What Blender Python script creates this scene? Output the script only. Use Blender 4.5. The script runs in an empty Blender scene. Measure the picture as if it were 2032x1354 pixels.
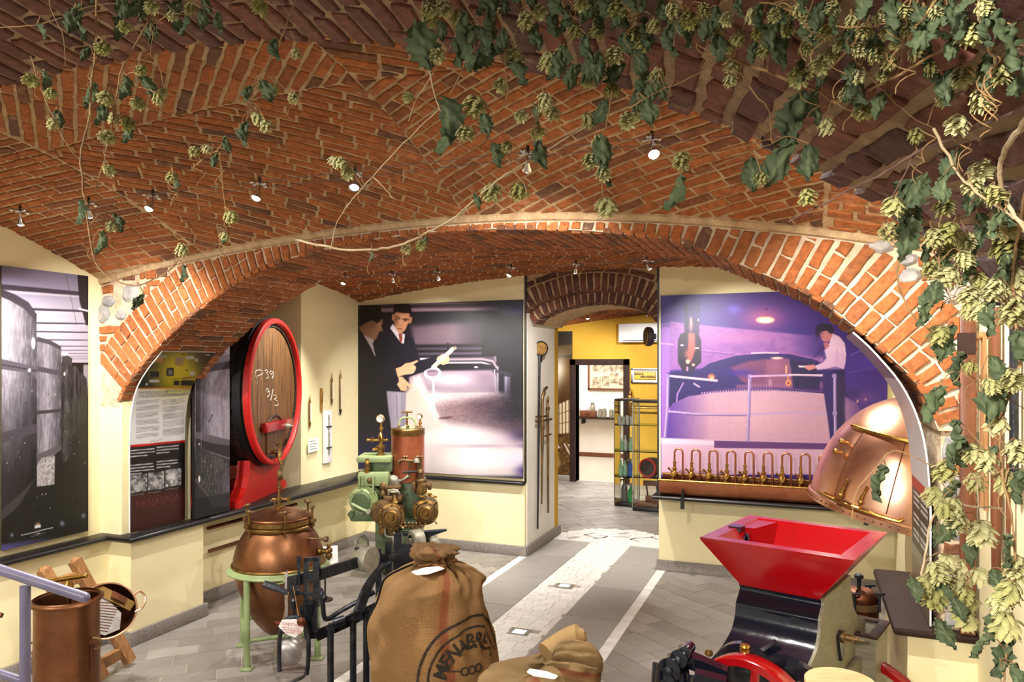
import bpy, bmesh, math, random
import numpy as np
from mathutils import Vector, Matrix
random.seed(7); np.random.seed(7)
PI = math.pi
# ---------------------------------------------------------------- camera, world, lights, exposure
FPX, CXP, CYP, EYE = 1461.0, 1016.0, 725.0, 2.12     # focal length and principal point of a 2032x1354 frame, eye height
YAW = math.atan((1595 - 1016) / FPX)
cY, sY = math.cos(YAW), math.sin(YAW)
scene = bpy.context.scene
col = scene.collection
cam_d = bpy.data.cameras.new('camera'); cam = bpy.data.objects.new('camera', cam_d); col.objects.link(cam)
cam.location = (0, 0, EYE); cam.rotation_euler = (PI/2, 0, YAW)
cam_d.sensor_width = 36; cam_d.lens = FPX/2032*36; cam_d.shift_y = (CYP-677)/2032; cam_d.clip_start = .02
scene.camera = cam
world = bpy.data.worlds.new('world'); scene.world = world; world.use_nodes = True
world.node_tree.nodes['Background'].inputs[0].default_value = (1.0, .9, .76, 1)
world.node_tree.nodes['Background'].inputs[1].default_value = .22
scene.view_settings.view_transform = 'Standard'; scene.view_settings.look = 'None'
scene.view_settings.gamma = 1.0; scene.view_settings.exposure = 1.27
scene.view_settings.use_curve_mapping = False
scene.cycles.max_bounces = 4; scene.cycles.diffuse_bounces = 3; scene.cycles.glossy_bounces = 2; scene.cycles.transmission_bounces = 4; scene.cycles.transparent_max_bounces = 10
scene.cycles.use_adaptive_sampling = True; scene.cycles.adaptive_threshold = .12; scene.cycles.sample_clamp_indirect = 8
WARM = (1.0, .945, .87)
def spot(loc, target, power, angle=110, blend=.6, color=WARM, r=.035, name='spot_light'):
    L = bpy.data.lights.new(name, 'SPOT'); L.energy = power; L.color = color
    L.spot_size = math.radians(angle); L.spot_blend = blend; L.shadow_soft_size = r
    o = bpy.data.objects.new(name, L); col.objects.link(o); o.location = loc
    o.rotation_euler = (Vector(target)-Vector(loc)).to_track_quat('-Z', 'Y').to_euler()
    return o
def glow(loc, power, color=WARM, r=.05, name='lamp_glow'):
    L = bpy.data.lights.new(name, 'POINT'); L.energy = power; L.color = color; L.shadow_soft_size = r
    o = bpy.data.objects.new(name, L); col.objects.link(o); o.location = loc
    return o
# unseen spotlights behind the camera, lighting the hop vines and the near exhibits
spot((-.35, -.8, 2.55), (.62, 1.7, 1.40), 150, 50)
spot((-1.9, -.8, 2.75), (-1.7, 3.2, .7), 110, 80)
spot((-3.6, -.6, 2.75), (-4.6, 3.2, .9), 120, 80)
spot((-.9, -.8, 2.6), (.0, 3.1, 1.0), 45, 60)

# ---------------------------------------------------------------- helpers
def ray(px, py):
    dx = (px-CXP)/FPX
    return np.array([cY*dx-sY, sY*dx+cY, (CYP-py)/FPX])
OE = np.array([0, 0, EYE])
def onZ(px, py, z): d = ray(px, py); return OE+d*((z-EYE)/d[2])
def onX(px, py, x): d = ray(px, py); return OE+d*(x/d[0])
def onY(px, py, y): d = ray(px, py); return OE+d*(y/d[1])
def at(px, py, Z): return OE+ray(px, py)*Z            # a point at depth Z in front of the camera
def proj(P):
    P = np.asarray(P); lat = cY*P[..., 0]+sY*P[..., 1]; dep = -sY*P[..., 0]+cY*P[..., 1]
    return np.stack([CXP+FPX*lat/dep, CYP-FPX*(P[..., 2]-EYE)/dep], -1)
def tag(o, label=None, cat=None, group=None, kind=None):
    if label: o['label'] = label
    if cat: o['category'] = cat
    if group: o['group'] = group
    if kind: o['kind'] = kind
    return o
def thing(name, label, cat, loc=(0, 0, 0), rz=0, group=None):
    o = bpy.data.objects.new(name, None); col.objects.link(o); o.empty_display_size = .1
    o.location = loc; o.rotation_euler = (0, 0, rz)
    return tag(o, label, cat, group)
def frame_of(axis):
    w = Vector(axis).normalized()
    u = w.orthogonal().normalized() if abs(w.z) < .999 else Vector((1, 0, 0))
    if abs(w.z) < .999: u = Vector((0, 0, 1)).cross(w).normalized()
    v = w.cross(u)
    return u, v, w
class MB:
    """collects shapes; build() links them as one mesh object"""
    def __init__(s): s.v = []; s.f = []
    def add(s, vs, fs):
        n = len(s.v); s.v += [tuple(float(c) for c in p) for p in vs]; s.f += [tuple(i+n for i in f) for f in fs]; return s
    def box(s, a, b, bev=0):
        (x0, y0, z0), (x1, y1, z1) = a, b
        x0, x1 = sorted((x0, x1)); y0, y1 = sorted((y0, y1)); z0, z1 = sorted((z0, z1))
        if bev <= 0:
            return s.add([(x0,y0,z0),(x1,y0,z0),(x1,y1,z0),(x0,y1,z0),(x0,y0,z1),(x1,y0,z1),(x1,y1,z1),(x0,y1,z1)],
                     [(0,3,2,1),(4,5,6,7),(0,1,5,4),(1,2,6,5),(2,3,7,6),(3,0,4,7)])
        e = min(bev, (x1-x0)/2.01, (y1-y0)/2.01, (z1-z0)/2.01)
        bm = bmesh.new(); bmesh.ops.create_cube(bm, size=1)
        for v in bm.verts: v.co = Vector(((x0+x1)/2+v.co.x*(x1-x0), (y0+y1)/2+v.co.y*(y1-y0), (z0+z1)/2+v.co.z*(z1-z0)))
        bmesh.ops.bevel(bm, geom=bm.edges[:], offset=e, segments=2, profile=.5, affect='EDGES')
        s.bm(bm); return s
    def bm(s, bm, M=None):
        bm.verts.index_update()
        s.add([(M @ v.co if M else v.co) for v in bm.verts], [tuple(v.index for v in f.verts) for f in bm.faces]); bm.free(); return s
    def obox(s, c, ax, ay, az, hx, hy, hz):                       # oriented box
        c = Vector(c); ax, ay, az = Vector(ax).normalized()*hx, Vector(ay).normalized()*hy, Vector(az).normalized()*hz
        P = [c+ax*i+ay*j+az*k for k in (-1, 1) for i, j in ((-1,-1),(1,-1),(1,1),(-1,1))]
        return s.add(P, [(0,3,2,1),(4,5,6,7),(0,1,5,4),(1,2,6,5),(2,3,7,6),(3,0,4,7)])
    def bar(s, p, q, w, h, up=(0, 0, 1)):                        # rectangular bar from p to q
        p, q = Vector(p), Vector(q); d = q-p; upv = Vector(up)
        sd = d.cross(upv)
        if sd.length < 1e-6: sd = d.orthogonal()
        sd.normalize(); u2 = sd.cross(d).normalized()
        return s.obox((p+q)/2, d, sd, u2, d.length/2, w/2, h/2)
    def ring(s, pts): s.v += [tuple(float(c) for c in p) for p in pts]
    def tube(s, path, r, seg=8, cap=True, closed=False):
        path = [Vector(p) for p in path]; n = len(path); rs = r if hasattr(r, '__len__') else [r]*n
        b = len(s.v); u = None
        for i, p in enumerate(path):
            if closed: t = path[(i+1) % n]-path[i-1]
            else: t = path[min(i+1, n-1)]-path[max(i-1, 0)]
            t = t.normalized() if t.length > 1e-9 else Vector((0, 0, 1))
            if u is None: u = t.orthogonal().normalized()
            else:
                u = u-t*u.dot(t); u = u.normalized() if u.length > 1e-6 else t.orthogonal().normalized()
            w = t.cross(u)
            for k in range(seg):
                a = 2*PI*k/seg; s.v.append(tuple(p+(u*math.cos(a)+w*math.sin(a))*rs[i]))
        for i in range(n if closed else n-1):
            for k in range(seg):
                a, c = b+i*seg, b+((i+1) % n)*seg
                s.f.append((a+k, a+(k+1) % seg, c+(k+1) % seg, c+k))
        if cap and not closed:
            s.f.append(tuple(b+k for k in reversed(range(seg)))); s.f.append(tuple(b+(n-1)*seg+k for k in range(seg)))
        return s
    def cyl(s, p, q, r, r2=None, seg=16): return s.tube([p, q], [r, r if r2 is None else r2], seg)
    def lathe(s, prof, o=(0, 0, 0), axis=(0, 0, 1), seg=32, a0=0, a1=2*PI, cap=True, ref=None):
        u, v, w = frame_of(axis); o = Vector(o)
        if ref: u = Vector(ref).normalized(); v = w.cross(u)
        full = abs(a1-a0-2*PI) < 1e-6; n = seg if full else seg+1; b = len(s.v)
        for r, h in prof:
            for k in range(n):
                a = a0+(a1-a0)*k/seg; s.v.append(tuple(o+w*h+(u*math.cos(a)+v*math.sin(a))*r))
        for i in range(len(prof)-1):
            for k in range(seg):
                k2 = (k+1) % n
                s.f.append((b+i*n+k, b+i*n+k2, b+(i+1)*n+k2, b+(i+1)*n+k))
        if cap and full:
            if prof[0][0] > 1e-6: s.f.append(tuple(b+k for k in reversed(range(n))))
            if prof[-1][0] > 1e-6: s.f.append(tuple(b+(len(prof)-1)*n+k for k in range(n)))
        return s
    def sphere(s, c, r, seg=12, sc=(1, 1, 1)):
        bm = bmesh.new(); bmesh.ops.create_uvsphere(bm, u_segments=seg, v_segments=max(6, seg//2+1), radius=r)
        for v in bm.verts: v.co = Vector((c[0]+v.co.x*sc[0], c[1]+v.co.y*sc[1], c[2]+v.co.z*sc[2]))
        return s.bm(bm)
    def prism(s, poly, a, b):                                     # poly: 3D points; extruded by vector b-a
        d = Vector(b)-Vector(a); n = len(poly); P = [Vector(p) for p in poly]
        return s.add(P+[p+d for p in P], [tuple(range(n))[::-1], tuple(range(n, 2*n))]+[(i, (i+1) % n, (i+1) % n+n, i+n) for i in range(n)])
    def grid(s, G, closed_u=False, closed_v=False):               # G[i][j] points
        n, m = len(G), len(G[0]); b = len(s.v)
        for row in G: s.v += [tuple(float(c) for c in p) for p in row]
        for i in range(n if closed_u else n-1):
            for j in range(m if closed_v else m-1):
                i2, j2 = (i+1) % n, (j+1) % m
                s.f.append((b+i*m+j, b+i*m+j2, b+i2*m+j2, b+i2*m+j))
        return s
    def mesh(s, name, mat=None, smooth=True, angle=40, off=(0, 0, 0)):
        me = bpy.data.meshes.new(name)
        o = Vector(off); me.from_pydata([tuple(Vector(p)-o) for p in s.v] if o.length > 0 else s.v, [], s.f)
        bm = bmesh.new(); bm.from_mesh(me); bmesh.ops.recalc_face_normals(bm, faces=bm.faces[:]); bm.to_mesh(me); bm.free()
        if smooth:
            me.polygons.foreach_set('use_smooth', [True]*len(me.polygons)); me.set_sharp_from_angle(angle=math.radians(angle))
        if mat: me.materials.append(mat)
        return me
    def build(s, name, mat=None, parent=None, smooth=True, angle=40, off=(0, 0, 0)):
        o = bpy.data.objects.new(name, s.mesh(name, mat, smooth, angle, off)); col.objects.link(o)
        if parent: o.parent = parent
        return o
def struct(name, mb, mat, smooth=False, label=None, parent=None):
    o = mb.build(name, mat, parent, smooth); o['kind'] = 'structure'
    if label: o['label'] = label
    return o
def link_mesh(name, me, parent=None, loc=(0, 0, 0), rot=None):
    o = bpy.data.objects.new(name, me); col.objects.link(o); o.location = loc
    if rot is not None: o.rotation_mode = 'QUATERNION'; o.rotation_quaternion = rot
    if parent: o.parent = parent
    return o
def copy_tree(o, parent=None):
    c = o.copy(); col.objects.link(c); c.parent = parent
    for ch in list(o.children): copy_tree(ch, c)
    return c
def smooth_path(pts, n=8):                                       # Catmull-Rom
    P = [np.array(p, float) for p in pts]; P = [2*P[0]-P[1]]+P+[2*P[-1]-P[-2]]; out = []
    for i in range(1, len(P)-2):
        a, b, c, d = P[i-1], P[i], P[i+1], P[i+2]
        for k in range(n):
            t = k/n; out.append(.5*((2*b)+(c-a)*t+(2*a-5*b+4*c-d)*t*t+(3*b-a-3*c+d)*t**3))
    return out+[P[-2]]
def text_mb(body, size=1.0, align='CENTER', extrude=0.0, bold=0.0, space=1.0, shear=0.0):
    """letters as flat or thin mesh in the XY plane: list of verts, faces"""
    cu = bpy.data.curves.new('lettering', 'FONT'); cu.body = body; cu.size = size; cu.align_x = align; cu.align_y = 'CENTER'
    cu.extrude = extrude; cu.offset = bold; cu.resolution_u = 3; cu.space_character = space; cu.shear = shear
    o = bpy.data.objects.new('lettering', cu); col.objects.link(o)
    dg = bpy.context.evaluated_depsgraph_get(); me = o.evaluated_get(dg).to_mesh()
    vs = [tuple(v.co) for v in me.vertices]; fs = [tuple(p.vertices) for p in me.polygons]
    o.evaluated_get(dg).to_mesh_clear(); bpy.data.objects.remove(o); bpy.data.curves.remove(cu)
    return vs, fs
def text_on(body, size, origin, xdir, ydir, align='CENTER', bold=0.0, lift=.0006, space=1.0, shear=0.0):
    vs, fs = text_mb(body, size, align, 0, bold, space, shear)
    o, X, Y = Vector(origin), Vector(xdir).normalized(), Vector(ydir).normalized(); N = X.cross(Y)
    m = MB(); m.add([o+X*v[0]+Y*v[1]+N*lift for v in vs], fs); return m

# ---------------------------------------------------------------- materials
def new_mat(name):
    m = bpy.data.materials.new(name); m.use_nodes = True; nt = m.node_tree
    b = nt.nodes['Principled BSDF']; return m, nt, b
def N(nt, t, **kw):
    n = nt.nodes.new(t)
    for k, v in kw.items(): setattr(n, k, v)
    return n
def mat(name, c1, c2=None, rough=.5, metal=0.0, scale=6.0, detail=4.0, bump=0.0, bscale=None, coords='Object', rough2=None, stretch=None,
        lo=.35, hi=.65, coat=0.0, emit=0.0, alpha=None, trans=0.0, spec=None):
    m, nt, b = new_mat(name); L = nt.links.new
    b.inputs['Base Color'].default_value = (*c1, 1); b.inputs['Roughness'].default_value = rough; b.inputs['Metallic'].default_value = metal
    if spec is not None: b.inputs['Specular IOR Level'].default_value = spec
    if coat: b.inputs['Coat Weight'].default_value = coat; b.inputs['Coat Roughness'].default_value = .1
    if trans: b.inputs['Transmission Weight'].default_value = trans
    if emit: b.inputs['Emission Color'].default_value = (*c1, 1); b.inputs['Emission Strength'].default_value = emit
    if c2 or bump:
        tc = N(nt, 'ShaderNodeTexCoord'); mp = N(nt, 'ShaderNodeMapping'); L(tc.outputs[coords], mp.inputs[0])
        if stretch: mp.inputs['Scale'].default_value = stretch
        nz = N(nt, 'ShaderNodeTexNoise'); nz.inputs['Scale'].default_value = scale; nz.inputs['Detail'].default_value = detail
        nz.inputs['Roughness'].default_value = .6; L(mp.outputs[0], nz.inputs['Vector'])
        mr = N(nt, 'ShaderNodeMapRange'); mr.inputs[1].default_value = lo; mr.inputs[2].default_value = hi; L(nz.outputs[0], mr.inputs[0])
    if c2:
        mx = N(nt, 'ShaderNodeMix', data_type='RGBA'); mx.inputs[6].default_value = (*c1, 1); mx.inputs[7].default_value = (*c2, 1)
        L(mr.outputs[0], mx.inputs[0]); L(mx.outputs[2], b.inputs['Base Color'])
    if rough2 is not None:
        m2 = N(nt, 'ShaderNodeMapRange'); m2.inputs[3].default_value = rough; m2.inputs[4].default_value = rough2; L(mr.outputs[0], m2.inputs[0]); L(m2.outputs[0], b.inputs['Roughness'])
    if bump:
        n2 = N(nt, 'ShaderNodeTexNoise'); n2.inputs['Scale'].default_value = bscale or scale*4; n2.inputs['Detail'].default_value = 5; L(mp.outputs[0], n2.inputs['Vector'])
        bp = N(nt, 'ShaderNodeBump'); bp.inputs['Strength'].default_value = 1.0; bp.inputs['Distance'].default_value = bump; L(n2.outputs[0], bp.inputs['Height']); L(bp.outputs[0], b.inputs['Normal'])
    return m
def s2l(c):                                                       # sRGB 0..255 to linear
    return tuple(((x/255)/12.92 if x/255 <= .04045 else ((x/255+.055)/1.055)**2.4) for x in c)
def brick_mat(name, cols, mortar_dust, bump=.004, scale=9):
    """fired clay: colour from a per-brick number plus blotches of lime dust"""
    m, nt, b = new_mat(name); L = nt.links.new
    at_ = N(nt, 'ShaderNodeAttribute', attribute_name='rnd')
    rp = N(nt, 'ShaderNodeValToRGB'); e = rp.color_ramp.elements
    while len(e) < len(cols): e.new(.5)
    for i, c in enumerate(cols): e[i].position = i/(len(cols)-1); e[i].color = (*c, 1)
    L(at_.outputs['Fac'], rp.inputs[0])
    tc = N(nt, 'ShaderNodeTexCoord'); nz = N(nt, 'ShaderNodeTexNoise'); nz.inputs['Scale'].default_value = scale; nz.inputs['Detail'].default_value = 6; nz.inputs['Roughness'].default_value = .65
    L(tc.outputs['Object'], nz.inputs['Vector'])
    mr = N(nt, 'ShaderNodeMapRange'); mr.inputs[1].default_value = .58; mr.inputs[2].default_value = .82; mr.inputs[4].default_value = .5; L(nz.outputs[0], mr.inputs[0])
    mx = N(nt, 'ShaderNodeMix', data_type='RGBA'); mx.inputs[7].default_value = (*mortar_dust, 1); L(rp.outputs[0], mx.inputs[6]); L(mr.outputs[0], mx.inputs[0])
    n3 = N(nt, 'ShaderNodeTexNoise'); n3.inputs['Scale'].default_value = 34; n3.inputs['Detail'].default_value = 5; L(tc.outputs['Object'], n3.inputs['Vector'])
    mr3 = N(nt, 'ShaderNodeMapRange'); mr3.inputs[1].default_value = .3; mr3.inputs[2].default_value = .7; mr3.inputs[3].default_value = .62; mr3.inputs[4].default_value = 1.25; L(n3.outputs[0], mr3.inputs[0])
    mul = N(nt, 'ShaderNodeMix', data_type='RGBA', blend_type='MULTIPLY'); mul.inputs[0].default_value = 1; L(mx.outputs[2], mul.inputs[6]); L(mr3.outputs[0], mul.inputs[7])
    L(mul.outputs[2], b.inputs['Base Color']); b.inputs['Roughness'].default_value = .9
    bp = N(nt, 'ShaderNodeBump'); bp.inputs['Distance'].default_value = bump; L(n3.outputs[0], bp.inputs['Height']); L(bp.outputs[0], b.inputs['Normal'])
    return m
def vcol_mat(name, rough=.5, coat=0.0):
    m, nt, b = new_mat(name); a = N(nt, 'ShaderNodeAttribute', attribute_name='print'); nt.links.new(a.outputs['Color'], b.inputs['Base Color'])
    b.inputs['Roughness'].default_value = rough
    if coat: b.inputs['Coat Weight'].default_value = coat
    return m
def glass_mat(name, tint=(1, 1, 1), rough=.02, ior=1.45, mixt=.0):
    """thin clear glass: mostly transparent, fresnel reflection"""
    m, nt, b = new_mat(name); L = nt.links.new
    out = nt.nodes['Material Output']; tr = N(nt, 'ShaderNodeBsdfTransparent'); tr.inputs[0].default_value = (*tint, 1)
    gl = N(nt, 'ShaderNodeBsdfGlossy'); gl.inputs['Roughness'].default_value = rough
    fr = N(nt, 'ShaderNodeFresnel'); fr.inputs[0].default_value = ior
    mx = N(nt, 'ShaderNodeMixShader'); L(fr.outputs[0], mx.inputs[0]); L(tr.outputs[0], mx.inputs[1]); L(gl.outputs[0], mx.inputs[2]); L(mx.outputs[0], out.inputs[0])
    return m
M = {}
M['mortar'] = mat('lime_mortar', s2l((200, 172, 134)), s2l((170, 140, 104)), .95, scale=14, bump=.012, bscale=38)
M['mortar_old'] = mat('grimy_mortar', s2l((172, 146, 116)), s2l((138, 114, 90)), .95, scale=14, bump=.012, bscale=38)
M['mortar_white'] = mat('lime_render', s2l((222, 205, 178)), s2l((188, 160, 130)), .95, scale=10, bump=.015, bscale=30)
BR = [s2l((120, 74, 46)), s2l((156, 90, 45)), s2l((166, 96, 48)), s2l((158, 88, 44)), s2l((174, 104, 56)), s2l((146, 84, 45)), s2l((104, 72, 56))]
M['brick'] = brick_mat('clay_brick', BR, s2l((205, 172, 135)))
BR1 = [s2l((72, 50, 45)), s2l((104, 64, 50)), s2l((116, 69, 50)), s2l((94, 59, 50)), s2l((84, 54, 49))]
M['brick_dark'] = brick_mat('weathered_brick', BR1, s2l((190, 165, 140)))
M['stone'] = mat('river_stone', s2l((175, 170, 165)), s2l((140, 138, 138)), .85, scale=9, bump=.006)
M['plaster'] = mat('cream_plaster', s2l((244, 233, 188)), s2l((241, 229, 182)), .85, scale=3, bump=.0008, bscale=90)
M['plaster_white'] = mat('white_plaster', s2l((236, 232, 226)), s2l((230, 226, 220)), .85, scale=3, bump=.0008, bscale=90)
M['yellow'] = mat('ochre_yellow_plaster', s2l((208, 164, 56)), s2l((202, 156, 48)), .85, scale=3, bump=.0008, bscale=90)
M['ledge'] = mat('black_stone_ledge', s2l((24, 19, 22)), s2l((18, 15, 17)), .34, scale=20)
M['base'] = mat('grey_granite', s2l((150, 142, 136)), s2l((116, 110, 106)), .6, scale=120, lo=.42, hi=.58)
M['copper'] = mat('aged_copper', s2l((150, 104, 74)), s2l((118, 78, 52)), .34, 1.0, scale=5, rough2=.46, bump=.002, bscale=9)
M['copper_bright'] = mat('polished_copper', s2l((240, 190, 162)), s2l((226, 168, 136)), .26, 1.0, scale=3, rough2=.36)
M['copper_dark'] = mat('tarnished_copper', s2l((126, 78, 54)), s2l((84, 52, 38)), .38, 1.0, scale=7, rough2=.5)
M['copper_mid'] = mat('warm_copper', s2l((204, 136, 98)), s2l((176, 108, 74)), .3, 1.0, scale=4, rough2=.42)
M['brass'] = mat('polished_brass', s2l((206, 166, 90)), s2l((160, 118, 56)), .25, 1.0, scale=20, rough2=.4)
M['brass_old'] = mat('old_brass', s2l((158, 126, 74)), s2l((112, 84, 48)), .36, 1.0, scale=18, rough2=.5)
M['bronze'] = mat('dull_bronze', s2l((140, 112, 76)), s2l((98, 78, 54)), .45, .85, scale=14, rough2=.6)
M['iron'] = mat('black_iron', s2l((60, 62, 70)), s2l((36, 37, 42)), .34, .6, scale=22, bump=.002, bscale=60)
M['blackmetal'] = mat('black_powder_coat', s2l((28, 24, 25)), None, .4)
M['chrome'] = mat('chrome', s2l((210, 208, 210)), None, .12, 1.0)
M['steel'] = mat('grey_cast_steel', s2l((170, 166, 150)), s2l((130, 128, 112)), .5, .4, scale=16)
M['alu'] = mat('dull_aluminium', s2l((190, 186, 184)), s2l((150, 146, 144)), .34, 1.0, scale=12, rough2=.5, bump=.001, bscale=50)
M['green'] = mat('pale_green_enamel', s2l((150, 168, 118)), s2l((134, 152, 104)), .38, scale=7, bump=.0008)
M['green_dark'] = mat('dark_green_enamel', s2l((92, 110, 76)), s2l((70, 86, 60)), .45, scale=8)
M['red'] = mat('glossy_red_paint', s2l((150, 4, 10)), s2l((140, 3, 9)), .22, scale=5, bump=.0012, bscale=22, coat=.4)
M['red_cradle'] = mat('red_painted_wood', s2l((196, 26, 18)), s2l((182, 20, 14)), .45, scale=8, bump=.001)
M['black_gloss'] = mat('glossy_black_enamel', s2l((16, 18, 30)), None, .18, bump=.0012, bscale=24, coat=.4)
M['wood'] = mat('oiled_wood', s2l((176, 130, 82)), s2l((136, 92, 54)), .55, scale=5, stretch=(14, 14, 1.2), bump=.001)
M['wood_pale'] = mat('pale_pine', s2l((226, 192, 142)), s2l((206, 166, 112)), .5, scale=4, stretch=(2, 18, 2))
M['wood_barrel'] = mat('stained_oak', s2l((126, 88, 48)), s2l((62, 42, 24)), .5, scale=3.2, stretch=(9, 9, .9), bump=.001, lo=.3, hi=.7)
M['wood_dark'] = mat('dark_oak_stave', s2l((58, 42, 32)), s2l((34, 25, 20)), .6, scale=4, stretch=(1.2, 8, 8), bump=.001)
M['brownwood'] = mat('brown_varnished_wood', s2l((122, 72, 44)), s2l((92, 52, 32)), .4, scale=4, stretch=(10, 10, 1))
M['darkframe'] = mat('dark_brown_frame', s2l((54, 36, 31)), s2l((44, 29, 25)), .75, scale=8, spec=.25)
M['hoop'] = mat('black_iron_hoop', s2l((24, 23, 25)), None, .45, .3)
M['card'] = mat('white_card', s2l((240, 238, 236)), None, .6)
M['ink'] = mat('black_ink', s2l((34, 32, 34)), None, .6)
M['ink_maroon'] = mat('maroon_ink', s2l((96, 46, 42)), None, .6)
M['ink_grey'] = mat('grey_ink', s2l((120, 118, 118)), None, .6)
M['ink_red'] = mat('red_ink', s2l((196, 80, 84)), None, .6)
M['ink_white'] = mat('white_ink', s2l((226, 224, 226)), None, .6)
M['chalk'] = mat('chalk', s2l((215, 206, 192)), None, .9)
M['rail'] = mat('lilac_grey_paint', s2l((112, 108, 132)), s2l((104, 100, 124)), .35, scale=10)
M['white_paint'] = mat('white_paint', s2l((240, 240, 242)), None, .4)
M['print'] = vcol_mat('printed_photo', .45)
M['print_gloss'] = vcol_mat('printed_panel', .35)
M['bulb'] = mat('halogen_bulb', (1, .95, .86), None, .5, emit=60)
M['bulb_off'] = mat('bulb_reflector', s2l((235, 228, 214)), None, .15, .6, emit=0)
M['glass'] = glass_mat('clear_glass', (.95, .98, .96))
M['copper_tank'] = mat('painted_copper', s2l((164, 92, 60)), s2l((140, 74, 48)), .42, .55, scale=6)
M['wire'] = mat('steel_cable', s2l((120, 112, 116)), None, .3, .8)
# ================================================================ brickwork tools
def clip(poly, nx, ny, d):                                       # keep points with nx*x+ny*y >= d
    out = []
    for i in range(len(poly)):
        a, b = poly[i], poly[(i+1) % len(poly)]; fa, fb = nx*a[0]+ny*a[1]-d, nx*b[0]+ny*b[1]-d
        if fa >= 0: out.append(a)
        if (fa >= 0) != (fb >= 0):
            t = fa/(fa-fb); out.append((a[0]+(b[0]-a[0])*t, a[1]+(b[1]-a[1])*t))
    return out
def parea(p): return abs(sum(p[i][0]*p[(i+1) % len(p)][1]-p[(i+1) % len(p)][0]*p[i][1] for i in range(len(p))))/2
class Pieces:
    """bricks, tiles and stones laid on a surface; the largest in view become parts, the rest one joined part"""
    def __init__(s): s.items = []
    def lay(s, poly, S, proud=.009, depth=.02, bev=.006, jit=.0042, rnd=None, sub=True, rough=1.0):
        """poly in surface coordinates; S(u, v) -> point, normal towards the room"""
        if len(poly) < 3 or parea(poly) < 4e-4: return
        P = []
        for i in range(len(poly)):
            a, b = poly[i], poly[(i+1) % len(poly)]; L = math.hypot(b[0]-a[0], b[1]-a[1])
            k = 3 if sub and L > .14 else (2 if sub and L > .05 else 1)
            for t in range(k):
                f = (t+ (random.uniform(-.2, .2) if t else 0))/k; P.append((a[0]+(b[0]-a[0])*f, a[1]+(b[1]-a[1])*f))
        cx = sum(p[0] for p in P)/len(P); cy = sum(p[1] for p in P)/len(P)
        vo, vi, vb = [], [], []; pr = proud*random.uniform(.75, 1.25)
        for (u, v) in P:
            u += random.uniform(-jit, jit); v += random.uniform(-jit, jit)
            du, dv = cx-u, cy-v; L = math.hypot(du, dv) or 1
            e = min(bev*random.uniform(.7, 1.6), L*.4)
            q, n = S(u, v); vb.append(q-n*depth); vo.append(q+n*(pr-bev*.7))
            q, n = S(u+du/L*e, v+dv/L*e); vi.append(q+n*(pr+random.uniform(-.0015, .0015)*rough))
        n = len(P); V = [tuple(p) for p in vb+vo+vi]; Fc = [tuple(2*n+i for i in range(n))]
        for i in range(n):
            j = (i+1) % n; Fc += [(i, j, n+j, n+i), (n+i, n+j, 2*n+j, 2*n+i)]
        q = np.array([V[2*n+i] for i in range(n)]); pr2 = proj(q); dep = -sY*q[:, 0]+cY*q[:, 1]; area = 0
        if dep.min() > .2:
            c = pr2.mean(0)
            if -60 < c[0] < 2092 and -60 < c[1] < 1414: area = parea([tuple(p) for p in pr2])
        s.items.append((area, V, Fc, random.random() if rnd is None else rnd))
    def emit(s, name, material, parent, limit=300, smooth=False, min_area=60):
        s.items.sort(key=lambda t: -t[0])
        solo = [t for t in s.items[:limit] if t[0] > min_area]; rest = s.items[len(solo):]
        def mk(items, nm):
            V, Fc, R = [], [], []
            for _, v, f, r in items:
                b = len(V); V += v; Fc += [tuple(i+b for i in q) for q in f]; R += [r]*len(v)
            me = bpy.data.meshes.new(nm); me.from_pydata(V, [], Fc)
            a = me.attributes.new('rnd', 'FLOAT', 'POINT'); a.data.foreach_set('value', R); me.materials.append(material)
            return me
        for t in solo: link_mesh(name, mk([t], name), parent)
        if rest:
            o = link_mesh(name+'_infill', mk(rest, name+'_infill'), parent); o['kind'] = 'stuff'
def running_bond(a0, a1, b0, b1, h, L, joint, jitter=.18):
    """rows along b: yields quads (a, b coordinates)"""
    k = 0; a = a0
    while a < a1:
        b = b0-random.uniform(0, L)
        while b < b1:
            l = L*random.uniform(1-jitter, 1+jitter*.6) if random.random() > .12 else L*.5
            yield (a+joint/2, a+h-joint/2, b+joint/2, b+l-joint/2, k); b += l
        a += h; k += 1

XL, XR = -5.03, .78                       # side walls
Y1A, Y1B = .7, 1.8                        # near arch
Y2A, Y2B = 4.10, 4.80                     # middle arch
YB, YC = 7.65, 8.80                       # back wall with the passage
XPL, XPR = -2.88, -1.395                  # passage jambs
Y3 = 12.9
def v1z(X, Y): return 3.53-.114*(Y-2)**2-(.03 if X < -2.1 else .045)*(X+2.1)**2
def v2z(X, Y): return 3.31-.08*(Y-6.22)**2-.026*(X+1.9)**2
def v3z(X, Y): return 3.30-.05*(Y-10.6)**2-.03*(X+1.6)**2
def surf(fz):
    def S(x, y):
        e = .01; z = fz(x, y); n = np.array([(fz(x+e, y)-z)/e, (fz(x, y+e)-z)/e, -1.0]); n /= np.linalg.norm(n)
        return np.array([x, y, z]), n
    return S
def vault_shell(name, fz, x0, x1, y0, y1, nx=40, ny=24, t=.12):
    m = MB(); m.grid([[(x, y, fz(x, y)) for y in np.linspace(y0, y1, ny)] for x in np.linspace(x0, x1, nx)])
    m.grid([[(x, y, fz(x, y)+t) for y in np.linspace(y0, y1, ny)] for x in np.linspace(x0, x1, nx)])
    return struct(name, m, M['mortar'], True)
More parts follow.
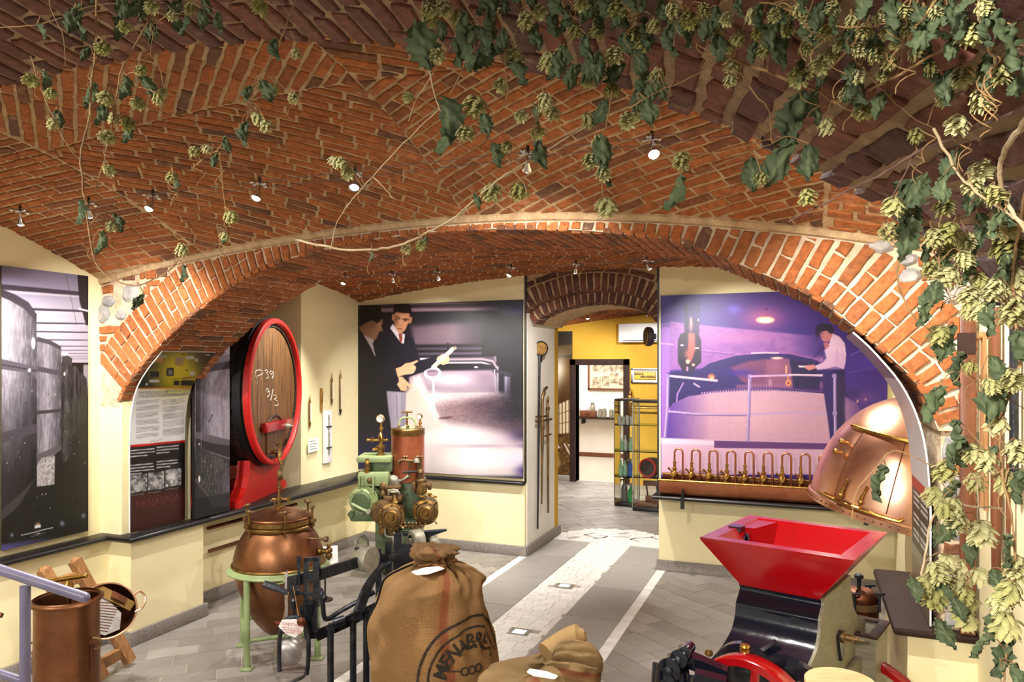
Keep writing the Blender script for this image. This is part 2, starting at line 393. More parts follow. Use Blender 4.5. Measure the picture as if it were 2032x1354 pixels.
# ---------------------------------------------------------------- vault of the near bay: concentric lozenges of brick
ceil1 = vault_shell('ceiling', v1z, XL-.15, XR+.15, .2, Y2A+.05); ceil1['label'] = 'brick cross vault of the near bay laid in lozenges'
B = Pieces(); S1 = surf(v1z); AL = math.radians(34); XC, YCN = -1.92, 2.9; XSL, XSR = -4.0, .1
for sx in (-1, 1):
    for sy in (-1, 1):
        AL = math.radians(38 if sx < 0 else 29)
        for (a0, a1, b0, b1, k) in running_bond(0, 3.2, -2.2, 3.2, .0625, .225, .0175):
            q = [(a*math.sin(AL)+b*math.cos(AL), a*math.cos(AL)-b*math.sin(AL)) for a, b in ((a0, b0), (a0, b1), (a1, b1), (a1, b0))]
            q = clip(clip(q, 1, 0, .006), 0, 1, .006)
            if len(q) < 3: continue
            q = [(XC+sx*p, YCN+sy*r) for p, r in q]
            q = clip(clip(clip(clip(q, 1, 0, XSL+.012), -1, 0, -(XSR-.012)), 0, 1, Y1B-.1), 0, -1, -(Y2A-.03))
            B.lay(q, S1)
for (x0, x1) in ((XL, XSL-.012), (XSR+.012, XR)):
    for (a0, a1, b0, b1, k) in running_bond(Y1B-.1, Y2A-.03, x0-.1, x1+.1, .0635, .225, .0175):
        sl = .10 if x0 < -4 else .0
        q = [(b, a+sl*(b-XSL)) for a, b in ((a0, b0), (a0, b1), (a1, b1), (a1, b0))]
        q = clip(clip(clip(q, 1, 0, x0), -1, 0, -x1), 0, -1, -(Y2A-.03)); B.lay(q, S1)
B.emit('brick', M['brick'], ceil1)
# ---------------------------------------------------------------- profiles of the arches
PR2 = [(-4.84, 1.80), (-4.77, 1.94), (-4.46, 2.24), (-4.10, 2.49), (-3.82, 2.645), (-3.48, 2.785), (-3.10, 2.875), (-2.60, 2.935), (-2.05, 2.955), (-1.5, 2.93), (-1.05, 2.88), (-.68, 2.81), (-.45, 2.72), (0, 2.50), (.2, 2.35), (.38, 2.18), (.53, 2.01), (.61, 1.80)]
k1 = 1.8/2.0
PR1 = [(x*k1, 2.12+(z-2.12)*k1) for x, z in [(-5.5, 2.15), (-5.25, 2.45), (-4.85, 2.76), (-4.3, 3.02), (-3.7, 3.19), (-3.0, 3.254), (-2.57, 3.262), (-2.13, 3.258), (-1.74, 3.228), (-1.34, 3.165), (-.75, 2.99), (-.29, 2.805), (.057, 2.592), (.2, 2.50), (.34, 2.36), (.52, 2.10), (.66, 1.75), (.72, 1.40)]]
class Profile:
    def __init__(s, pts):
        q = np.array(smooth_path(pts, 12)); d = np.r_[0, np.cumsum(np.linalg.norm(np.diff(q, axis=0), axis=1))]
        s.n = int(d[-1]/.02); t = np.linspace(0, d[-1], s.n); s.L = d[-1]; s.t = t
        s.x = np.interp(t, d, q[:, 0]); s.z = np.interp(t, d, q[:, 1])
    def P(s, u): return np.interp(u, s.t, s.x), np.interp(u, s.t, s.z)
    def Nrm(s, u):                                               # towards the opening
        (xa, za), (xb, zb) = s.P(max(0, u-.05)), s.P(min(s.L, u+.05)); d = math.hypot(xb-xa, zb-za)
        return (zb-za)/d, -(xb-xa)/d
    def zat(s, X): return np.interp(X, s.x, s.z)
def soffit(pr):
    def S(u, v):
        x, z = pr.P(min(max(u, 0), pr.L)); nx, nz = pr.Nrm(min(max(u, 0), pr.L)); return np.array([x, v, z]), np.array([nx, 0, nz])
    return S
p2, p1 = Profile(PR2), Profile(PR1)
def arch_body(name, pr, ya, yb, ztop, x0, x1, label, mat_):
    m = MB(); us = np.linspace(0, pr.L, 90)
    m.grid([[(*((pr.P(u)[0],)), y, pr.P(u)[1]) for y in np.linspace(ya+.004, yb-.004, 4)] for u in us])
    xs = sorted(list(np.linspace(x0, pr.x[0], 3))+[pr.P(u)[0] for u in us]+list(np.linspace(pr.x[-1], x1, 3)))
    for y in (ya+.004, yb-.004):
        m.grid([[(x, y, z) for z in np.linspace(pr.zat(x) if pr.x[0] <= x <= pr.x[-1] else pr.z[0], max(ztop(x, y)+.06, pr.zat(x)+.01), 5)] for x in xs])
    return struct(name, m, mat_, True, label)
arch2 = arch_body('arch', p2, Y2A, Y2B, lambda x, y: v1z(x, Y2A) if y < 4.4 else v2z(x, Y2B), XL-.1, XR+.1, 'brick arch between the two exhibition bays', M['mortar_white'])
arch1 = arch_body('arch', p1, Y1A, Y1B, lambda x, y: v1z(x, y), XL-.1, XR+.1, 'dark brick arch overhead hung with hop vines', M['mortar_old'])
# voussoirs on the face of the middle arch
B = Pieces(); jt = .012
def S_face(x, z): return np.array([x, Y2A, z]), np.array([0, -1.0, 0])
u = .14; k = 0
while u < p2.L-.06:
    w = .066*random.uniform(.93, 1.1)
    cuts = [(0, .245), (.245, .375)] if k % 2 else [(0, .125), (.125, .375)]
    if random.random() < .15: cuts = [(0, .12), (.12, .245), (.245, .375)]
    for r0, r1 in cuts:
        q = []
        for uu, rr in ((u+jt/2, r0+jt/2), (u+w-jt/2, r0+jt/2), (u+w-jt/2, r1-jt/2), (u+jt/2, r1-jt/2)):
            x, z = p2.P(uu); nx, nz = p2.Nrm(u+w/2); q.append((x-nx*rr, z-nz*rr))
        cx = sum(p[0] for p in q)/4; sl = (v1z(cx+.02, Y2A)-v1z(cx-.02, Y2A))/.04; zt = v1z(cx, Y2A)-.045
        q = clip(q, sl, -1, sl*cx-zt); q = clip(clip(q, 1, 0, XL+.01), -1, 0, -(XR-.01))
        dark = random.random() < .04
        B.lay(q, S_face, proud=.010, bev=.005, rnd=(1.0 if dark else random.uniform(.1, .85)))
    u += w+jt*.35; k += 1
# spandrel masonry: brick courses and boulders beside the haunches
def brick_at(px, py, w, h, ang=0):
    c = onY(px, py, Y2A); ca, sa = math.cos(ang), math.sin(ang)
    B.lay([(c[0]+ca*a-sa*b, c[2]+sa*a+ca*b) for a, b in ((-w/2, -h/2), (w/2, -h/2), (w/2, h/2), (-w/2, h/2))], S_face, proud=.01, bev=.008, jit=.008)
for px, py, w, h in ((205, 557, .13, .05), (214, 575, .11, .06), (255, 548, .12, .06), (283, 546, .05, .05), (300, 545, .10, .06), (322, 542, .10, .06), (212, 655, .16, .055), (200, 672, .12, .05), (232, 655, .07, .05), (197, 690, .1, .05), (290, 577, .06, .06), (303, 562, .13, .04),
                  (1742, 462, .2, .05), (1790, 470, .12, .05), (1700, 455, .2, .04), (1850, 545, .10, .055), (1880, 555, .09, .06), (1872, 600, .08, .06), (1838, 520, .08, .05), (1895, 640, .06, .05)):
    brick_at(px, py, w, h)
B2 = Pieces(); S2 = soffit(p2)
for (a0, a1, b0, b1, k) in running_bond(.05, p2.L-.08, Y2A-.02, Y2B+.02, .066, .24, .0165):
    b0, b1 = max(b0, Y2A-.012), min(b1, Y2B+.012)
    if b1-b0 > .04: B2.lay([(a0, b0), (a1, b0), (a1, b1), (a0, b1)], S2, proud=.010)
B.items += B2.items
B.emit('brick', M['brick'], arch2)
BS = Pieces()
def boulder(px, py, w, h):
    c = onY(px, py, Y2A-.0); q = []
    for i in range(9):
        a = 2*PI*i/9+random.uniform(-.15, .15); r = random.uniform(.88, 1.08); q.append((c[0]+w/2*r*math.cos(a), c[2]+h/2*r*math.sin(a)))
    BS.lay(q, S_face, proud=.022, bev=.03, jit=.004, sub=False, rough=3)
for a in ((258, 582, .17, .15), (216, 597, .13, .09), (203, 622, .17, .15), (192, 590, .07, .09), (240, 625, .10, .08),
          (1748, 488, .14, .075), (1800, 515, .11, .08), (1805, 548, .12, .09), (1890, 585, .13, .10), (1868, 520, .08, .08), (1872, 660, .07, .08)): boulder(*a)
BS.emit('stone', M['stone'], arch2)
# near arch: soffit bricks with wide joints and a few boulders towards its right foot
B = Pieces(); S1s = soffit(p1)
for (a0, a1, b0, b1, k) in running_bond(.1, p1.L-.25, Y1A, Y1B+.012, .079, .25, .026):
    b0, b1 = max(b0, Y1A), min(b1, Y1B+.012)
    if b1-b0 > .04:
        sk = -.22
        B.lay([(a0+sk*(b0-Y1B), b0), (a1+sk*(b0-Y1B), b0), (a1+sk*(b1-Y1B), b1), (a0+sk*(b1-Y1B), b1)], S1s, proud=.012, bev=.007, jit=.006)
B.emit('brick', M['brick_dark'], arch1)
# fillet of mortar where the vault meets the middle arch
m = MB(); us = np.linspace(XL, XR, 60)
m.tube([(x, Y2A+.012, v1z(x, Y2A-.01)-.008) for x in us], .036, 8); struct('trim_1', m, M['mortar'], True, 'rough mortar fillet along the top of the brick arch')
# ---------------------------------------------------------------- vault of the far bay
ceil2 = vault_shell('ceiling', v2z, XL-.75, XR+.15, Y2B-.05, YB+.1); ceil2['label'] = 'brick vault of the far bay'
B = Pieces(); S2v = surf(v2z); XC2, YC2 = -1.9, 6.2
for sx in (-1, 1):
    for sy in (-1, 1):
        for (a0, a1, b0, b1, k) in running_bond(0, 3.4, -2.2, 3.4, .0635, .225, .018):
            q = [(a*math.sin(AL)+b*math.cos(AL), a*math.cos(AL)-b*math.sin(AL)) for a, b in ((a0, b0), (a0, b1), (a1, b1), (a1, b0))]
            q = clip(clip(q, 1, 0, .006), 0, 1, .006)
            if len(q) < 3: continue
            q = [(XC2+sx*p, YC2+sy*r) for p, r in q]
            q = clip(clip(clip(clip(q, 1, 0, XL), -1, 0, -XR), 0, 1, Y2B), 0, -1, -YB); B.lay(q, S2v, sub=False)
B.emit('brick', M['brick'], ceil2)
# ---------------------------------------------------------------- vault of the third room
ceil3 = vault_shell('ceiling', v3z, -6.2, 1.6, YC-.05, Y3+.1, 30, 16); ceil3['label'] = 'brick vault of the ochre yellow room'
B = Pieces(); S3v = surf(v3z)
for (a0, a1, b0, b1, k) in running_bond(YC, Y3, -5.4, .4, .075, .24, .016):
    B.lay([(b0, a0), (b1, a0), (b1, a1), (b0, a1)], S3v, sub=False)
B.emit('brick', M['brick'], ceil3, limit=0)
# ---------------------------------------------------------------- walls
def wall_under(name, x0, x1, y0, y1, axis, ztop, mat_, z0=0, label=None, n=24, holes=None):
    """solid wall whose top follows a vault; axis = the long axis"""
    m = MB(); lo, hi = (x0, x1) if axis == 'x' else (y0, y1)
    t = np.linspace(lo, hi, n); G = []
    for c in t:
        xs = (c, c, c, c) if axis == 'y' else None
        if axis == 'y':
            zt = max(ztop(x0, c), ztop(x1, c))+.03; G.append([(x0, c, z0), (x1, c, z0), (x1, c, zt), (x0, c, zt)])
        else:
            zt = max(ztop(c, y0), ztop(c, y1))+.03; G.append([(c, y0, z0), (c, y1, z0), (c, y1, zt), (c, y0, zt)])
    m.grid(G, closed_v=True); m.f.append((0, 1, 2, 3)); b = (n-1)*4; m.f.append((b, b+1, b+2, b+3))
    return struct(name, m, mat_, False, label)
LZ = .83                                  # top of the ledges
wall_under('wall_left', XL-.25, XL, -.6, Y2A+.1, 'y', v1z, M['plaster'], 0, 'cream plastered left wall of the near bay')
m = MB(); m.box((XL-.02, -.6, 0), (-4.95, Y2A, LZ-.04)); struct('wall_left_plinth', m, M['plaster'], label='cream lower wall under the black ledge on the left')
m = MB(); m.box((XL-.05, Y2A, 0), (-4.715, Y2B+.02, LZ-.04)); m.box((XL-.05, Y2A+.005, LZ-.04), (-4.825, Y2B, 1.93), .012); struct('pier_left', m, M['plaster'], label='cream plastered pier carrying the left foot of the arch')
# far bay, left wall with the barrel niche
m = MB(); m.box((XL-.02, Y2B, 0), (-4.95, YB, LZ-.04)); struct('wall_left_plinth', m, M['plaster'], label='cream lower wall under the barrel ledge')
wall_under('wall_left', XL-.6, XL, 6.53, YB+.1, 'y', v2z, M['plaster'], 0, 'cream plastered wall with the hanging thermometers')
m = MB(); m.box((XL-.75, Y2B-.1, 0), (XL-.6, 6.6, 3.3)); struct('wall_niche', m, M['plaster'], label='back wall of the barrel niche')
m = MB(); m.box((XL-.7, Y2B-.05, 0), (XL-.02, Y2B+.1, 3.3)); struct('wall_niche', m, M['plaster'], label='near side of the barrel niche')
# back wall, left and right of the passage
wall_under('wall_back', XL-.1, XPL, YB, YC, 'x', v2z, M['plaster'], 0, 'cream back wall carrying the photograph of two men')
wall_under('wall_back', XPR, XR+.2, YB, YC, 'x', v2z, M['plaster'], 0, 'cream back wall carrying the violet brewhouse photograph')
m = MB(); m.box((XPL, YB+.05, .0), (XPL+.012, YC-.14, 2.86)); struct('wall_passage', m, M['plaster_white'], label='white plastered jamb of the passage')
m = MB(); m.box((XPL, YC-.14, .0), (XPL+.014, YC, 2.86)); struct('wall_passage', m, M['yellow'], label='yellow return at the end of the passage jamb')
# right side
wall_under('wall_right', XR, XR+.3, 1.0, Y2A+.1, 'y', v1z, M['plaster'], 0, 'cream right wall hung with wooden tools')
wall_under('wall_right', XR, XR+.3, Y2B-.1, YB+.1, 'y', v2z, M['plaster'], 0, 'cream right wall of the far bay behind the copper hood')
m = MB(); m.box((.625, Y2A+.03, LZ-.02), (XR+.05, Y2B, 1.84)); pr_ = struct('pier_right', m, M['mortar_white'], label='rubble stone pier carrying the right foot of the arch')
B = Pieces(); BST = Pieces(); z = LZ+.01
def S_pier(x, z): return np.array([x, Y2A+.03, z]), np.array([0, -1.0, 0])
rows = [(.13, 1), (.05, 0), (.15, 1), (.06, 0), (.14, 1), (.05, 0), (.11, 1), (.06, 0), (.12, 1), (.06, 0)]
for h, st in rows:
    if z+h > 1.86: break
    xs = [.63, .63+random.uniform(.05, .12), XR-.005] if not st else [.63, XR-.02]
    for x0, x1 in zip(xs, xs[1:]):
        q = [(x0+.006, z+.005), (x1-.006, z+.008), (x1-.004, z+h-.008), (x0+.008, z+h-.004)]
        (BST if st else B).lay(q, S_pier, proud=.02 if st else .012, bev=.016 if st else .006, jit=.008, rough=2)
    z += h+.008
B.emit('brick', M['brick'], pr_); BST.emit('stone', M['stone'], pr_)
m = MB(); m.box((.48, Y2A+.03, 0), (XR+.1, 5.2, LZ-.04)); struct('bench_right', m, M['plaster'], label='cream bench under the dark brown slab on the right')
# rear shell around the camera bay
m = MB(); m.box((XL-.1, -.7, 3.53), (XR+.3, .3, 3.62)); struct('ceiling', m, M['mortar'], label='vault behind the camera')
# ---------------------------------------------------------------- third room and the white room behind its door
m = MB(); m.box((-6.2, Y3, 0), (-3.86, Y3+.2, 3.5)); m.box((-2.98, Y3, 0), (1.6, Y3+.2, 3.5)); m.box((-3.86, Y3, 2.13), (-2.98, Y3+.2, 3.5)); struct('wall_far', m, M['yellow'], label='ochre yellow far wall with the doorway')
m = MB(); m.box((-6.2, YC, 0), (-6.1, Y3, 3.5)); m.box((1.5, YC, 0), (1.6, Y3, 3.5)); struct('wall_side', m, M['yellow'], label='yellow side walls of the third room')
m = MB(); m.box((-6.2, YC-.02, 0), (XPL-.02, YC+.02, 3.4)); m.box((XPR, YC-.02, 0), (1.6, YC+.02, 3.4)); struct('wall_side', m, M['yellow'], label='yellow inner wall beside the passage')
m = MB(); m.box((-8, 16.6, 0), (0, 16.8, 3.2)); m.box((-8, Y3+.2, 0), (-7.9, 16.6, 3.2)); m.box((-1.2, Y3+.2, 0), (-1.1, 16.6, 3.2)); m.box((-8, Y3, 3.2), (0, 16.8, 3.3)); struct('wall_white', m, M['plaster_white'], label='white room seen through the doorway')
m = MB(); m.box((-3.97, Y3-.03, 0), (-3.86, Y3+.22, 2.23), .004); m.box((-2.98, Y3-.03, 0), (-2.87, Y3+.22, 2.23), .004); m.box((-3.97, Y3-.03, 2.12), (-2.87, Y3+.22, 2.23), .004)
struct('door_1', m, M['darkframe'], True, 'dark brown door frame in the yellow wall')
# ---------------------------------------------------------------- ledges, baseboards, trims
def ledge(name, path, w, label, h=.04, mat_='ledge'):
    """slab with a rounded nose; path = nose line, slab runs to the left of it"""
    m = MB(); P = [np.array(p, float) for p in path]; n = len(P); G = []
    prof = [(-w, -h), (-.012, -h), (0, -h*.75), (.003, -h/2), (0, -h*.25), (-.012, 0), (-w, 0)]
    for i, p in enumerate(P):
        t0 = (P[i]-P[i-1]) if i > 0 else P[1]-P[0]; t1 = (P[i+1]-P[i]) if i < n-1 else t0
        t0, t1 = t0/np.linalg.norm(t0), t1/np.linalg.norm(t1); nrm = np.array([t0[1]+t1[1], -t0[0]-t1[0]]); nrm /= np.linalg.norm(nrm); sc = 1/max(.3, nrm.dot([t0[1], -t0[0]]))
        G.append([(p[0]+nrm[0]*a*sc, p[1]+nrm[1]*a*sc, LZ+b) for a, b in prof])
    m.grid(G, closed_v=True); k = len(prof); m.f.append(tuple(range(k))); m.f.append(tuple((n-1)*k+i for i in range(k)))
    return struct(name, m, M[mat_], True, label)
# nose line runs in +Y with the wall on its left
ledge('trim_2', [(-4.89, .2), (-4.89, Y2A-.06), (-4.655, Y2A-.06), (-4.655, Y2B+.06), (-4.75, Y2B+.06)], .13, 'black ledge along the left wall and round the pier')
ledge('trim_3', [(-4.66, Y2B+.02), (-4.66, 5.4), (-4.64, 7.0), (-4.64, YB)], .40, 'black ledge carrying the great barrel')
ledge('trim_4', [(-4.95, YB-.07), (XPL+.0, YB-.07)], .09, 'black ledge under the photograph of two men')
ledge('trim_5', [(XPR, YB-.36), (XR, YB-.36)], .37, 'black ledge under the copper trough')
m = MB(); m.box((XPL+.0, YB-.012, LZ-.02), (XPL+.02, YB+.008, 3.12)); m.box((XPR-.016, YB-.012, LZ-.02), (XPR+.002, YB+.008, 3.15)); struct('trim_6', m, M['blackmetal'], label='thin black edges either side of the passage')
m = MB(); m.box((.41, Y2A-.03, LZ-.045), (XR, 5.2, LZ), .018); struct('trim_7', m, M['darkframe'], True, 'dark brown slab on the bench at the right')
def skirt(name, a, b, nrm, h=.11, t=.028, label=None):
    (xa, ya), (xb, yb) = a, b; m = MB(); m.box((min(xa, xb, xa+nrm[0]*t, xb+nrm[0]*t), min(ya, yb, ya+nrm[1]*t, yb+nrm[1]*t), 0), (max(xa, xb, xa+nrm[0]*t, xb+nrm[0]*t), max(ya, yb, ya+nrm[1]*t, yb+nrm[1]*t), h), .006)
    return struct(name, m, M['base'], True, label)
skirt('baseboard_left', (-4.95, .2), (-4.95, Y2A), (1, 0), label='grey granite skirting of the left wall')
skirt('baseboard_pier', (-4.715, Y2A-.028), (-4.715, Y2B+.05), (1, 0), label='grey granite skirting of the pier')
skirt('baseboard_pier', (-4.95, Y2A), (-4.715, Y2A), (0, -1), label='grey granite skirting of the pier end')
skirt('baseboard_left', (-4.95, Y2B+.02), (-4.95, YB), (1, 0), label='grey granite skirting below the barrel ledge')
skirt('baseboard_back', (-4.95, YB), (XPL+.028, YB), (0, -1), label='grey granite skirting below the men photograph')
skirt('baseboard_passage', (XPL+.012, YB), (XPL+.012, YC+.04), (1, 0), label='grey granite skirting of the passage')
skirt('baseboard_back', (XPR-.02, YB), (XR, YB), (0, -1), label='grey granite skirting below the copper trough')
skirt('baseboard_far', (-6.1, Y3), (-3.97, Y3), (0, -1), label='grey granite skirting of the yellow wall')
m = MB(); m.box((-8, 16.57, 0), (0, 16.6, .09)); struct('baseboard_white', m, M['brownwood'], label='brown skirting of the white room')
# brick arch over the passage: two stepped rings
pa = Profile([(XPL-.0, 2.70), (-2.74, 2.80), (-2.45, 2.885), (-2.137, 2.92), (-1.82, 2.895), (-1.53, 2.81), (XPR+.0, 2.70)])
pb = Profile([(XPL+.06, 2.58), (-2.70, 2.68), (-2.43, 2.765), (-2.137, 2.80), (-1.84, 2.775), (-1.56, 2.69), (XPR-.05, 2.58)])
m = MB()
for pr, ya, yb in ((pa, YB+.02, YB+.16), (pb, YB+.14, YC)):
    us = np.linspace(0, pr.L, 30); m.grid([[(pr.P(u)[0], y, pr.P(u)[1]) for y in (ya, yb)] for u in us])
    m.grid([[(pr.P(u)[0], ya+.002, z) for z in (pr.P(u)[1], 3.3)] for u in us])
parch = struct('arch', m, M['mortar'], True, 'stepped brick arch over the passage')
B = Pieces()
for pr, ya, yb, hh in ((pa, YB+.02, YB+.15, .19), (pb, YB+.14, YB+.38, .12)):
    u = .01
    while u < pr.L-.04:
        w = .071; um = u+w/2; nx, nz = pr.Nrm(um)
        def SF(a, r, pr=pr, y=ya, nx=nx, nz=nz): x, z = pr.P(a); return np.array([x-nx*r, y, z-nz*r]), np.array([0, -1.0, 0])
        B.lay([(u+.006, 0), (u+w-.006, 0), (u+w-.006, hh), (u+.006, hh)], SF, proud=.012, bev=.008)
        B.lay([(u+.006, ya-.01), (u+w-.006, ya-.01), (u+w-.006, yb), (u+.006, yb)], soffit(pr), proud=.010, bev=.007); u += w+.004
u = .0
while u < pa.L-.1:                                               # flat course lying on the outer ring
    def SF2(a, r): x, z = pa.P(min(a, pa.L)); nx, nz = pa.Nrm(min(a, pa.L)); return np.array([x-nx*r, YB+.02, z-nz*r]), np.array([0, -1.0, 0])
    B.lay([(u+.008, .205), (u+.22, .205), (u+.22, .262), (u+.008, .262)], SF2, proud=.016, bev=.008); u += .235
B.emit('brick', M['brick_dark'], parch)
m = MB(); m.grid([[(x, y, 2.72+.0*x) for y in (YC-.01, YC+.02)] for x in (XPL, XPR)])
# ---------------------------------------------------------------- floor
def tile_mat(name, c1, c2, rough, sp=0):
    m, nt, b = new_mat(name); L = nt.links.new
    a = N(nt, 'ShaderNodeAttribute', attribute_name='rnd'); tc = N(nt, 'ShaderNodeTexCoord')
    nz = N(nt, 'ShaderNodeTexNoise'); nz.inputs['Scale'].default_value = 7; nz.inputs['Detail'].default_value = 8; L(tc.outputs['Object'], nz.inputs['Vector'])
    ad = N(nt, 'ShaderNodeMath', operation='MULTIPLY_ADD'); ad.inputs[1].default_value = .8; L(nz.outputs[0], ad.inputs[0]); L(a.outputs['Fac'], ad.inputs[2])
    mr = N(nt, 'ShaderNodeMapRange'); mr.inputs[1].default_value = .2; mr.inputs[2].default_value = 1.5; L(ad.outputs[0], mr.inputs[0])
    mx = N(nt, 'ShaderNodeMix', data_type='RGBA'); mx.inputs[6].default_value = (*c1, 1); mx.inputs[7].default_value = (*c2, 1); L(mr.outputs[0], mx.inputs[0])
    last = mx.outputs[2]
    if sp:
        n2 = N(nt, 'ShaderNodeTexNoise'); n2.inputs['Scale'].default_value = 160; L(tc.outputs['Object'], n2.inputs['Vector'])
        m2 = N(nt, 'ShaderNodeMapRange'); m2.inputs[1].default_value = .35; m2.inputs[2].default_value = .65; m2.inputs[3].default_value = 1-sp; m2.inputs[4].default_value = 1+sp; L(n2.outputs[0], m2.inputs[0])
        mu = N(nt, 'ShaderNodeMix', data_type='RGBA', blend_type='MULTIPLY'); mu.inputs[0].default_value = 1; L(last, mu.inputs[6]); L(m2.outputs[0], mu.inputs[7]); last = mu.outputs[2]
    L(last, b.inputs['Base Color']); b.inputs['Roughness'].default_value = rough
    bp = N(nt, 'ShaderNodeBump'); bp.inputs['Distance'].default_value = .0012; L(nz.outputs[0], bp.inputs['Height']); L(bp.outputs[0], b.inputs['Normal'])
    return m
M['tile'] = tile_mat('grey_stone_tile', s2l((118, 111, 106)), s2l((158, 152, 147)), .42)
M['slab'] = tile_mat('speckled_granite_slab', s2l((142, 139, 136)), s2l((166, 163, 160)), .45, .25)
M['cobble'] = tile_mat('white_marble_sett', s2l((222, 220, 216)), s2l((244, 243, 240)), .4)
M['grout'] = mat('grey_grout', s2l((176, 166, 152)), None, .9)
m = MB(); m.box((-8, -.7, -.12), (1.7, 16.7, -.004)); floor = struct('floor', m, M['grout'], label='stone paved floor with white marble strips')
def S_floor(x, y): return np.array([x, y, -.004]), np.array([0, 0, 1.0])
def paving(x0, x1, y0, y1, d, h, L, joint, P, keep=None):
    d = np.array(d)/np.linalg.norm(d); n = np.array([-d[1], d[0]]); c = np.array([(x0+x1)/2, (y0+y1)/2]); R = math.hypot(x1-x0, y1-y0)/2+L
    for (a0, a1, b0, b1, k) in running_bond(-R, R, -R, R, h, L, joint, .05):
        q = [tuple(c+n*a+d*b) for a, b in ((a0, b0), (a0, b1), (a1, b1), (a1, b0))]
        q = clip(clip(clip(clip(q, 1, 0, x0), -1, 0, -x1), 0, 1, y0), 0, -1, -y1)
        if keep and len(q) > 2 and not keep(sum(p[0] for p in q)/len(q), sum(p[1] for p in q)/len(q)): continue
        P.lay(q, S_floor, proud=.004, depth=.006, bev=.0015, jit=.0008, sub=False, rough=0)
XA, XB_, XC_, XD, XE, XF = -2.94, -2.85, -2.375, -1.885, -1.415, -1.325
PT = Pieces(); paving(XF, XR, 2.6, YB, (.79, -.62), .19, .38, .006, PT); paving(-4.95, XA, 2.6, YB, (.74, .67), .18, .36, .006, PT)
ks = lambda x, y: (x+2.137)**2+(y-8.56)**2 > .86**2
paving(-5.2, -1.60, YC-.25, Y3+.15, (.74, .67), .19, .38, .006, PT, ks); paving(-1.585, 1.4, YC, Y3, (.79, -.62), .19, .38, .006, PT)
PT.emit('paving_tile', M['tile'], floor)
PS = Pieces()
for a, b in ((XB_, XC_), (XD, XE)):
    y = 2.6
    while y < 8.5:
        l = random.uniform(.7, 1.0); PS.lay([(a+.003, y+.003), (b-.003, y+.003), (b-.003, min(y+l, 8.54)-.003), (a+.003, min(y+l, 8.54)-.003)], S_floor, proud=.004, depth=.006, bev=.0015, jit=0, sub=False, rough=0); y += l
PS.emit('granite_slab', M['slab'], floor)
PW = Pieces()
for a, b in ((XA, XB_), (XE, XF)):
    y = 3.0
    while y < YB-.03:
        PW.lay([(a+.002, y+.002), (b-.002, y+.002), (b-.002, y+.088), (a+.002, y+.088)], S_floor, proud=.004, depth=.006, bev=.002, jit=.001, sub=False, rough=0); y += .09
LY = [(-2.137, 6.76), (-2.10, 5.46)]               # floor lights
for (a0, a1, b0, b1, k) in running_bond(3.0, 8.54, XC_, XD, .075, .13, .004, .1):
    b0, b1 = max(b0, XC_+.002), min(b1, XD-.002); cx, cy = (b0+b1)/2, (a0+a1)/2
    if b1-b0 < .02 or any(abs(cx-lx) < .10 and abs(cy-ly) < .085 for lx, ly in LY): continue
    PW.lay([(b0, a0), (b1, a0), (b1, a1), (b0, a1)], S_floor, proud=.004, depth=.006, bev=.002, jit=.001, sub=False, rough=0)
inlay = []                                                        # grey letters and lozenges in the white half disc
def gl(px, py): p = onZ(px, py, 0); return p[0], p[1]
def in_poly(x, y, poly):
    c = False
    for i in range(len(poly)):
        (xa, ya), (xb, yb) = poly[i], poly[i-1]
        if (ya > y) != (yb > y) and x < (xb-xa)*(y-ya)/(yb-ya)+xa: c = not c
    return c
R0 = .80
for (a0, a1, b0, b1, k) in running_bond(8.55, 9.4, -2.98, -1.2, .055, .075, .003, .12):
    q = [(b0, a0), (b1, a0), (b1, a1), (b0, a1)]; cx, cy = (b0+b1)/2, (a0+a1)/2
    if (cx+2.137)**2+(cy-8.56)**2 < R0**2: PW.lay(q, S_floor, proud=.004, depth=.006, bev=.002, jit=.001, sub=False, rough=0)
PW.emit('marble_sett', M['cobble'], floor)
m = MB()
def inl(pts, w):
    P = [np.array(gl(*p)) for p in pts]
    for a, b in zip(P, P[1:]):
        d = (b-a)/np.linalg.norm(b-a); n = np.array([-d[1], d[0]])*w/2; e = d*w/2
        m.add([(*(a-n-e), .0022), (*(b-n+e), .0022), (*(b+n+e), .0022), (*(a+n-e), .0022)], [(0, 1, 2, 3)])
inl([(1178, 1058.5), (1161, 1061.5), (1183, 1068.5), (1199, 1067.5), (1204, 1065), (1191, 1063)], .035)
inl([(1303, 1071), (1294, 1066.5), (1258, 1069), (1252, 1071), (1266, 1075)], .035)
inl([(1131, 1068), (1143, 1066.5)], .07); inl([(1233, 1059.5), (1243, 1058)], .07); inl([(1218, 1065.5), (1246, 1066.2)], .03)
o = m.build('letter_inlay', mat('grey_marble_inlay', s2l((176, 172, 170)), None, .4), floor, False); o['label'] = 'grey marble letter G and lozenges in the white half disc'
for lx, ly in LY:
    t = thing('floor_light', 'small square floor light in the white strip, '+{6.76: 'midway to the passage', 5.46: 'beside the sacks'}[ly], 'floor light', (lx, ly, 0), 0, 'lights set in the floor')
    m = MB(); m.box((-.085, -.07, -.003), (.085, .07, .002)); m.build('frame', M['steel'], t)
    m = MB(); m.box((-.05, -.042, .002), (.05, .042, .004)); m.build('glass', mat('floor_glass', s2l((225, 232, 245)), None, .2, emit=.5), t)
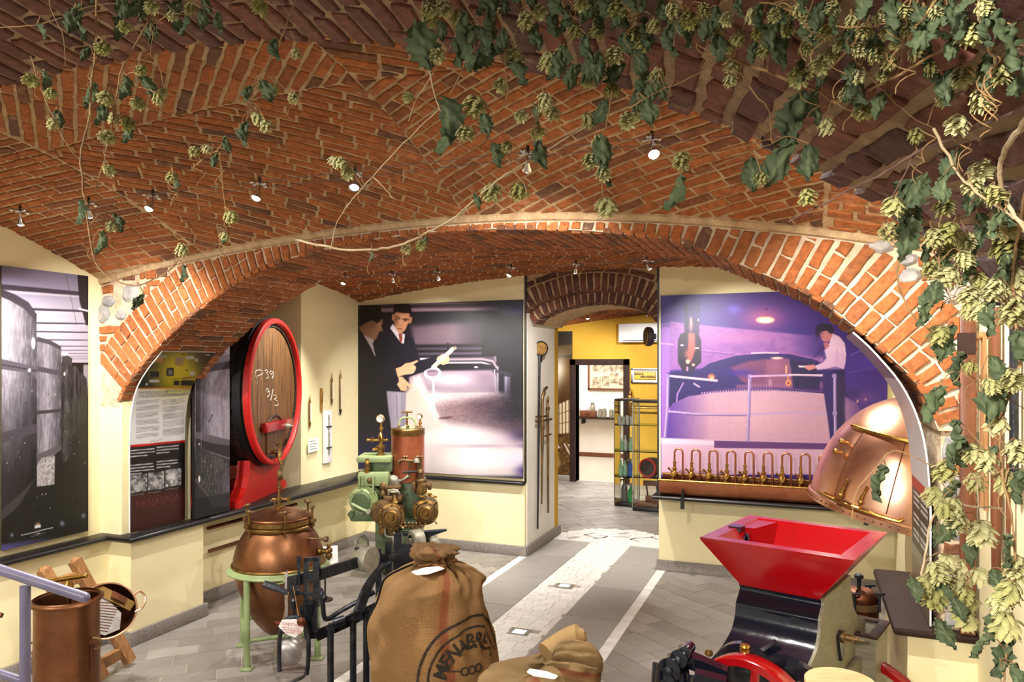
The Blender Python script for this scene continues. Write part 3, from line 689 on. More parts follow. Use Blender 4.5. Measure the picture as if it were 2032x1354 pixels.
# ================================================================ printed photographs and panels (flat print as vertex colour)
def vnoise(x, y, seed=0):
    """smooth value noise"""
    r = np.random.RandomState(seed); T = r.rand(64, 64); xi, yi = np.floor(x).astype(int), np.floor(y).astype(int); fx, fy = x-xi, y-yi
    fx, fy = fx*fx*(3-2*fx), fy*fy*(3-2*fy); g = lambda i, j: T[i % 64, j % 64]
    return (g(xi, yi)*(1-fx)+g(xi+1, yi)*fx)*(1-fy)+(g(xi, yi+1)*(1-fx)+g(xi+1, yi+1)*fx)*fy
PRINT_INK = .74                          # reflectance of the paper white
class Canvas:
    def __init__(s, x, y, base=(0, 0, 0)):
        s.x, s.y = x, y; s.c = np.zeros(x.shape+(3,)); s.c[:] = np.array(base)/255; s.o = (0, 0); s.k = 1.0
    def view(s, x0, y0, k): s.o = (x0, y0); s.k = k; return s
    def P(s, pts): return [(s.o[0]+p[0]/s.k, s.o[1]+p[1]/s.k) for p in pts]
    def put(s, a, color):
        s.c = s.c*(1-a[..., None])+np.array(color)/255*a[..., None]; return s
    def mask(s, d, feather): return np.clip(.5-d/max(feather/s.k, .7), 0, 1)
    def sdf(s, pts):
        P = s.P(pts); d = np.full(s.x.shape, 1e9); ins = np.zeros(s.x.shape, bool)
        for i in range(len(P)):
            (ax, ay), (bx, by) = P[i], P[i-1]; ex, ey = bx-ax, by-ay; wx, wy = s.x-ax, s.y-ay
            t = np.clip((wx*ex+wy*ey)/(ex*ex+ey*ey+1e-9), 0, 1); d = np.minimum(d, (wx-ex*t)**2+(wy-ey*t)**2)
            c = ((ay > s.y) != (by > s.y)) & (s.x < (bx-ax)*(s.y-ay)/(by-ay+1e-12)+ax); ins ^= c
        return np.where(ins, -1, 1)*np.sqrt(d)
    def poly(s, pts, color, f=3, a=1.0): return s.put(s.mask(s.sdf(pts), f)*a, color)
    def ell(s, cx, cy, rx, ry, color, f=3, a=1.0, rot=0):
        (px, py), = s.P([(cx, cy)]); c, n = math.cos(rot), math.sin(rot); dx, dy = s.x-px, s.y-py
        u, v = (dx*c+dy*n)/(rx/s.k), (-dx*n+dy*c)/(ry/s.k); r = np.sqrt(u*u+v*v); return s.put(s.mask((r-1)*min(rx, ry)/s.k, f)*a, color)
    def blob(s, cx, cy, rx, ry, color, a=1.0, rot=0):
        (px, py), = s.P([(cx, cy)]); c, n = math.cos(rot), math.sin(rot); dx, dy = s.x-px, s.y-py
        u, v = (dx*c+dy*n)/(rx/s.k), (-dx*n+dy*c)/(ry/s.k); return s.put(np.exp(-(u*u+v*v)*1.2)*a, color)
    def line(s, pts, w, color, f=2, a=1.0, closed=False):
        P = s.P(pts); d = np.full(s.x.shape, 1e9)
        for i in range(len(P)-(0 if closed else 1)):
            (ax, ay), (bx, by) = P[i], P[(i+1) % len(P)]; ex, ey = bx-ax, by-ay; wx, wy = s.x-ax, s.y-ay
            t = np.clip((wx*ex+wy*ey)/(ex*ex+ey*ey+1e-9), 0, 1); d = np.minimum(d, (wx-ex*t)**2+(wy-ey*t)**2)
        return s.put(s.mask(np.sqrt(d)-w/2/s.k, f)*a, color)
    def lgrad(s, p0, p1, color, a0=0.0, a1=1.0, inside=None, f=3):
        (ax, ay), (bx, by) = s.P([p0, p1]); ex, ey = bx-ax, by-ay
        t = np.clip(((s.x-ax)*ex+(s.y-ay)*ey)/(ex*ex+ey*ey), 0, 1); w = a0+(a1-a0)*t
        if inside is not None: w = w*s.mask(s.sdf(inside), f)
        return s.put(w, color)
    def mottle(s, pts, amount, sx, sy, seed=1, f=6, dark=(0, 0, 0), light=(255, 255, 255)):
        n = vnoise(s.x*sx, s.y*sy, seed)*.6+vnoise(s.x*sx*2.3, s.y*sy*2.3, seed+1)*.4-.5
        w = s.mask(s.sdf(pts), f) if pts else np.ones(s.x.shape)
        s.put(np.clip(n, 0, 1)*2*amount*w, light); s.put(np.clip(-n, 0, 1)*2*amount*w, dark); return s
def print_mesh(name, G, C, mat_, parent):
    """G: (n, m, 3) points, C: (n, m, 3) sRGB"""
    n, m = G.shape[:2]; idx = np.arange(n*m).reshape(n, m)
    q = np.stack([idx[:-1, :-1], idx[1:, :-1], idx[1:, 1:], idx[:-1, 1:]], -1).reshape(-1, 4)
    me = bpy.data.meshes.new(name); me.vertices.add(n*m); me.vertices.foreach_set('co', G.reshape(-1).astype(np.float32))
    me.loops.add(q.size); me.loops.foreach_set('vertex_index', q.reshape(-1).astype(np.int32)); me.polygons.add(len(q))
    me.polygons.foreach_set('loop_start', (np.arange(len(q))*4).astype(np.int32)); me.polygons.foreach_set('loop_total', np.full(len(q), 4, np.int32)); me.update(calc_edges=True)
    c = np.clip(C, 0, 1); lin = np.where(c <= .04045, c/12.92, ((c+.055)/1.055)**2.4)
    lin = lin*PRINT_INK
    a = me.attributes.new('print', 'FLOAT_COLOR', 'POINT'); a.data.foreach_set('color', np.concatenate([lin, np.ones(lin.shape[:2]+(1,))], -1).reshape(-1).astype(np.float32))
    me.materials.append(mat_); return link_mesh(name, me, parent)
def flat_panel(name, label, cat, bl, br, tl, n, size, paint, thick=.012, gloss=False, parent=None, border=None, tilt=None):
    """bl, br, tl corners in the room; n = normal towards the viewer"""
    bl, br, tl, n = (np.array(p, float) for p in (bl, br, tl, n)); nu, nv = size
    t = parent or thing(name, label, cat, tuple((bl+br)/2)); o = np.array(t.location) if not parent else np.zeros(3)
    w, h = br-bl, tl-bl; m = MB(); bk = [bl, br, br+h, tl]
    m.prism([p-n*.0 -o for p in bk], (0, 0, 0), tuple(-n*thick)); m.build('board', M['blackmetal'] if border is None else border, t, False)
    u, v = np.meshgrid(np.linspace(0, 1, nu), np.linspace(0, 1, nv), indexing='ij')
    G = bl+u[..., None]*w+v[..., None]*h+n*.0015; pr = proj(G); cv = Canvas(pr[..., 0], pr[..., 1]); paint(cv)
    print_mesh('print', G-o, cv.c, M['print_gloss' if gloss else 'print'], t)
    return t, o
# ---------------------------------------------------------------- two men in the fermenting room
def paint_men(c):
    c.view(690, 585, 3.611); K = (8, 7, 16); c.c[:] = np.array((10, 9, 20))/255
    c.poly([(20, 60), (1300, 30), (1300, 85), (20, 120)], (60, 44, 60), 14); c.poly([(220, 98), (900, 92), (1080, 84), (1080, 112), (240, 126)], (150, 122, 138), 10); c.poly([(60, 70), (1000, 54), (1000, 62), (60, 78)], (120, 96, 110), 5)
    c.lgrad((900, 0), (1150, 0), (12, 12, 34), 0, 1, [(800, 20), (1310, 20), (1310, 250), (800, 250)], 60); c.blob(1220, 120, 110, 80, (52, 58, 100), .8)
    c.poly([(20, 110), (100, 95), (80, 160), (20, 170)], (90, 76, 84), 14, .7); c.poly([(20, 190), (62, 200), (60, 240), (20, 240)], (110, 96, 104), 8, .8)
    c.poly([(455, 225), (960, 190), (990, 360), (470, 365)], (96, 78, 92), 40); c.blob(700, 260, 190, 80, (112, 92, 102), .6); c.lgrad((760, 0), (1020, 0), (14, 11, 24), 0, 1, [(700, 150), (1310, 150), (1310, 450), (700, 450)], 30)
    for y0 in (360, 397, 433): c.poly([(470, y0), (1060, y0-6), (1060, y0+12), (470, y0+18)], (12, 9, 16), 4)
    c.poly([(480, 380), (960, 376), (960, 395), (480, 397)], (74, 62, 82), 5, .8); c.poly([(490, 416), (960, 410), (960, 430), (490, 434)], (84, 72, 94), 5, .8); c.line([(717, 350), (717, 440)], 14, (12, 9, 16)); c.ell(985, 345, 26, 50, (10, 8, 16), 10)
    c.poly([(500, 448), (1060, 446), (1060, 470), (500, 472)], (120, 104, 130), 10, .6); c.poly([(510, 455), (600, 455), (590, 472), (520, 472)], (226, 216, 226), 4)
    c.line([(700, 466), (960, 462), (1040, 478), (1066, 520)], 16, (150, 132, 146), 5); c.line([(720, 488), (960, 486), (1030, 505)], 12, (190, 172, 184), 5); c.line([(1056, 446), (1060, 480)], 14, (120, 104, 120), 4)
    c.poly([(470, 505), (1040, 500), (1060, 540), (470, 545)], (16, 12, 20), 8); c.ell(920, 520, 14, 6, (225, 215, 225), 4)
    # pale vat wall, foam and liquor
    c.poly([(430, 560), (700, 545), (1035, 540), (1070, 600), (1070, 690), (560, 700), (450, 690)], (146, 128, 146), 16); c.blob(740, 610, 200, 50, (226, 216, 228), .75); c.blob(980, 600, 90, 60, (120, 98, 118), .6)
    c.line([(1052, 540), (1060, 690)], 10, (170, 158, 172)); c.line([(1074, 520), (1074, 695)], 14, (150, 140, 156), 3); c.poly([(1060, 535), (1225, 580), (1190, 592), (1060, 556)], (50, 42, 58), 6)
    c.poly([(1120, 580), (1166, 590), (1166, 735), (1120, 735)], (110, 104, 130), 5); c.poly([(1128, 590), (1142, 590), (1140, 720), (1128, 720)], (170, 166, 184), 5)
    c.poly([(420, 700), (1060, 690), (1310, 760), (1310, 1300), (270, 1300), (270, 1000)], (206, 188, 194), 26); c.poly([(640, 800), (860, 760), (1310, 700), (1310, 1010), (1060, 975), (760, 930), (640, 880)], (112, 88, 98), 70); c.blob(760, 830, 150, 90, (152, 122, 128), .7)
    c.blob(1200, 820, 220, 150, (20, 14, 34), .95); c.blob(1290, 720, 160, 160, (8, 7, 18), 1); c.poly([(1180, 560), (1310, 540), (1310, 760), (1180, 740)], (8, 7, 18), 40); c.blob(980, 790, 130, 50, (70, 52, 66), .7); c.blob(620, 730, 120, 40, (230, 214, 222), .7)
    c.blob(700, 1010, 320, 90, (255, 250, 252), 1); c.blob(560, 960, 130, 160, (244, 228, 228), .9); c.blob(1130, 1030, 120, 28, (214, 190, 216), .7); c.blob(1250, 1010, 110, 60, (40, 28, 66), .8); c.blob(900, 1180, 360, 110, (255, 252, 253), 1); c.blob(980, 1085, 260, 14, (164, 136, 168), .6)
    c.blob(1270, 1085, 60, 16, (120, 90, 150), .8); c.blob(1210, 1190, 110, 60, (226, 212, 238), .8); c.blob(1265, 1265, 70, 50, (60, 48, 110), .9)
    c.poly([(640, 880), (760, 870), (720, 892), (640, 892)], (90, 60, 70), 8, .8)
    c.mottle([(560, 700), (1250, 700), (1250, 960), (560, 960)], .14, .25, .5, 5, 60)
    # steam plume in front of the trousers
    c.poly([(470, 590), (520, 580), (640, 880), (680, 960), (520, 1000), (400, 980), (410, 720)], (232, 206, 200), 40, .9); c.blob(470, 740, 60, 80, (226, 190, 176), .7)
    for a, b in (((480, 600), (640, 900)), ((510, 590), (650, 880))): c.line([a, b], 14, (244, 232, 238), 12, .7)
    # long handled valve
    c.line([(612, 600), (618, 740), (622, 870)], 14, (240, 232, 238), 4); c.poly([(565, 745), (628, 745), (628, 775), (565, 775)], (246, 240, 246), 5); c.ell(608, 563, 62, 46, (244, 236, 240), 4); c.ell(608, 560, 43, 28, (150, 128, 150), 4); c.poly([(566, 545), (650, 545), (650, 552), (566, 552)], (40, 30, 44), 5, .6)
    c.line([(620, 520), (768, 380)], 22, (216, 198, 178), 3); c.line([(628, 516), (764, 388)], 5, (160, 138, 120), 2); c.line([(758, 395), (768, 375)], 14, (120, 90, 76), 3)
    # man in the jersey
    J = (13, 14, 34)
    c.poly([(300, 235), (410, 285), (470, 310), (520, 470), (640, 440), (650, 500), (520, 560), (440, 590), (400, 705), (250, 700), (190, 560), (200, 330)], J, 8)
    c.poly([(278, 690), (420, 700), (415, 820), (420, 900), (440, 1100), (320, 1010), (290, 820)], (150, 142, 164), 8); c.lgrad((280, 0), (420, 0), (196, 188, 206), 0, .7, [(300, 700), (380, 700), (380, 1000), (320, 1000)], 14); c.line([(350, 720), (356, 900)], 8, (110, 102, 126), 8, .6)
    c.poly([(322, 210), (345, 240), (385, 275), (410, 285), (402, 352), (380, 345), (330, 275), (304, 240)], (220, 212, 222), 3); c.poly([(364, 278), (390, 278), (392, 320), (384, 350), (372, 335)], (140, 62, 40), 4)
    c.view(690, 590, 6.448)
    SK, SH = (202, 142, 104), (132, 84, 62)
    c.poly([(590, 190), (800, 200), (806, 300), (768, 345), (735, 420), (690, 462), (650, 455), (605, 385), (590, 300)], SK, 8); c.ell(583, 255, 16, 46, SK, 5); c.ell(800, 290, 24, 50, (180, 122, 92), 6, 1, .2)
    c.lgrad((600, 300), (640, 380), (120, 76, 58), .9, 0, [(588, 250), (640, 280), (650, 455), (600, 390)], 22); c.blob(700, 250, 60, 30, (226, 168, 128), .6); c.blob(720, 360, 30, 40, (220, 158, 120), .5)
    c.poly([(580, 215), (590, 110), (640, 75), (770, 75), (815, 120), (822, 240), (800, 262), (786, 205), (700, 205), (640, 190), (610, 195), (596, 230)], (12, 10, 16), 6)
    c.line([(606, 244), (640, 252), (668, 272)], 14, (26, 18, 18), 4); c.line([(704, 282), (740, 278), (776, 286)], 13, (26, 18, 18), 4); c.ell(640, 276, 20, 9, (58, 38, 34), 4); c.ell(738, 298, 22, 9, (58, 38, 34), 4); c.ell(640, 274, 7, 6, (210, 190, 180), 2, .6)
    c.poly([(672, 280), (694, 282), (686, 350), (664, 358), (656, 345)], (226, 170, 132), 6, .8); c.line([(652, 352), (690, 360)], 6, SH, 4); c.ell(664, 404, 28, 8, (150, 74, 62), 4); c.line([(640, 404), (690, 408)], 4, (90, 44, 40), 2)
    # man in the coat, seen from behind
    c.poly([(140, 390), (210, 330), (300, 290), (448, 275), (446, 330), (430, 365), (448, 420), (440, 442), (405, 440), (388, 480), (390, 510), (365, 545), (300, 540), (220, 500)], (142, 100, 74), 8); c.blob(400, 340, 40, 60, (176, 128, 94), .7); c.ell(296, 365, 26, 56, (156, 108, 80), 6, 1, .2); c.ell(300, 370, 10, 36, (104, 66, 50), 6, .8, .2); c.line([(395, 312), (430, 318)], 6, (40, 28, 26), 3)
    c.poly([(120, 370), (130, 180), (180, 100), (420, 105), (446, 270), (380, 335), (310, 295), (230, 330), (150, 380)], (10, 9, 15), 8)
    c.poly([(180, 470), (260, 510), (340, 550), (318, 590), (330, 650), (352, 740), (350, 765), (290, 640), (220, 520)], (168, 152, 158), 6); c.mottle([(180, 470), (340, 550), (352, 765), (220, 520)], .25, 1.2, .3, 3)
    c.poly([(30, 400), (130, 400), (200, 480), (300, 650), (352, 770), (400, 900), (470, 1200), (560, 1700), (560, 2300), (30, 2300)], (9, 9, 22), 8); c.lgrad((0, 1500), (0, 2200), (22, 22, 96), 0, .85, [(30, 1300), (520, 1500), (560, 2300), (30, 2300)], 60)
    c.poly([(350, 560), (420, 440), (480, 420), (500, 1100), (480, 1300), (400, 900)], (11, 11, 26), 20)
    # hands
    H_, HS = (232, 178, 140), (160, 104, 80)
    c.poly([(612, 915), (690, 885), (740, 845), (800, 838), (890, 806), (902, 822), (840, 862), (872, 890), (870, 930), (840, 975), (800, 985), (740, 990), (640, 1020)], H_, 6)
    for a in (((760, 890), (850, 880)), ((750, 930), (850, 940)), ((760, 860), (830, 862))): c.line(a, 5, HS, 6, .6)
    c.poly([(650, 1015), (700, 1020), (760, 1080), (830, 1160), (820, 1175), (755, 1130), (762, 1180), (735, 1200), (680, 1195), (660, 1160), (630, 1115), (655, 1080)], H_, 6); c.line([(700, 1100), (720, 1180)], 5, HS, 6, .6); c.line([(735, 1090), (745, 1180)], 5, HS, 6, .5)
    c.poly([(1135, 800), (1150, 765), (1220, 725), (1290, 745), (1305, 800), (1280, 850), (1220, 868), (1180, 850)], H_, 6); c.line([(1090, 890), (1340, 660)], 40, (224, 206, 184), 5); c.line([(1240, 790), (1290, 800)], 5, HS, 5, .7); c.line([(1230, 820), (1280, 832)], 5, HS, 5, .7)
    c.view(690, 585, 3.611); c.poly([(1160, 1184), (1186, 1184), (1186, 1202), (1160, 1202)], (235, 220, 240), 3, .6); c.line([(1120, 1222), (1222, 1226)], 3, (240, 232, 245), 2, .7); c.line([(1140, 1236), (1205, 1240)], 3, (240, 232, 245), 2, .6)
YP = YB-.03
a = onY(697, 931, YP); b = onY(1050, 949, YP); tl = onY(697, 605, YP); zb = (a[2]+b[2])/2
flat_panel('photo_panel', 'colour photograph of two men watching beer foam in a vat', 'photo print', (a[0], YP, zb), (XPL-.01, YP, zb), (a[0], YP, (onY(697, 605, YP)[2]+onY(1050, 596, YP)[2])/2), (0, -1, 0), (300, 300), paint_men)
# ---------------------------------------------------------------- violet brewhouse
def paint_brew(c):
    c.view(1300, 570, 3.760); c.c[:] = np.array((62, 40, 112))/255
    c.lgrad((0, 60), (0, 300), (74, 52, 128), 1, 0); c.blob(900, 120, 500, 160, (70, 44, 110), .8); c.blob(590, 165, 60, 40, (112, 106, 190), .8); c.blob(250, 110, 200, 60, (44, 34, 110), .8); c.blob(60, 100, 60, 60, (90, 96, 180), .6)
    c.poly([(110, 255), (320, 280), (1250, 370), (1250, 560), (110, 620)], (142, 104, 156), 10); c.mottle([(110, 255), (1250, 370), (1250, 560), (110, 620)], .22, .09, .14, 11, 10, (80, 50, 110), (196, 150, 180)); c.blob(640, 380, 260, 50, (176, 128, 160), .6); c.lgrad((1000, 0), (1260, 0), (52, 36, 104), 0, .85, [(980, 330), (1260, 370), (1260, 520), (980, 520)], 30)
    c.poly([(45, 280), (112, 270), (112, 1130), (45, 1130)], (150, 116, 176), 8); c.poly([(45, 270), (112, 262), (112, 300), (45, 300)], (110, 84, 150), 8); c.line([(45, 420), (130, 428)], 10, (190, 160, 196), 4)
    c.line([(330, 480), (640, 510)], 5, (90, 60, 120), 3, .8); c.line([(330, 470), (640, 498)], 4, (200, 160, 190), 3, .6)
    c.blob(810, 230, 170, 90, (190, 120, 150), .75); c.ell(822, 245, 68, 26, (255, 214, 176), 8); c.ell(822, 248, 52, 16, (255, 246, 226), 6); c.poly([(780, 220), (860, 220), (845, 195), (800, 195)], (150, 92, 120), 10, .8); c.ell(830, 165, 12, 5, (36, 24, 70), 4)
    # copper column
    c.poly([(218, 120), (330, 120), (330, 340), (300, 350), (218, 340)], (34, 22, 66), 10); c.poly([(240, 100), (320, 100), (320, 240), (240, 240)], (40, 28, 96), 16)
    c.poly([(170, 400), (190, 350), (240, 330), (320, 340), (344, 400), (344, 560), (300, 600), (290, 640), (220, 640), (190, 600), (170, 560)], (30, 18, 44), 8); c.poly([(248, 345), (296, 345), (300, 470), (268, 560), (244, 560)], (170, 104, 96), 14, .9); c.blob(268, 280, 14, 60, (206, 150, 140), .9); c.line([(266, 230), (268, 275)], 6, (255, 226, 190), 4); c.ell(200, 434, 12, 6, (240, 225, 235), 3); c.ell(322, 245, 6, 10, (230, 200, 200), 3); c.ell(312, 455, 18, 5, (235, 215, 225), 3)
    c.blob(245, 500, 30, 40, (150, 100, 90), .9); c.ell(244, 556, 14, 16, (255, 222, 180), 6); c.ell(285, 580, 12, 10, (240, 190, 160), 5); c.line([(240, 600), (242, 680)], 14, (206, 160, 180), 6)
    # dome of the kettle
    D = [(130, 830), (200, 750), (300, 640), (420, 560), (600, 508), (820, 488), (1010, 496), (1160, 530), (1330, 600), (1500, 700), (1620, 810), (1640, 850), (1250, 800), (900, 775), (500, 780), (330, 800)]
    c.poly([(90, 640), (330, 620), (350, 800), (100, 900)], (30, 18, 72), 8); c.poly(D, (40, 24, 86), 5); c.line(D[3:8], 8, (168, 120, 170), 7); c.line([(720, 493), (820, 490), (920, 492)], 9, (250, 220, 220), 6)
    c.poly([(560, 600), (700, 550), (830, 535), (830, 740), (730, 745), (640, 700)], (116, 74, 104), 24); c.poly([(825, 540), (1000, 535), (1020, 640), (1030, 760), (820, 760)], (132, 90, 114), 10); c.blob(900, 600, 60, 60, (156, 110, 130), .7); c.ell(910, 530, 46, 9, (250, 214, 190), 6); c.poly([(1005, 545), (1200, 570), (1240, 700), (1190, 760), (1040, 750)], (28, 16, 64), 12)
    c.blob(640, 640, 130, 30, (64, 40, 130), .8); c.poly([(600, 730), (800, 720), (1000, 725), (1000, 752), (610, 756)], (140, 100, 130), 10, .7); c.line([(350, 788), (600, 760), (900, 752), (1250, 780)], 12, (90, 60, 110), 6)
    c.line([(978, 590), (978, 640)], 12, (236, 190, 150), 5); c.ell(994, 715, 22, 24, (226, 160, 110), 4); c.ell(994, 717, 9, 10, (110, 60, 70), 4); c.line([(992, 660), (994, 700)], 14, (200, 140, 110), 5); c.ell(858, 715, 14, 30, (170, 130, 150), 6); c.ell(420, 670, 26, 22, (210, 140, 90), 12, .9); c.ell(425, 676, 8, 8, (255, 230, 170), 4); c.line([(290, 720), (330, 745)], 10, (230, 210, 230), 5); c.ell(1240, 735, 14, 34, (120, 84, 124), 8)
    c.line([(160, 870), (165, 800), (210, 715)], 10, (176, 146, 196), 4)
    # wall of the kettle
    W = [(90, 960), (130, 870), (250, 815), (420, 790), (640, 775), (900, 772), (1260, 795), (1420, 820), (1500, 870), (1560, 960), (1560, 1180), (60, 1180)]
    c.poly(W, (208, 176, 186), 6); c.lgrad((60, 0), (420, 0), (70, 46, 128), .95, 0, W, 6); c.blob(760, 960, 260, 160, (226, 194, 196), .7); c.lgrad((1340, 0), (1560, 0), (84, 56, 122), 0, .95, W, 6); c.mottle(W, .06, .4, .5, 21)
    for i in range(46):
        t = i/45; c.ell(350+900*t, 792-40*math.sin(PI*min(1, t*1.0))*.62+ (0 if t < .6 else (t-.6)*20), 5, 5, (240, 220, 230), 3, .8)
    c.line([(430, 800), (440, 1130)], 3, (176, 146, 166), 4, .6); c.line([(560, 790), (552, 1130)], 3, (176, 146, 166), 4, .5)
    c.poly([(45, 1125), (440, 1140), (1340, 1160), (1340, 1400), (45, 1400)], (222, 196, 206), 6); c.poly([(440, 1146), (1460, 1170), (1460, 1215), (440, 1200)], (98, 62, 110), 5); c.poly([(45, 1128), (440, 1150), (440, 1180), (45, 1170)], (244, 226, 232), 5)
    # rails
    R_ = (176, 158, 190)
    c.line([(96, 660), (92, 900), (74, 1120)], 22, (140, 120, 168), 4); c.line([(92, 660), (88, 900), (70, 1120)], 8, (206, 190, 214), 4); c.line([(98, 662), (460, 698)], 16, (236, 214, 222), 5); c.ell(96, 662, 18, 16, (150, 130, 176), 4)
    c.line([(104, 928), (300, 945), (690, 950), (1000, 938), (1400, 945)], 14, (196, 176, 204), 4); c.line([(104, 938), (300, 956), (690, 960)], 6, (90, 66, 120), 4, .8)
    c.line([(706, 662), (700, 940), (690, 1145)], 24, (150, 132, 172), 4); c.line([(700, 662), (694, 940), (684, 1145)], 8, (214, 198, 220), 4); c.ell(706, 668, 18, 18, (150, 132, 176), 4); c.line([(710, 666), (1060, 655), (1400, 664), (1740, 712)], 14, (210, 186, 210), 4); c.line([(1000, 655), (1250, 655)], 8, (255, 240, 240), 5)
    # far wall at right
    c.poly([(1420, 450), (1745, 450), (1745, 860), (1600, 900), (1440, 820), (1400, 620)], (64, 42, 120), 20); c.blob(1600, 560, 120, 60, (84, 64, 150), .8); c.blob(1560, 830, 120, 60, (112, 80, 130), .7); c.line([(1455, 510), (1520, 480), (1600, 492)], 5, (170, 156, 210), 5, .7); c.line([(1440, 640), (1640, 600), (1690, 590)], 5, (140, 120, 190), 6, .6); c.ell(1510, 852, 6, 12, (240, 190, 160), 5); c.ell(1570, 838, 5, 8, (230, 190, 180), 5); c.blob(1480, 800, 50, 40, (40, 24, 80), .8)
    # brewer in a white shirt
    c.poly([(1250, 620), (1340, 590), (1410, 610), (1415, 760), (1400, 900), (1420, 1060), (1400, 1165), (1310, 1165), (1290, 1000), (1260, 800)], (42, 28, 92), 6); c.lgrad((1250, 0), (1420, 0), (24, 14, 56), 0, .8, [(1330, 620), (1415, 620), (1420, 1160), (1330, 1160)], 20)
    c.line([(1340, 660), (1342, 940), (1346, 1160)], 22, (160, 144, 184), 4); c.line([(1336, 660), (1338, 940), (1340, 1160)], 8, (216, 202, 224), 4); c.ell(1340, 940, 18, 22, (176, 160, 196), 4); c.ell(1336, 662, 18, 16, (176, 160, 196), 4)
    c.poly([(1320, 345), (1375, 370), (1415, 420), (1425, 500), (1420, 560), (1408, 612), (1345, 592), (1290, 606), (1215, 618), (1190, 590), (1250, 565), (1280, 530), (1270, 470), (1300, 420)], (238, 216, 228), 4); c.lgrad((1280, 400), (1360, 600), (206, 176, 204), 0, .6, [(1270, 470), (1420, 500), (1408, 612), (1200, 618)], 14); c.line([(1360, 470), (1352, 590)], 8, (200, 170, 200), 8, .7); c.line([(1385, 440), (1412, 560)], 6, (206, 180, 206), 8, .6)
    c.poly([(1222, 340), (1240, 330), (1300, 320), (1325, 360), (1300, 405), (1262, 408), (1246, 396), (1240, 380), (1230, 385), (1236, 362)], (196, 138, 136), 5); c.poly([(1195, 330), (1205, 290), (1250, 268), (1310, 280), (1340, 320), (1325, 350), (1300, 345), (1280, 322), (1240, 336), (1225, 352), (1205, 380)], (26, 14, 44), 6); c.line([(1232, 346), (1252, 350)], 5, (50, 28, 50), 3); c.poly([(1255, 415), (1290, 410), (1300, 440), (1280, 465), (1262, 450)], (186, 126, 126), 5); c.poly([(1262, 470), (1300, 440), (1300, 520), (1280, 530)], (230, 206, 222), 6)
    c.poly([(1115, 585), (1190, 578), (1198, 606), (1150, 622), (1120, 606)], (206, 150, 140), 5); c.poly([(1070, 585), (1120, 588), (1118, 600), (1072, 597)], (255, 240, 236), 3); c.line([(1190, 520), (1260, 440)], 10, (40, 24, 70), 6, .8)
    c.poly([(1250, 370), (1200, 400), (1190, 330), (1215, 360)], (46, 30, 86), 20, .5); g = c.c.mean(-1, keepdims=True); c.c = np.clip(g+(c.c-g)*1.35, 0, 1)*np.array([.97, .93, 1.0])
a = onY(1311, 950, YP); b = onY(1761, 950, YP); za = onY(1500, 905, YP)[2]
zt = (onY(1311, 585, YP)[2]+onY(1540, 581, YP)[2])/2
flat_panel('photo_panel', 'violet photograph of a brewer in a white shirt beside the kettle', 'photo print', (a[0], YP, LZ+.01), (b[0], YP, LZ+.01), (a[0], YP, zt), (0, -1, 0), (340, 300), paint_brew)
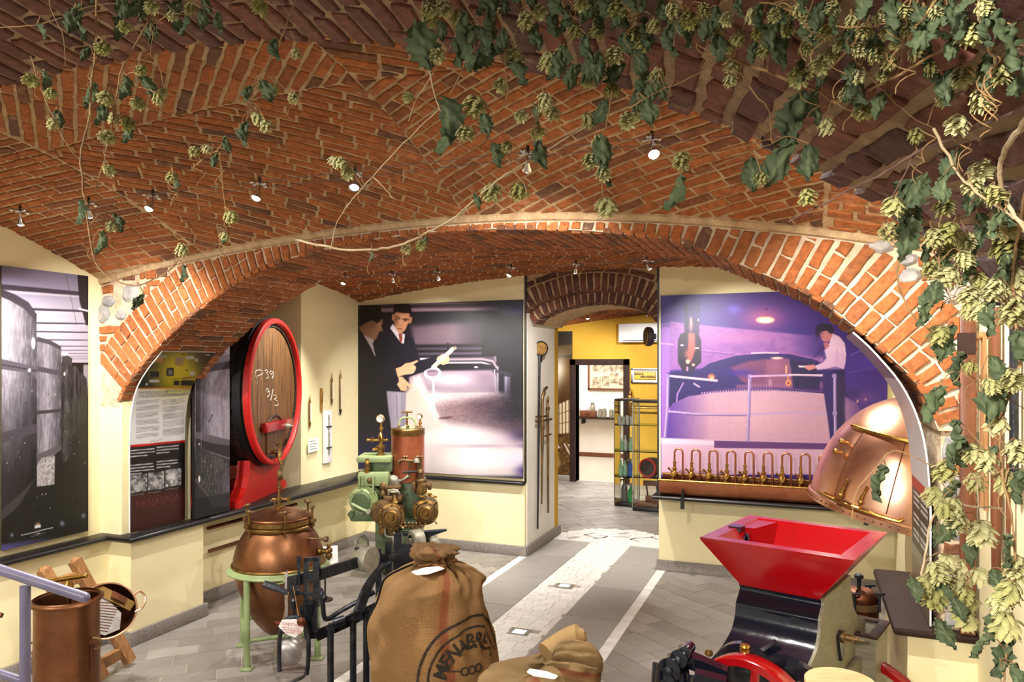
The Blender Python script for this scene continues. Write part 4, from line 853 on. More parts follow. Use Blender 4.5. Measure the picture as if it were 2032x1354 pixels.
# ---------------------------------------------------------------- row of wooden vats, left wall
def stave_shade(c, pts, x0, x1, lightpos=.35, k=1.0, seed=3, sx=.5, sy=.05):
    c.lgrad((x0, 0), (x0+(x1-x0)*lightpos, 0), (0, 0, 0), .75*k, .05, pts, 3); c.lgrad((x0+(x1-x0)*lightpos, 0), (x1, 0), (0, 0, 4), .0, .85*k, pts, 3); c.mottle(pts, .24, sx, sy, seed, 4); c.mottle(pts, .15, .12, .05, seed+7, 4)
def paint_vats(c):
    c.view(0, 515, 2.295); c.c[:] = np.array((20, 20, 18))/255
    c.poly([(0, 20), (413, 70), (413, 470), (0, 470)], (176, 170, 188), 2); c.lgrad((0, 30), (0, 250), (98, 90, 130), .7, 0)
    for i, (y0, y1, h) in enumerate(((112, 150, 26), (215, 232, 14), (283, 290, 10), (322, 330, 9), (362, 366, 7), (392, 394, 6), (413, 413, 5), (428, 428, 4), (441, 441, 3), (452, 452, 3))):
        c.poly([(0, y0), (400, y1), (400, y1+h*.7), (0, y0+h)], (56, 50, 66), 4); c.poly([(0, y0+h), (400, y1+h*.7), (400, y1+h), (0, y0+h*1.5)], (206, 200, 214), 5, .7)
    c.poly([(352, 68), (413, 76), (413, 300), (392, 300), (362, 190)], (26, 24, 32), 4); c.line([(360, 225), (405, 236)], 8, (220, 216, 226), 3); c.line([(300, 70), (350, 300)], 2, (70, 66, 80), 2); c.ell(292, 430, 20, 4, (250, 250, 255), 3); c.poly([(380, 480), (413, 480), (413, 620), (380, 620)], (150, 146, 156), 4)
    for (x0, x1, yt, yb, g) in ((378, 395, 538, 720, 60), (366, 383, 524, 730, 56), (350, 368, 512, 760, 66), (328, 355, 490, 780, 60), (282, 328, 444, 900, 70)):
        q = [(x0, yt), ((x0+x1)/2, yt-6), (x1, yt+6), (x1, yb), (x0, yb+30)]; c.poly(q, (g, g-2, g+2), 2); stave_shade(c, q, x0, x1, .4, .8, int(x0), .6, .08)
    q = [(168, 360), (215, 372), (262, 388), (278, 402), (280, 520), (278, 850), (262, 880), (168, 940)]; c.poly(q, (160, 154, 168), 2); stave_shade(c, q, 150, 284, .45, .7, 31)
    c.poly([(168, 352), (225, 366), (278, 396), (278, 414), (220, 386), (168, 374)], (60, 56, 64), 2); c.poly([(168, 486), (280, 508), (280, 530), (168, 510)], (70, 66, 74), 3); c.poly([(168, 690), (285, 680), (285, 694), (168, 706)], (56, 53, 58), 3); c.poly([(168, 890), (280, 842), (280, 868), (168, 925)], (90, 86, 92), 4)
    c.poly([(190, 905), (250, 893), (248, 1025), (168, 1036), (168, 940)], (170, 164, 168), 4); c.mottle([(190, 905), (250, 893), (248, 1025), (168, 1036)], .5, .3, .3, 77)
    q = [(0, 140), (60, 168), (120, 205), (166, 262), (168, 500), (168, 860), (160, 960), (120, 1060), (60, 1140), (0, 1190)]; c.poly(q, (186, 180, 196), 2); stave_shade(c, q, -120, 176, .5, .8, 41); c.lgrad((0, 500), (0, 1000), (0, 0, 0), 0, .75, q, 3)
    c.poly([(0, 132), (70, 160), (130, 195), (168, 250), (166, 286), (110, 225), (50, 190), (0, 168)], (54, 50, 60), 3); c.poly([(0, 452), (168, 490), (168, 522), (0, 500)], (84, 80, 92), 3); c.line([(0, 478), (168, 508)], 4, (30, 28, 32), 3); c.poly([(0, 792), (168, 748), (168, 790), (0, 840)], (70, 66, 74), 4); c.poly([(0, 1150), (90, 1070), (160, 1000), (160, 1040), (80, 1130), (0, 1200)], (60, 58, 60), 6)
    c.ell(152, 382, 8, 24, (250, 248, 255), 5); c.ell(134, 505, 7, 8, (230, 228, 236), 3); c.ell(294, 522, 4, 8, (250, 250, 255), 3)
    c.poly([(168, 1040), (250, 1026), (413, 700), (413, 1260), (0, 1310), (0, 1200), (80, 1130), (160, 1000)], (24, 25, 20), 6, .9); c.lgrad((220, 900), (413, 600), (52, 54, 42), 0, .8, [(200, 1040), (300, 700), (413, 560), (413, 1240), (220, 1270)], 30)
    r = np.random.RandomState(4)
    for i in range(46): c.ell(r.uniform(10, 400), r.uniform(560, 1230), r.uniform(.8, 3), r.uniform(.8, 3), (230, 230, 235), 2, r.uniform(.3, .9))
    for x, y, s_ in ((283, 1203, 9), (380, 1168, 8), (54, 1256, 7)): c.blob(x, y, s_*1.2, s_*1.4, (160, 160, 190), .8)
    c.ell(172, 1206, 10, 6, (150, 130, 90), 3); c.poly([(158, 1212), (186, 1209), (186, 1222), (158, 1225)], (225, 222, 226), 2); c.line([(98, 1257), (240, 1222)], 3.5, (220, 218, 222), 1.5, .9); c.line([(140, 1262), (208, 1246)], 2.5, (180, 178, 182), 1.5, .8); c.line([(166, 1252), (182, 1248)], 4, (200, 198, 202), 2, .8)
    c.lgrad((0, 1255), (0, 1320), (110, 104, 190), 0, .75, [(0, 1300), (413, 1228), (413, 1245), (0, 1335)], 8)
XPN = XL+.03
pts = [onX(*p, XPN) for p in ((3, 527), (175, 548), (3, 1094), (173, 1054))]
y0, y1 = pts[0][1], pts[1][1]; zt = (pts[0][2]+pts[1][2])/2; zb = max((pts[2][2]+pts[3][2])/2, LZ+.005)
pv, ov = flat_panel('photo_panel', 'monochrome photograph of a row of tall wooden vats on the left wall', 'photo print', (XPN, y0, zb), (XPN, y1, zb), (XPN, y0, zt), (1, 0, 0), (170, 400), paint_vats, .02)
# ---------------------------------------------------------------- single vat beside the barrel
def paint_vat2(c):
    c.view(360, 660, 3.868); c.c[:] = np.array((176, 172, 190))/255
    q = [(110, 330), (200, 160), (385, 150), (385, 1300), (110, 1300)]; c.poly([(20, 380), (115, 340), (115, 980), (20, 980)], (128, 124, 136), 3); c.mottle([(20, 380), (115, 340), (115, 980), (20, 980)], .3, .6, .06, 8); c.poly([(20, 610), (110, 608), (110, 640), (20, 636)], (78, 74, 82), 4); c.poly([(20, 910), (110, 905), (110, 968), (20, 970)], (90, 86, 94), 4)
    c.poly([(20, 978), (120, 978), (120, 1350), (20, 1350)], (18, 17, 20), 4)
    c.poly(q, (168, 162, 180), 4); c.lgrad((110, 0), (230, 0), (10, 8, 14), .92, 0, q, 3); c.mottle(q, .22, .7, .05, 15); c.mottle(q, .12, .2, .1, 25)
    c.poly([(120, 320), (200, 250), (385, 210), (385, 275), (200, 305), (120, 330)], (64, 60, 70), 5); c.poly([(220, 210), (385, 160), (385, 215), (200, 255)], (120, 114, 130), 6, .7); c.poly([(180, 200), (385, 0), (385, 160), (220, 200)], (196, 192, 208), 8, .6)
    c.poly([(108, 760), (230, 790), (385, 830), (385, 870), (230, 850), (108, 810)], (98, 92, 104), 4); c.poly([(108, 810), (230, 850), (385, 870), (385, 970), (230, 920), (108, 880)], (44, 42, 46), 5); c.poly([(105, 880), (230, 925), (385, 975), (385, 1300), (105, 1300)], (46, 46, 46), 8, .85); c.mottle([(140, 920), (385, 975), (385, 1260), (140, 1200)], .35, .5, .12, 35); c.blob(350, 1180, 50, 90, (120, 112, 130), .6)
    c.line([(108, 1130), (160, 1200), (220, 1270)], 14, (84, 80, 86), 6); c.ell(137, 1125, 8, 26, (245, 244, 240), 3); c.poly([(136, 846), (146, 864), (128, 866)], (230, 228, 232), 3); c.line([(212, 685), (238, 632)], 9, (50, 46, 54), 5, .8); c.line([(152, 300), (152, 900)], 3, (200, 196, 206), 2, .6); c.poly([(120, 400), (134, 400), (134, 440), (120, 440)], (40, 38, 44), 3)
    r = np.random.RandomState(9)
    for i in range(30): c.ell(r.uniform(40, 380), r.uniform(400, 1250), r.uniform(1, 3.5), r.uniform(1, 3.5), (235, 235, 240), 2, r.uniform(.3, .9))
    c.poly([(20, 1285), (110, 1275), (400, 1235), (420, 1560), (0, 1560)], (26, 25, 28), 12); c.blob(60, 1330, 22, 20, (150, 150, 170), .9); c.poly([(200, 1260), (385, 1220), (385, 1330), (240, 1350)], (60, 58, 62), 20, .7)
XV = -4.70; pts = [onX(*p, XV) for p in ((367, 900), (460, 985), (460, 650))]
flat_panel('photo_panel', 'monochrome photograph of one big vat standing left of the barrel', 'photo print', (XV, Y2B-.09, LZ+.01), (XV, 5.11, LZ+.01), (XV, Y2B-.09, 2.50), (1, 0, 0), (110, 330), paint_vat2, .03)
# ---------------------------------------------------------------- curved panel on cold fermentation, bent along the left foot of the arch
def paint_ferm(c):
    c.view(180, 620, 3.077); c.c[:] = np.array((222, 222, 224))/255
    T = [(230, 470), (300, 400), (420, 220), (760, 240), (640, 470)]; c.poly([(200, 470), (400, 180), (800, 200), (660, 466)], (20, 18, 12), 2); c.blob(530, 340, 150, 150, (236, 218, 14), 1); c.blob(540, 400, 130, 70, (240, 222, 18), .9); c.line([(250, 466), (660, 460)], 7, (214, 130, 40), 3)
    for (x, y, w, h, col_) in ((415, 290, 24, 18, (206, 140, 60)), (430, 270, 30, 8, (170, 170, 176)), (540, 300, 26, 26, (186, 150, 100)), (545, 290, 22, 8, (160, 150, 150)), (605, 277, 26, 10, (208, 206, 200)), (620, 374, 16, 12, (210, 208, 200)), (645, 292, 10, 10, (200, 198, 190)), (388, 420, 30, 9, (206, 204, 198)), (485, 364, 22, 24, (22, 20, 16)), (486, 366, 12, 14, (150, 148, 146)), (590, 404, 30, 12, (200, 170, 50)), (590, 432, 40, 16, (40, 36, 8)), (525, 432, 18, 14, (30, 30, 28)), (386, 378, 34, 16, (30, 28, 10))):
        c.poly([(x-w, y-h), (x+w, y-h), (x+w, y+h), (x-w, y+h)], col_, 4)
    c.line([(356, 395), (356, 355), (420, 345), (420, 392)], 3, (210, 196, 40), 2); c.line([(440, 370), (450, 350), (500, 330), (540, 330)], 3, (230, 220, 120), 2, .8); c.line([(500, 410), (640, 396)], 3, (60, 54, 10), 2); c.ell(342, 440, 6, 8, (220, 220, 216), 2); c.ell(560, 255, 6, 5, (50, 46, 10), 2); c.ell(586, 354, 6, 5, (50, 46, 10), 2); c.line([(700, 258), (725, 262)], 6, (226, 226, 226), 3, .8)
    def para(x0, x1, y0, n, dy, col_, skew, k=2.0, gap=()):
        r = np.random.RandomState(int(x0+y0))
        for i in range(n):
            if i in gap: continue
            e = x1-(x1-x0)*(r.uniform(0, .12) if i+1 not in gap and i+1 < n else r.uniform(.2, .6)); y = y0+i*dy; c.line([(x0, y), (e, y+(e-x0)*skew)], k, col_, 1.6, .85)
    para(278, 425, 545, 33, 7.0, (96, 96, 100), -.08, 2.4, (4, 9, 15, 22, 28)); para(440, 580, 538, 31, 7.2, (96, 96, 100), -.10, 2.4, (5, 11, 17, 24))
    for y in range(0, 1): pass
    pass
    c.line([(362, 795), (380, 785), (400, 790), (420, 778), (445, 775)], 4, (176, 150, 128), 2, .8)
    c.poly([(200, 820), (580, 782), (580, 1320), (200, 1360)], (18, 16, 18), 2); c.line([(200, 822), (580, 786)], 13, (206, 30, 24), 2); c.line([(405, 806), (560, 791)], 10, (150, 20, 18), 2)
    for x0, x1, y0, n, g in ((244, 390, 846, 9, (3, 4)), (404, 540, 826, 8, (3, 4))): para(x0, x1, y0, n, 18 if x0 < 300 else 17.5, (215, 213, 215), -.09, 6.5, g)
    c.poly([(200, 1010), (580, 960), (580, 1320), (200, 1360)], (20, 16, 16), 6); c.poly([(200, 1130), (580, 1070), (580, 1320), (200, 1360)], (62, 24, 22), 40); c.blob(400, 1150, 160, 60, (84, 34, 30), .6)
    for x0, x1, ya, yb in ((244, 345, 1000, 1105), (350, 448, 983, 1090), (456, 553, 965, 1068)):
        c.poly([(x0, ya), (x1, ya-14), (x1, yb-14), (x0, yb)], (120, 120, 122), 2); c.mottle([(x0, ya), (x1, ya-14), (x1, yb-14), (x0, yb)], .9, .22, .22, int(x0), 3); c.line([(x0, yb+14), (x0+(x1-x0)*.8, yb+4)], 4, (150, 140, 140), 2, .8)
    c.blob(500, 1000, 30, 40, (236, 236, 236), .8); c.blob(395, 1040, 26, 26, (200, 200, 200), .8); c.blob(290, 1065, 40, 26, (176, 176, 176), .8)
PF = np.array(smooth_path([(-4.785, LZ+.006), (-4.785, 1.2), (-4.785, 1.5), (-4.77, 1.74), (-4.715, 1.93), (-4.61, 2.075), (-4.455, 2.222)], 10)); d = np.r_[0, np.cumsum(np.linalg.norm(np.diff(PF, axis=0), axis=1))]
YF0, YF1 = Y2A+.05, Y2B-.11
nv = 300; tt = np.linspace(0, d[-1], nv); px_, pz_ = np.interp(tt, d, PF[:, 0]), np.interp(tt, d, PF[:, 1]); nu = 110
def curved_panel(name, label, px_, pz_, y0, y1, nu, paint, side, skin=.003):
    t = thing(name, label, 'info panel', (px_[0], (y0+y1)/2, pz_[0])); o = np.array(t.location); yy = np.linspace(y0, y1, nu)
    dx, dz = np.gradient(px_), np.gradient(pz_); L = np.hypot(dx, dz); nx, nz = side*dz/L, -side*dx/L
    m = MB(); G = []
    for i in range(0, len(px_), 6): G.append([(px_[i], y0, pz_[i]), (px_[i], y1, pz_[i]), (px_[i]-nx[i]*.008, y1, pz_[i]-nz[i]*.008), (px_[i]-nx[i]*.008, y0, pz_[i]-nz[i]*.008)])
    i = len(px_)-1; G.append([(px_[i], y0, pz_[i]), (px_[i], y1, pz_[i]), (px_[i]-nx[i]*.008, y1, pz_[i]-nz[i]*.008), (px_[i]-nx[i]*.008, y0, pz_[i]-nz[i]*.008)])
    m.grid(G, closed_v=True); m.f.append((0, 1, 2, 3)); b = (len(G)-1)*4; m.f.append((b, b+1, b+2, b+3)); m.build('board', M['card'], t, True, 30, off=o)
    Gp = np.stack([np.broadcast_to((px_+nx*.0012)[None], (nu, len(px_))), np.broadcast_to(yy[:, None], (nu, len(px_))), np.broadcast_to((pz_+nz*.0012)[None], (nu, len(px_)))], -1)
    Gp = Gp.copy(); Gp[0, :, 1] += skin; pr = proj(Gp); cv = Canvas(pr[..., 0], pr[..., 1]); paint(cv, Gp) if paint.__code__.co_argcount > 1 else paint(cv); print_mesh('print', Gp-o, cv.c, M['print_gloss'], t); return t, o, nx, nz
tf, of, _, _ = curved_panel('fermentation_poster', 'curved panel with a yellow diagram and two columns on cold fermentation', px_, pz_, YF0, YF1, nu, paint_ferm, 1, .008)
def panel_text(body, px, py, size, shear=.2, align='LEFT', matn='ink_grey', y=None):
    """lettering on the flat part of the bent panel at the place seen at photo pixel (px, py)"""
    best = None
    for i in range(len(px_)):
        p = onX(px, py, px_[i]+.003)
        if best is None or abs(p[2]-pz_[i]) < best[0]: best = (abs(p[2]-pz_[i]), p, i)
    p, i = best[1], best[2]; j = min(i+4, len(px_)-1); up = Vector((px_[j]-px_[i-4], 0, pz_[j]-pz_[i-4]))
    m = text_on(body, size, Vector(p)-Vector(of), (0, 1, 0), up, align, .0, .0015, 1.0, shear); m.build('lettering', M[matn], tf, False)
for b_, x, y in (('FERMENTAZIONE', 273, 780), ('STAGIONATURA A FREDDO', 272, 787.5), ('FERMENTATION', 327, 777), ('CHILLED AGEING', 325, 784)): panel_text(b_, x, y, .036)
# white captions on the black band are grey lines of print; the faint red watermark above the foot
panel_text('MENABREA', 268, 1005, .085, 0, 'LEFT', 'ink_maroon') if 'ink_maroon' in M else None
# ---------------------------------------------------------------- curved panel on the right foot, seen almost edge on
def paint_right(c, G):
    c.c[:] = np.array((226, 224, 226))/255; z = G[..., 2]; y = (G[..., 1]-G[0, 0, 1])/(G[-1, 0, 1]-G[0, 0, 1])
    def put(m, col_): c.c[m] = np.array(col_)/255
    put(z < 1.50, (200, 40, 30)); put(z < 1.44, (44, 28, 28)); put(z < 1.12, (150, 140, 130)); put((z < 1.06), (130, 110, 84))
    for k in range(9): put((z < 1.42-k*.03) & (z > 1.405-k*.03) & (((y > .08) & (y < .46)) | ((y > .54) & (y < .92))) & (k not in (3, 6)), (216, 212, 210))
    put((z > 2.05), (60, 40, 70))
PG = np.array(smooth_path([(.575, LZ+.006), (.575, 1.2), (.572, 1.5), (.54, 1.78), (.46, 2.0), (.33, 2.18), (.23, 2.285)], 10)); d = np.r_[0, np.cumsum(np.linalg.norm(np.diff(PG, axis=0), axis=1))]
tt = np.linspace(0, d[-1], 200); tr_, or_, _, _ = curved_panel('brewing_poster', 'curved info panel seen nearly edge on under the right foot of the arch', np.interp(tt, d, PG[:, 0]), np.interp(tt, d, PG[:, 1]), Y2A+.02, Y2B-.06, 40, paint_right, -1)
# ---------------------------------------------------------------- sepia photograph of the cellar in the third room
def paint_sepia(c):
    c.view(1060, 600, 3.007); c.c[:] = np.array((70, 44, 14))/255
    c.poly([(60, 175), (235, 175), (235, 330), (60, 330)], (34, 24, 12), 4); c.poly([(60, 270), (235, 250), (235, 316), (60, 320)], (120, 92, 50), 14, .7); c.blob(150, 400, 60, 90, (255, 248, 226), 1); c.blob(95, 470, 50, 90, (250, 236, 206), 1); c.blob(85, 580, 40, 70, (248, 232, 204), .9); c.lgrad((150, 0), (232, 0), (104, 66, 16), 0, .8, [(60, 380), (235, 330), (235, 560), (150, 600)], 30)
    for i in range(9):
        x = 70+i*20; y = 640-i*9; h = 150+i*8; c.poly([(x, y), (x+15, y), (x+16, y+h), (x-2, y+h)], (236, 214, 176), 4); c.line([(x-2, y), (x-2, y+h)], 4, (60, 34, 8), 3); c.line([(x-2, y+h*.33), (x+16, y+h*.33)], 4, (110, 70, 24), 3); c.line([(x-2, y+h*.66), (x+16, y+h*.66)], 4, (110, 70, 24), 3)
    c.poly([(60, 800), (235, 780), (235, 1060), (60, 1060)], (92, 60, 18), 20); c.mottle([(60, 800), (235, 780), (235, 1060), (60, 1060)], .6, .2, .2, 6, 6, (40, 22, 4), (216, 176, 100)); c.blob(130, 960, 30, 30, (230, 200, 140), .8); c.line([(180, 845), (225, 930)], 7, (240, 230, 216), 3); c.line([(205, 850), (228, 880)], 6, (240, 230, 216), 3); c.line([(80, 590), (112, 505)], 2.5, (120, 90, 60), 2)
YS = Y3-.025; a = onY(1070, 950, YS); b = onY(1135.5, 950, YS)
flat_panel('photo_panel', 'sepia photograph of barrels left of the far doorway', 'photo print', (a[0], YS, .12), (b[0], YS, .12), (a[0], YS, onY(1100, 658, YS)[2]), (0, -1, 0), (70, 200), paint_sepia)
LAMP = 1.45
# ================================================================ cable lights
def make_lamp(name, label, pos, target, power, angle=95, bright=True, group='spotlights on the cables'):
    """clamp across two cables with a small halogen head; the head looks at target"""
    t = thing(name, label, 'spotlight', pos, 0, group); d = (Vector(target)-Vector(pos)).normalized()
    m = MB(); m.cyl((0, -.062, 0), (0, .062, 0), .006, seg=8); m.cyl((-.03, 0, 0), (.03, 0, 0), .005, seg=8); m.build('crossbar', M['chrome'], t)
    for s in (-1, 1):
        m = MB(); m.lathe([(.0, -.012), (.011, -.010), (.011, .010), (0, .012)], (0, s*.05, 0), (1, 0, 0), 10); m.build('clamp', M['chrome'], t)
        m = MB(); m.sphere((s*.032, 0, 0), .010, 8); m.build('clamp', M['chrome'], t)
    m = MB(); m.cyl((0, 0, -.004), (0, 0, .035), .009, .007, 8); m.build('connector', M['blackmetal'], t)
    h = Vector((0, 0, -.03)); m = MB(); m.tube([(0, 0, 0), tuple(h), tuple(h+d*.012)], .004, 6); m.build('stem', M['chrome'], t)
    m = MB(); m.lathe([(.0, 0), (.010, 0), (.013, .012), (.024, .034), (.025, .040), (.022, .040), (.019, .033)], tuple(h+d*.008), tuple(d), 16, cap=False); hd = m.build('head', M['chrome'], t)
    m = MB(); m.lathe([(0, .054), (.012, .051), (.020, .043), (.021, .036)], tuple(h+d*.008), tuple(d), 12, cap=False); m.build('bulb', M['bulb'], hd)
    p = Vector(pos)+h+d*.07; spot(tuple(p), tuple(p+d), power*LAMP, angle, .7, r=.025)
    return t
YW, ZW = 3.0, 3.04
W1 = [(40, 'leftmost spotlight on the near cable, turned to the wall', (-5.0, 3.6, 1.4), 34), (176, 'second spotlight from the left on the near cable, behind a hop tendril', (-4.7, 4.1, 1.6), 60), (303, 'third spotlight from the left on the near cable', (-3.6, 2.1, 1.0), 44),
      (515, 'fourth spotlight from the left on the near cable', (-3.0, 2.2, .8), 50), (705, 'spotlight beside pale hop cones on the near cable', (-1.7, 2.1, .9), 46), (1047, 'spotlight half hidden by a hop leaf on the near cable', (-2.6, 6.6, .2), 50), (1293, 'brightest spotlight, at the right of the near cable', (.05, 1.9, 1.3), 44), (1520, 'added spotlight, out of sight on the near cable, lighting the right haunch', (.45, 4.1, 1.8), 28), (1590, 'added spotlight, out of sight on the near cable, turned to the right wall', (.72, 3.8, 1.5), 40)]  # last two are unseen lamps added to light the right haunch and right wall
for px, lab, tg, pw in W1:
    x = onY(px, 385, YW)[0]; make_lamp('cable_spotlight', lab, (x, YW, ZW), tg, pw)
YW2, ZW2 = 6.3, 3.02
W2 = [(685, 'leftmost spotlight on the far cable, beside the barrel wall', (-4.9, 5.7, 1.2), 50), (778, 'second spotlight from the left on the far cable, turned to the men photograph', (-4.0, 7.6, 1.6), 46), (868, 'third spotlight from the left on the far cable', (-3.4, 7.6, 1.4), 46),
      (1015, 'spotlight on the far cable left of the passage arch', (-3.9, 5.8, .3), 46), (1143, 'spotlight on the far cable in front of the passage arch', (-2.75, 7.9, .9), 60), (1283, 'rightmost spotlight in view on the far cable', (-.5, 7.6, 1.5), 75)]
for px, lab, tg, pw in W2:
    x = onY(px, 530, YW2)[0]; make_lamp('cable_spotlight', lab, (x, YW2, ZW2), tg, pw)
make_lamp('cable_spotlight', 'unseen spotlight on the far cable behind the right haunch', (.15, YW2, ZW2-.12), (.5, 5.5, 1.2), 60)  # unseen lamp that lights the right end of the far bay
YW3, ZW3 = 11.0, 2.92
W3 = [(1128, 'leftmost spotlight in the yellow room', (-4.2, 12.8, 1.2), 60), (1166, 'middle spotlight in the yellow room', (-3.0, 11.0, 0), 110), (1285, 'brightest spotlight in the yellow room beside the air conditioner', (-2.6, 12.6, 1.2), 60)]
for px, lab, tg, pw in W3:
    x = onY(px, 622, YW3)[0]; make_lamp('cable_spotlight', lab, (x, YW3, ZW3), tg, pw, 110)
for nm, y, z, x0, x1, lab in (('cable', YW, ZW, XL+.01, .66, 'pair of steel lighting cables across the near bay'), ('cable', YW2, ZW2, XL+.01, XR-.01, 'pair of steel lighting cables across the far bay'), ('cable', YW3, ZW3, -4.9, .8, 'pair of lighting cables in the yellow room')):
    t = thing('lighting_cable', lab, 'cable', (x0, y, z), 0, 'lighting cables')
    for s in (-1, 1):
        m = MB(); m.tube([(x-x0, s*.05, -.006*math.sin(PI*(x-x0)/(x1-x0))) for x in np.linspace(x0, x1, 9)], .0018, 5); m.build('wire', M['wire'], t)
# unseen area light that brightens the white room
L = bpy.data.lights.new('white_room_light', 'AREA'); L.energy = 75; L.size = 2.0; L.color = (1, .97, .93); o = bpy.data.objects.new('white_room_light', L); col.objects.link(o); o.location = (-4.3, 14.8, 3.1)
# ================================================================ great barrel in its niche
def plane_pt(px, py, p0, n):
    d = ray(px, py); p0, n = np.array(p0), np.array(n); return OE+d*(np.dot(p0-OE, n)/np.dot(d, n))
PH = math.radians(19); BC = np.array([-4.80, 5.86, 1.862]); RB = .715
bar = thing('wooden_barrel', 'big oak beer barrel with a red painted rim on a red cradle', 'barrel', (BC[0], BC[1], LZ), PH); zc = BC[2]-LZ
def circ(a, r): return (r*math.cos(a), r*math.sin(a))
NS = 30
for k in range(NS):
    a0, a1 = 2*PI*k/NS+.006, 2*PI*(k+1)/NS-.006; G = []
    for x, r in ((-.03, RB-.03), (-.15, RB-.012), (-.38, RB+.005), (-.6, RB-.005), (-.8, RB-.03)):
        G.append([(x, *map(float, (rr*math.cos(a), zc+rr*math.sin(a)))) for rr, a in ((r, a0), (r+.004, (a0+a1)/2), (r, a1), (r-.05, a1), (r-.05, a0))])
    m = MB(); m.grid(G, closed_v=True); m.f.append((0, 1, 2, 3, 4)); m.f.append(tuple(20+i for i in range(5))); m.build('stave', M['wood_dark'], bar, False)
for x in (-.10, -.26, -.62):
    m = MB(); m.lathe([(RB-.02, -.035), (RB+.014, -.035), (RB+.016, .035), (RB-.02, .035), (RB-.02, -.035)], (x, 0, zc), (1, 0, 0), 64, cap=False); m.build('hoop', M['hoop'], bar)
m = MB(); m.lathe([(RB-.050, -.055), (RB-.050, .0), (RB-.043, .012), (RB-.012, .012), (RB, 0), (RB, -.045), (RB-.050, -.055)], (0, 0, zc), (1, 0, 0), 72, cap=False); o = m.build('rim', M['red_cradle'], bar); o['label'] = 'red painted rim'
rr = RB-.044; NPL = 9
for k in range(NPL):
    y0, y1 = -rr+2*rr*k/NPL+.0015, -rr+2*rr*(k+1)/NPL-.0015
    ts = np.linspace(y0, y1, 6); top = [(y, math.sqrt(max(0, rr*rr-y*y))) for y in ts]; poly = [(-.045+.0015*math.sin(k*7), y, zc+z) for y, z in top]+[(-.045+.0015*math.sin(k*7), y, zc-z) for y, z in reversed(top)]
    m = MB(); m.prism(poly, (0, 0, 0), (-.03, 0, 0)); m.build('head_board', M['wood_barrel'], bar, False)
NB = (math.cos(PH), math.sin(PH), 0)
def bl(px, py, x=-.04):                                           # photo pixel on the barrel head -> barrel coordinates
    p0 = (BC[0]+NB[0]*x, BC[1]+NB[1]*x, 0); p = plane_pt(px, py, p0, NB); d = p-np.array([BC[0], BC[1], LZ]); return (x, -math.sin(PH)*d[0]+math.cos(PH)*d[1], d[2])
def bc(pts, x=-.042): return [bl(440+a/3.385, 600+b/3.385, x) for a, b in pts]
# hatch with red crossbar, bolt and tap
h = bl(543, 852); m = MB(); A = [(-.044, h[1]+.20*math.cos(a), h[2]+.13*math.sin(a)) for a in np.linspace(0, PI, 14)]+[(-.044, h[1]-.20, h[2]-.22), (-.044, h[1]+.20, h[2]-.22)]
m.prism(A, (0, 0, 0), (.016, 0, 0)); hb = m.build('hatch', M['wood_barrel'], bar, True, 30)
m = MB(); m.tube([(-.026, h[1]+.205*math.cos(a), h[2]+.135*math.sin(a)) for a in np.linspace(0, PI, 16)], .010, 6); m.build('hatch_seam', M['wood_dark'], hb)
a, b = bl(516, 850), bl(568, 846); m = MB(); m.box((-.03, a[1], a[2]-.045), (.035, b[1], a[2]+.045), .006); o = m.build('crossbar', M['red'], bar); o['label'] = 'red crossbar of the hatch'
c = bl(553, 846); m = MB(); m.lathe([(.022, .01), (.026, .03), (.020, .045), (.014, .06), (.009, .065), (.009, .08)], (.02, c[1], c[2]), (1, .15, 0), 12); m.build('bolt', M['steel'], bar)
t = bl(536, 897); m = MB(); m.cyl((-.04, t[1], t[2]), (.06, t[1], t[2]), .018, seg=10); m.lathe([(.0, -.05), (.028, -.05), (.028, -.02), (.02, -.01), (.02, .05), (.03, .055), (.03, .075), (0, .08)], (.05, t[1], t[2]), (0, 0, 1), 12); m.cyl((.05, t[1]-.06, t[2]+.09), (.05, t[1]+.06, t[2]+.09), .011, seg=8); m.cyl((.05, t[1], t[2]-.02), (.05, t[1]+.09, t[2]-.02), .014, seg=8); m.cyl((.05, t[1]-.02, t[2]-.05), (.08, t[1]-.02, t[2]-.12), .013, seg=8); m.build('tap', M['brass_old'], bar)
m = MB(); m.tube([bl(552, 852, .05), bl(551, 880, .05), bl(550, 900, .08)], .004, 5); m.build('wire', M['wire'], bar)
CH = [[(240, 548), (236, 525), (225, 490), (228, 465), (250, 455), (272, 462), (272, 480), (252, 492), (238, 498)], [(262, 508), (266, 513)], [(290, 462), (300, 455), (308, 466), (300, 478), (312, 490), (312, 506), (298, 512)], [(346, 466), (330, 462), (322, 474), (332, 484), (346, 474), (344, 500), (338, 512)],
      [(318, 590), (306, 580), (298, 592), (306, 606), (318, 596), (318, 625), (306, 638)], [(345, 585), (328, 660)], [(346, 628), (362, 624), (366, 642), (354, 654), (372, 664), (380, 684), (366, 696), (352, 690)]]
m = MB()
for s_ in CH: m.tube(smooth_path(bc(s_), 4), .0034, 5)
o = m.build('chalk_writing', M['chalk'], bar); o['label'] = 'chalk marks P.39 and 9/3'
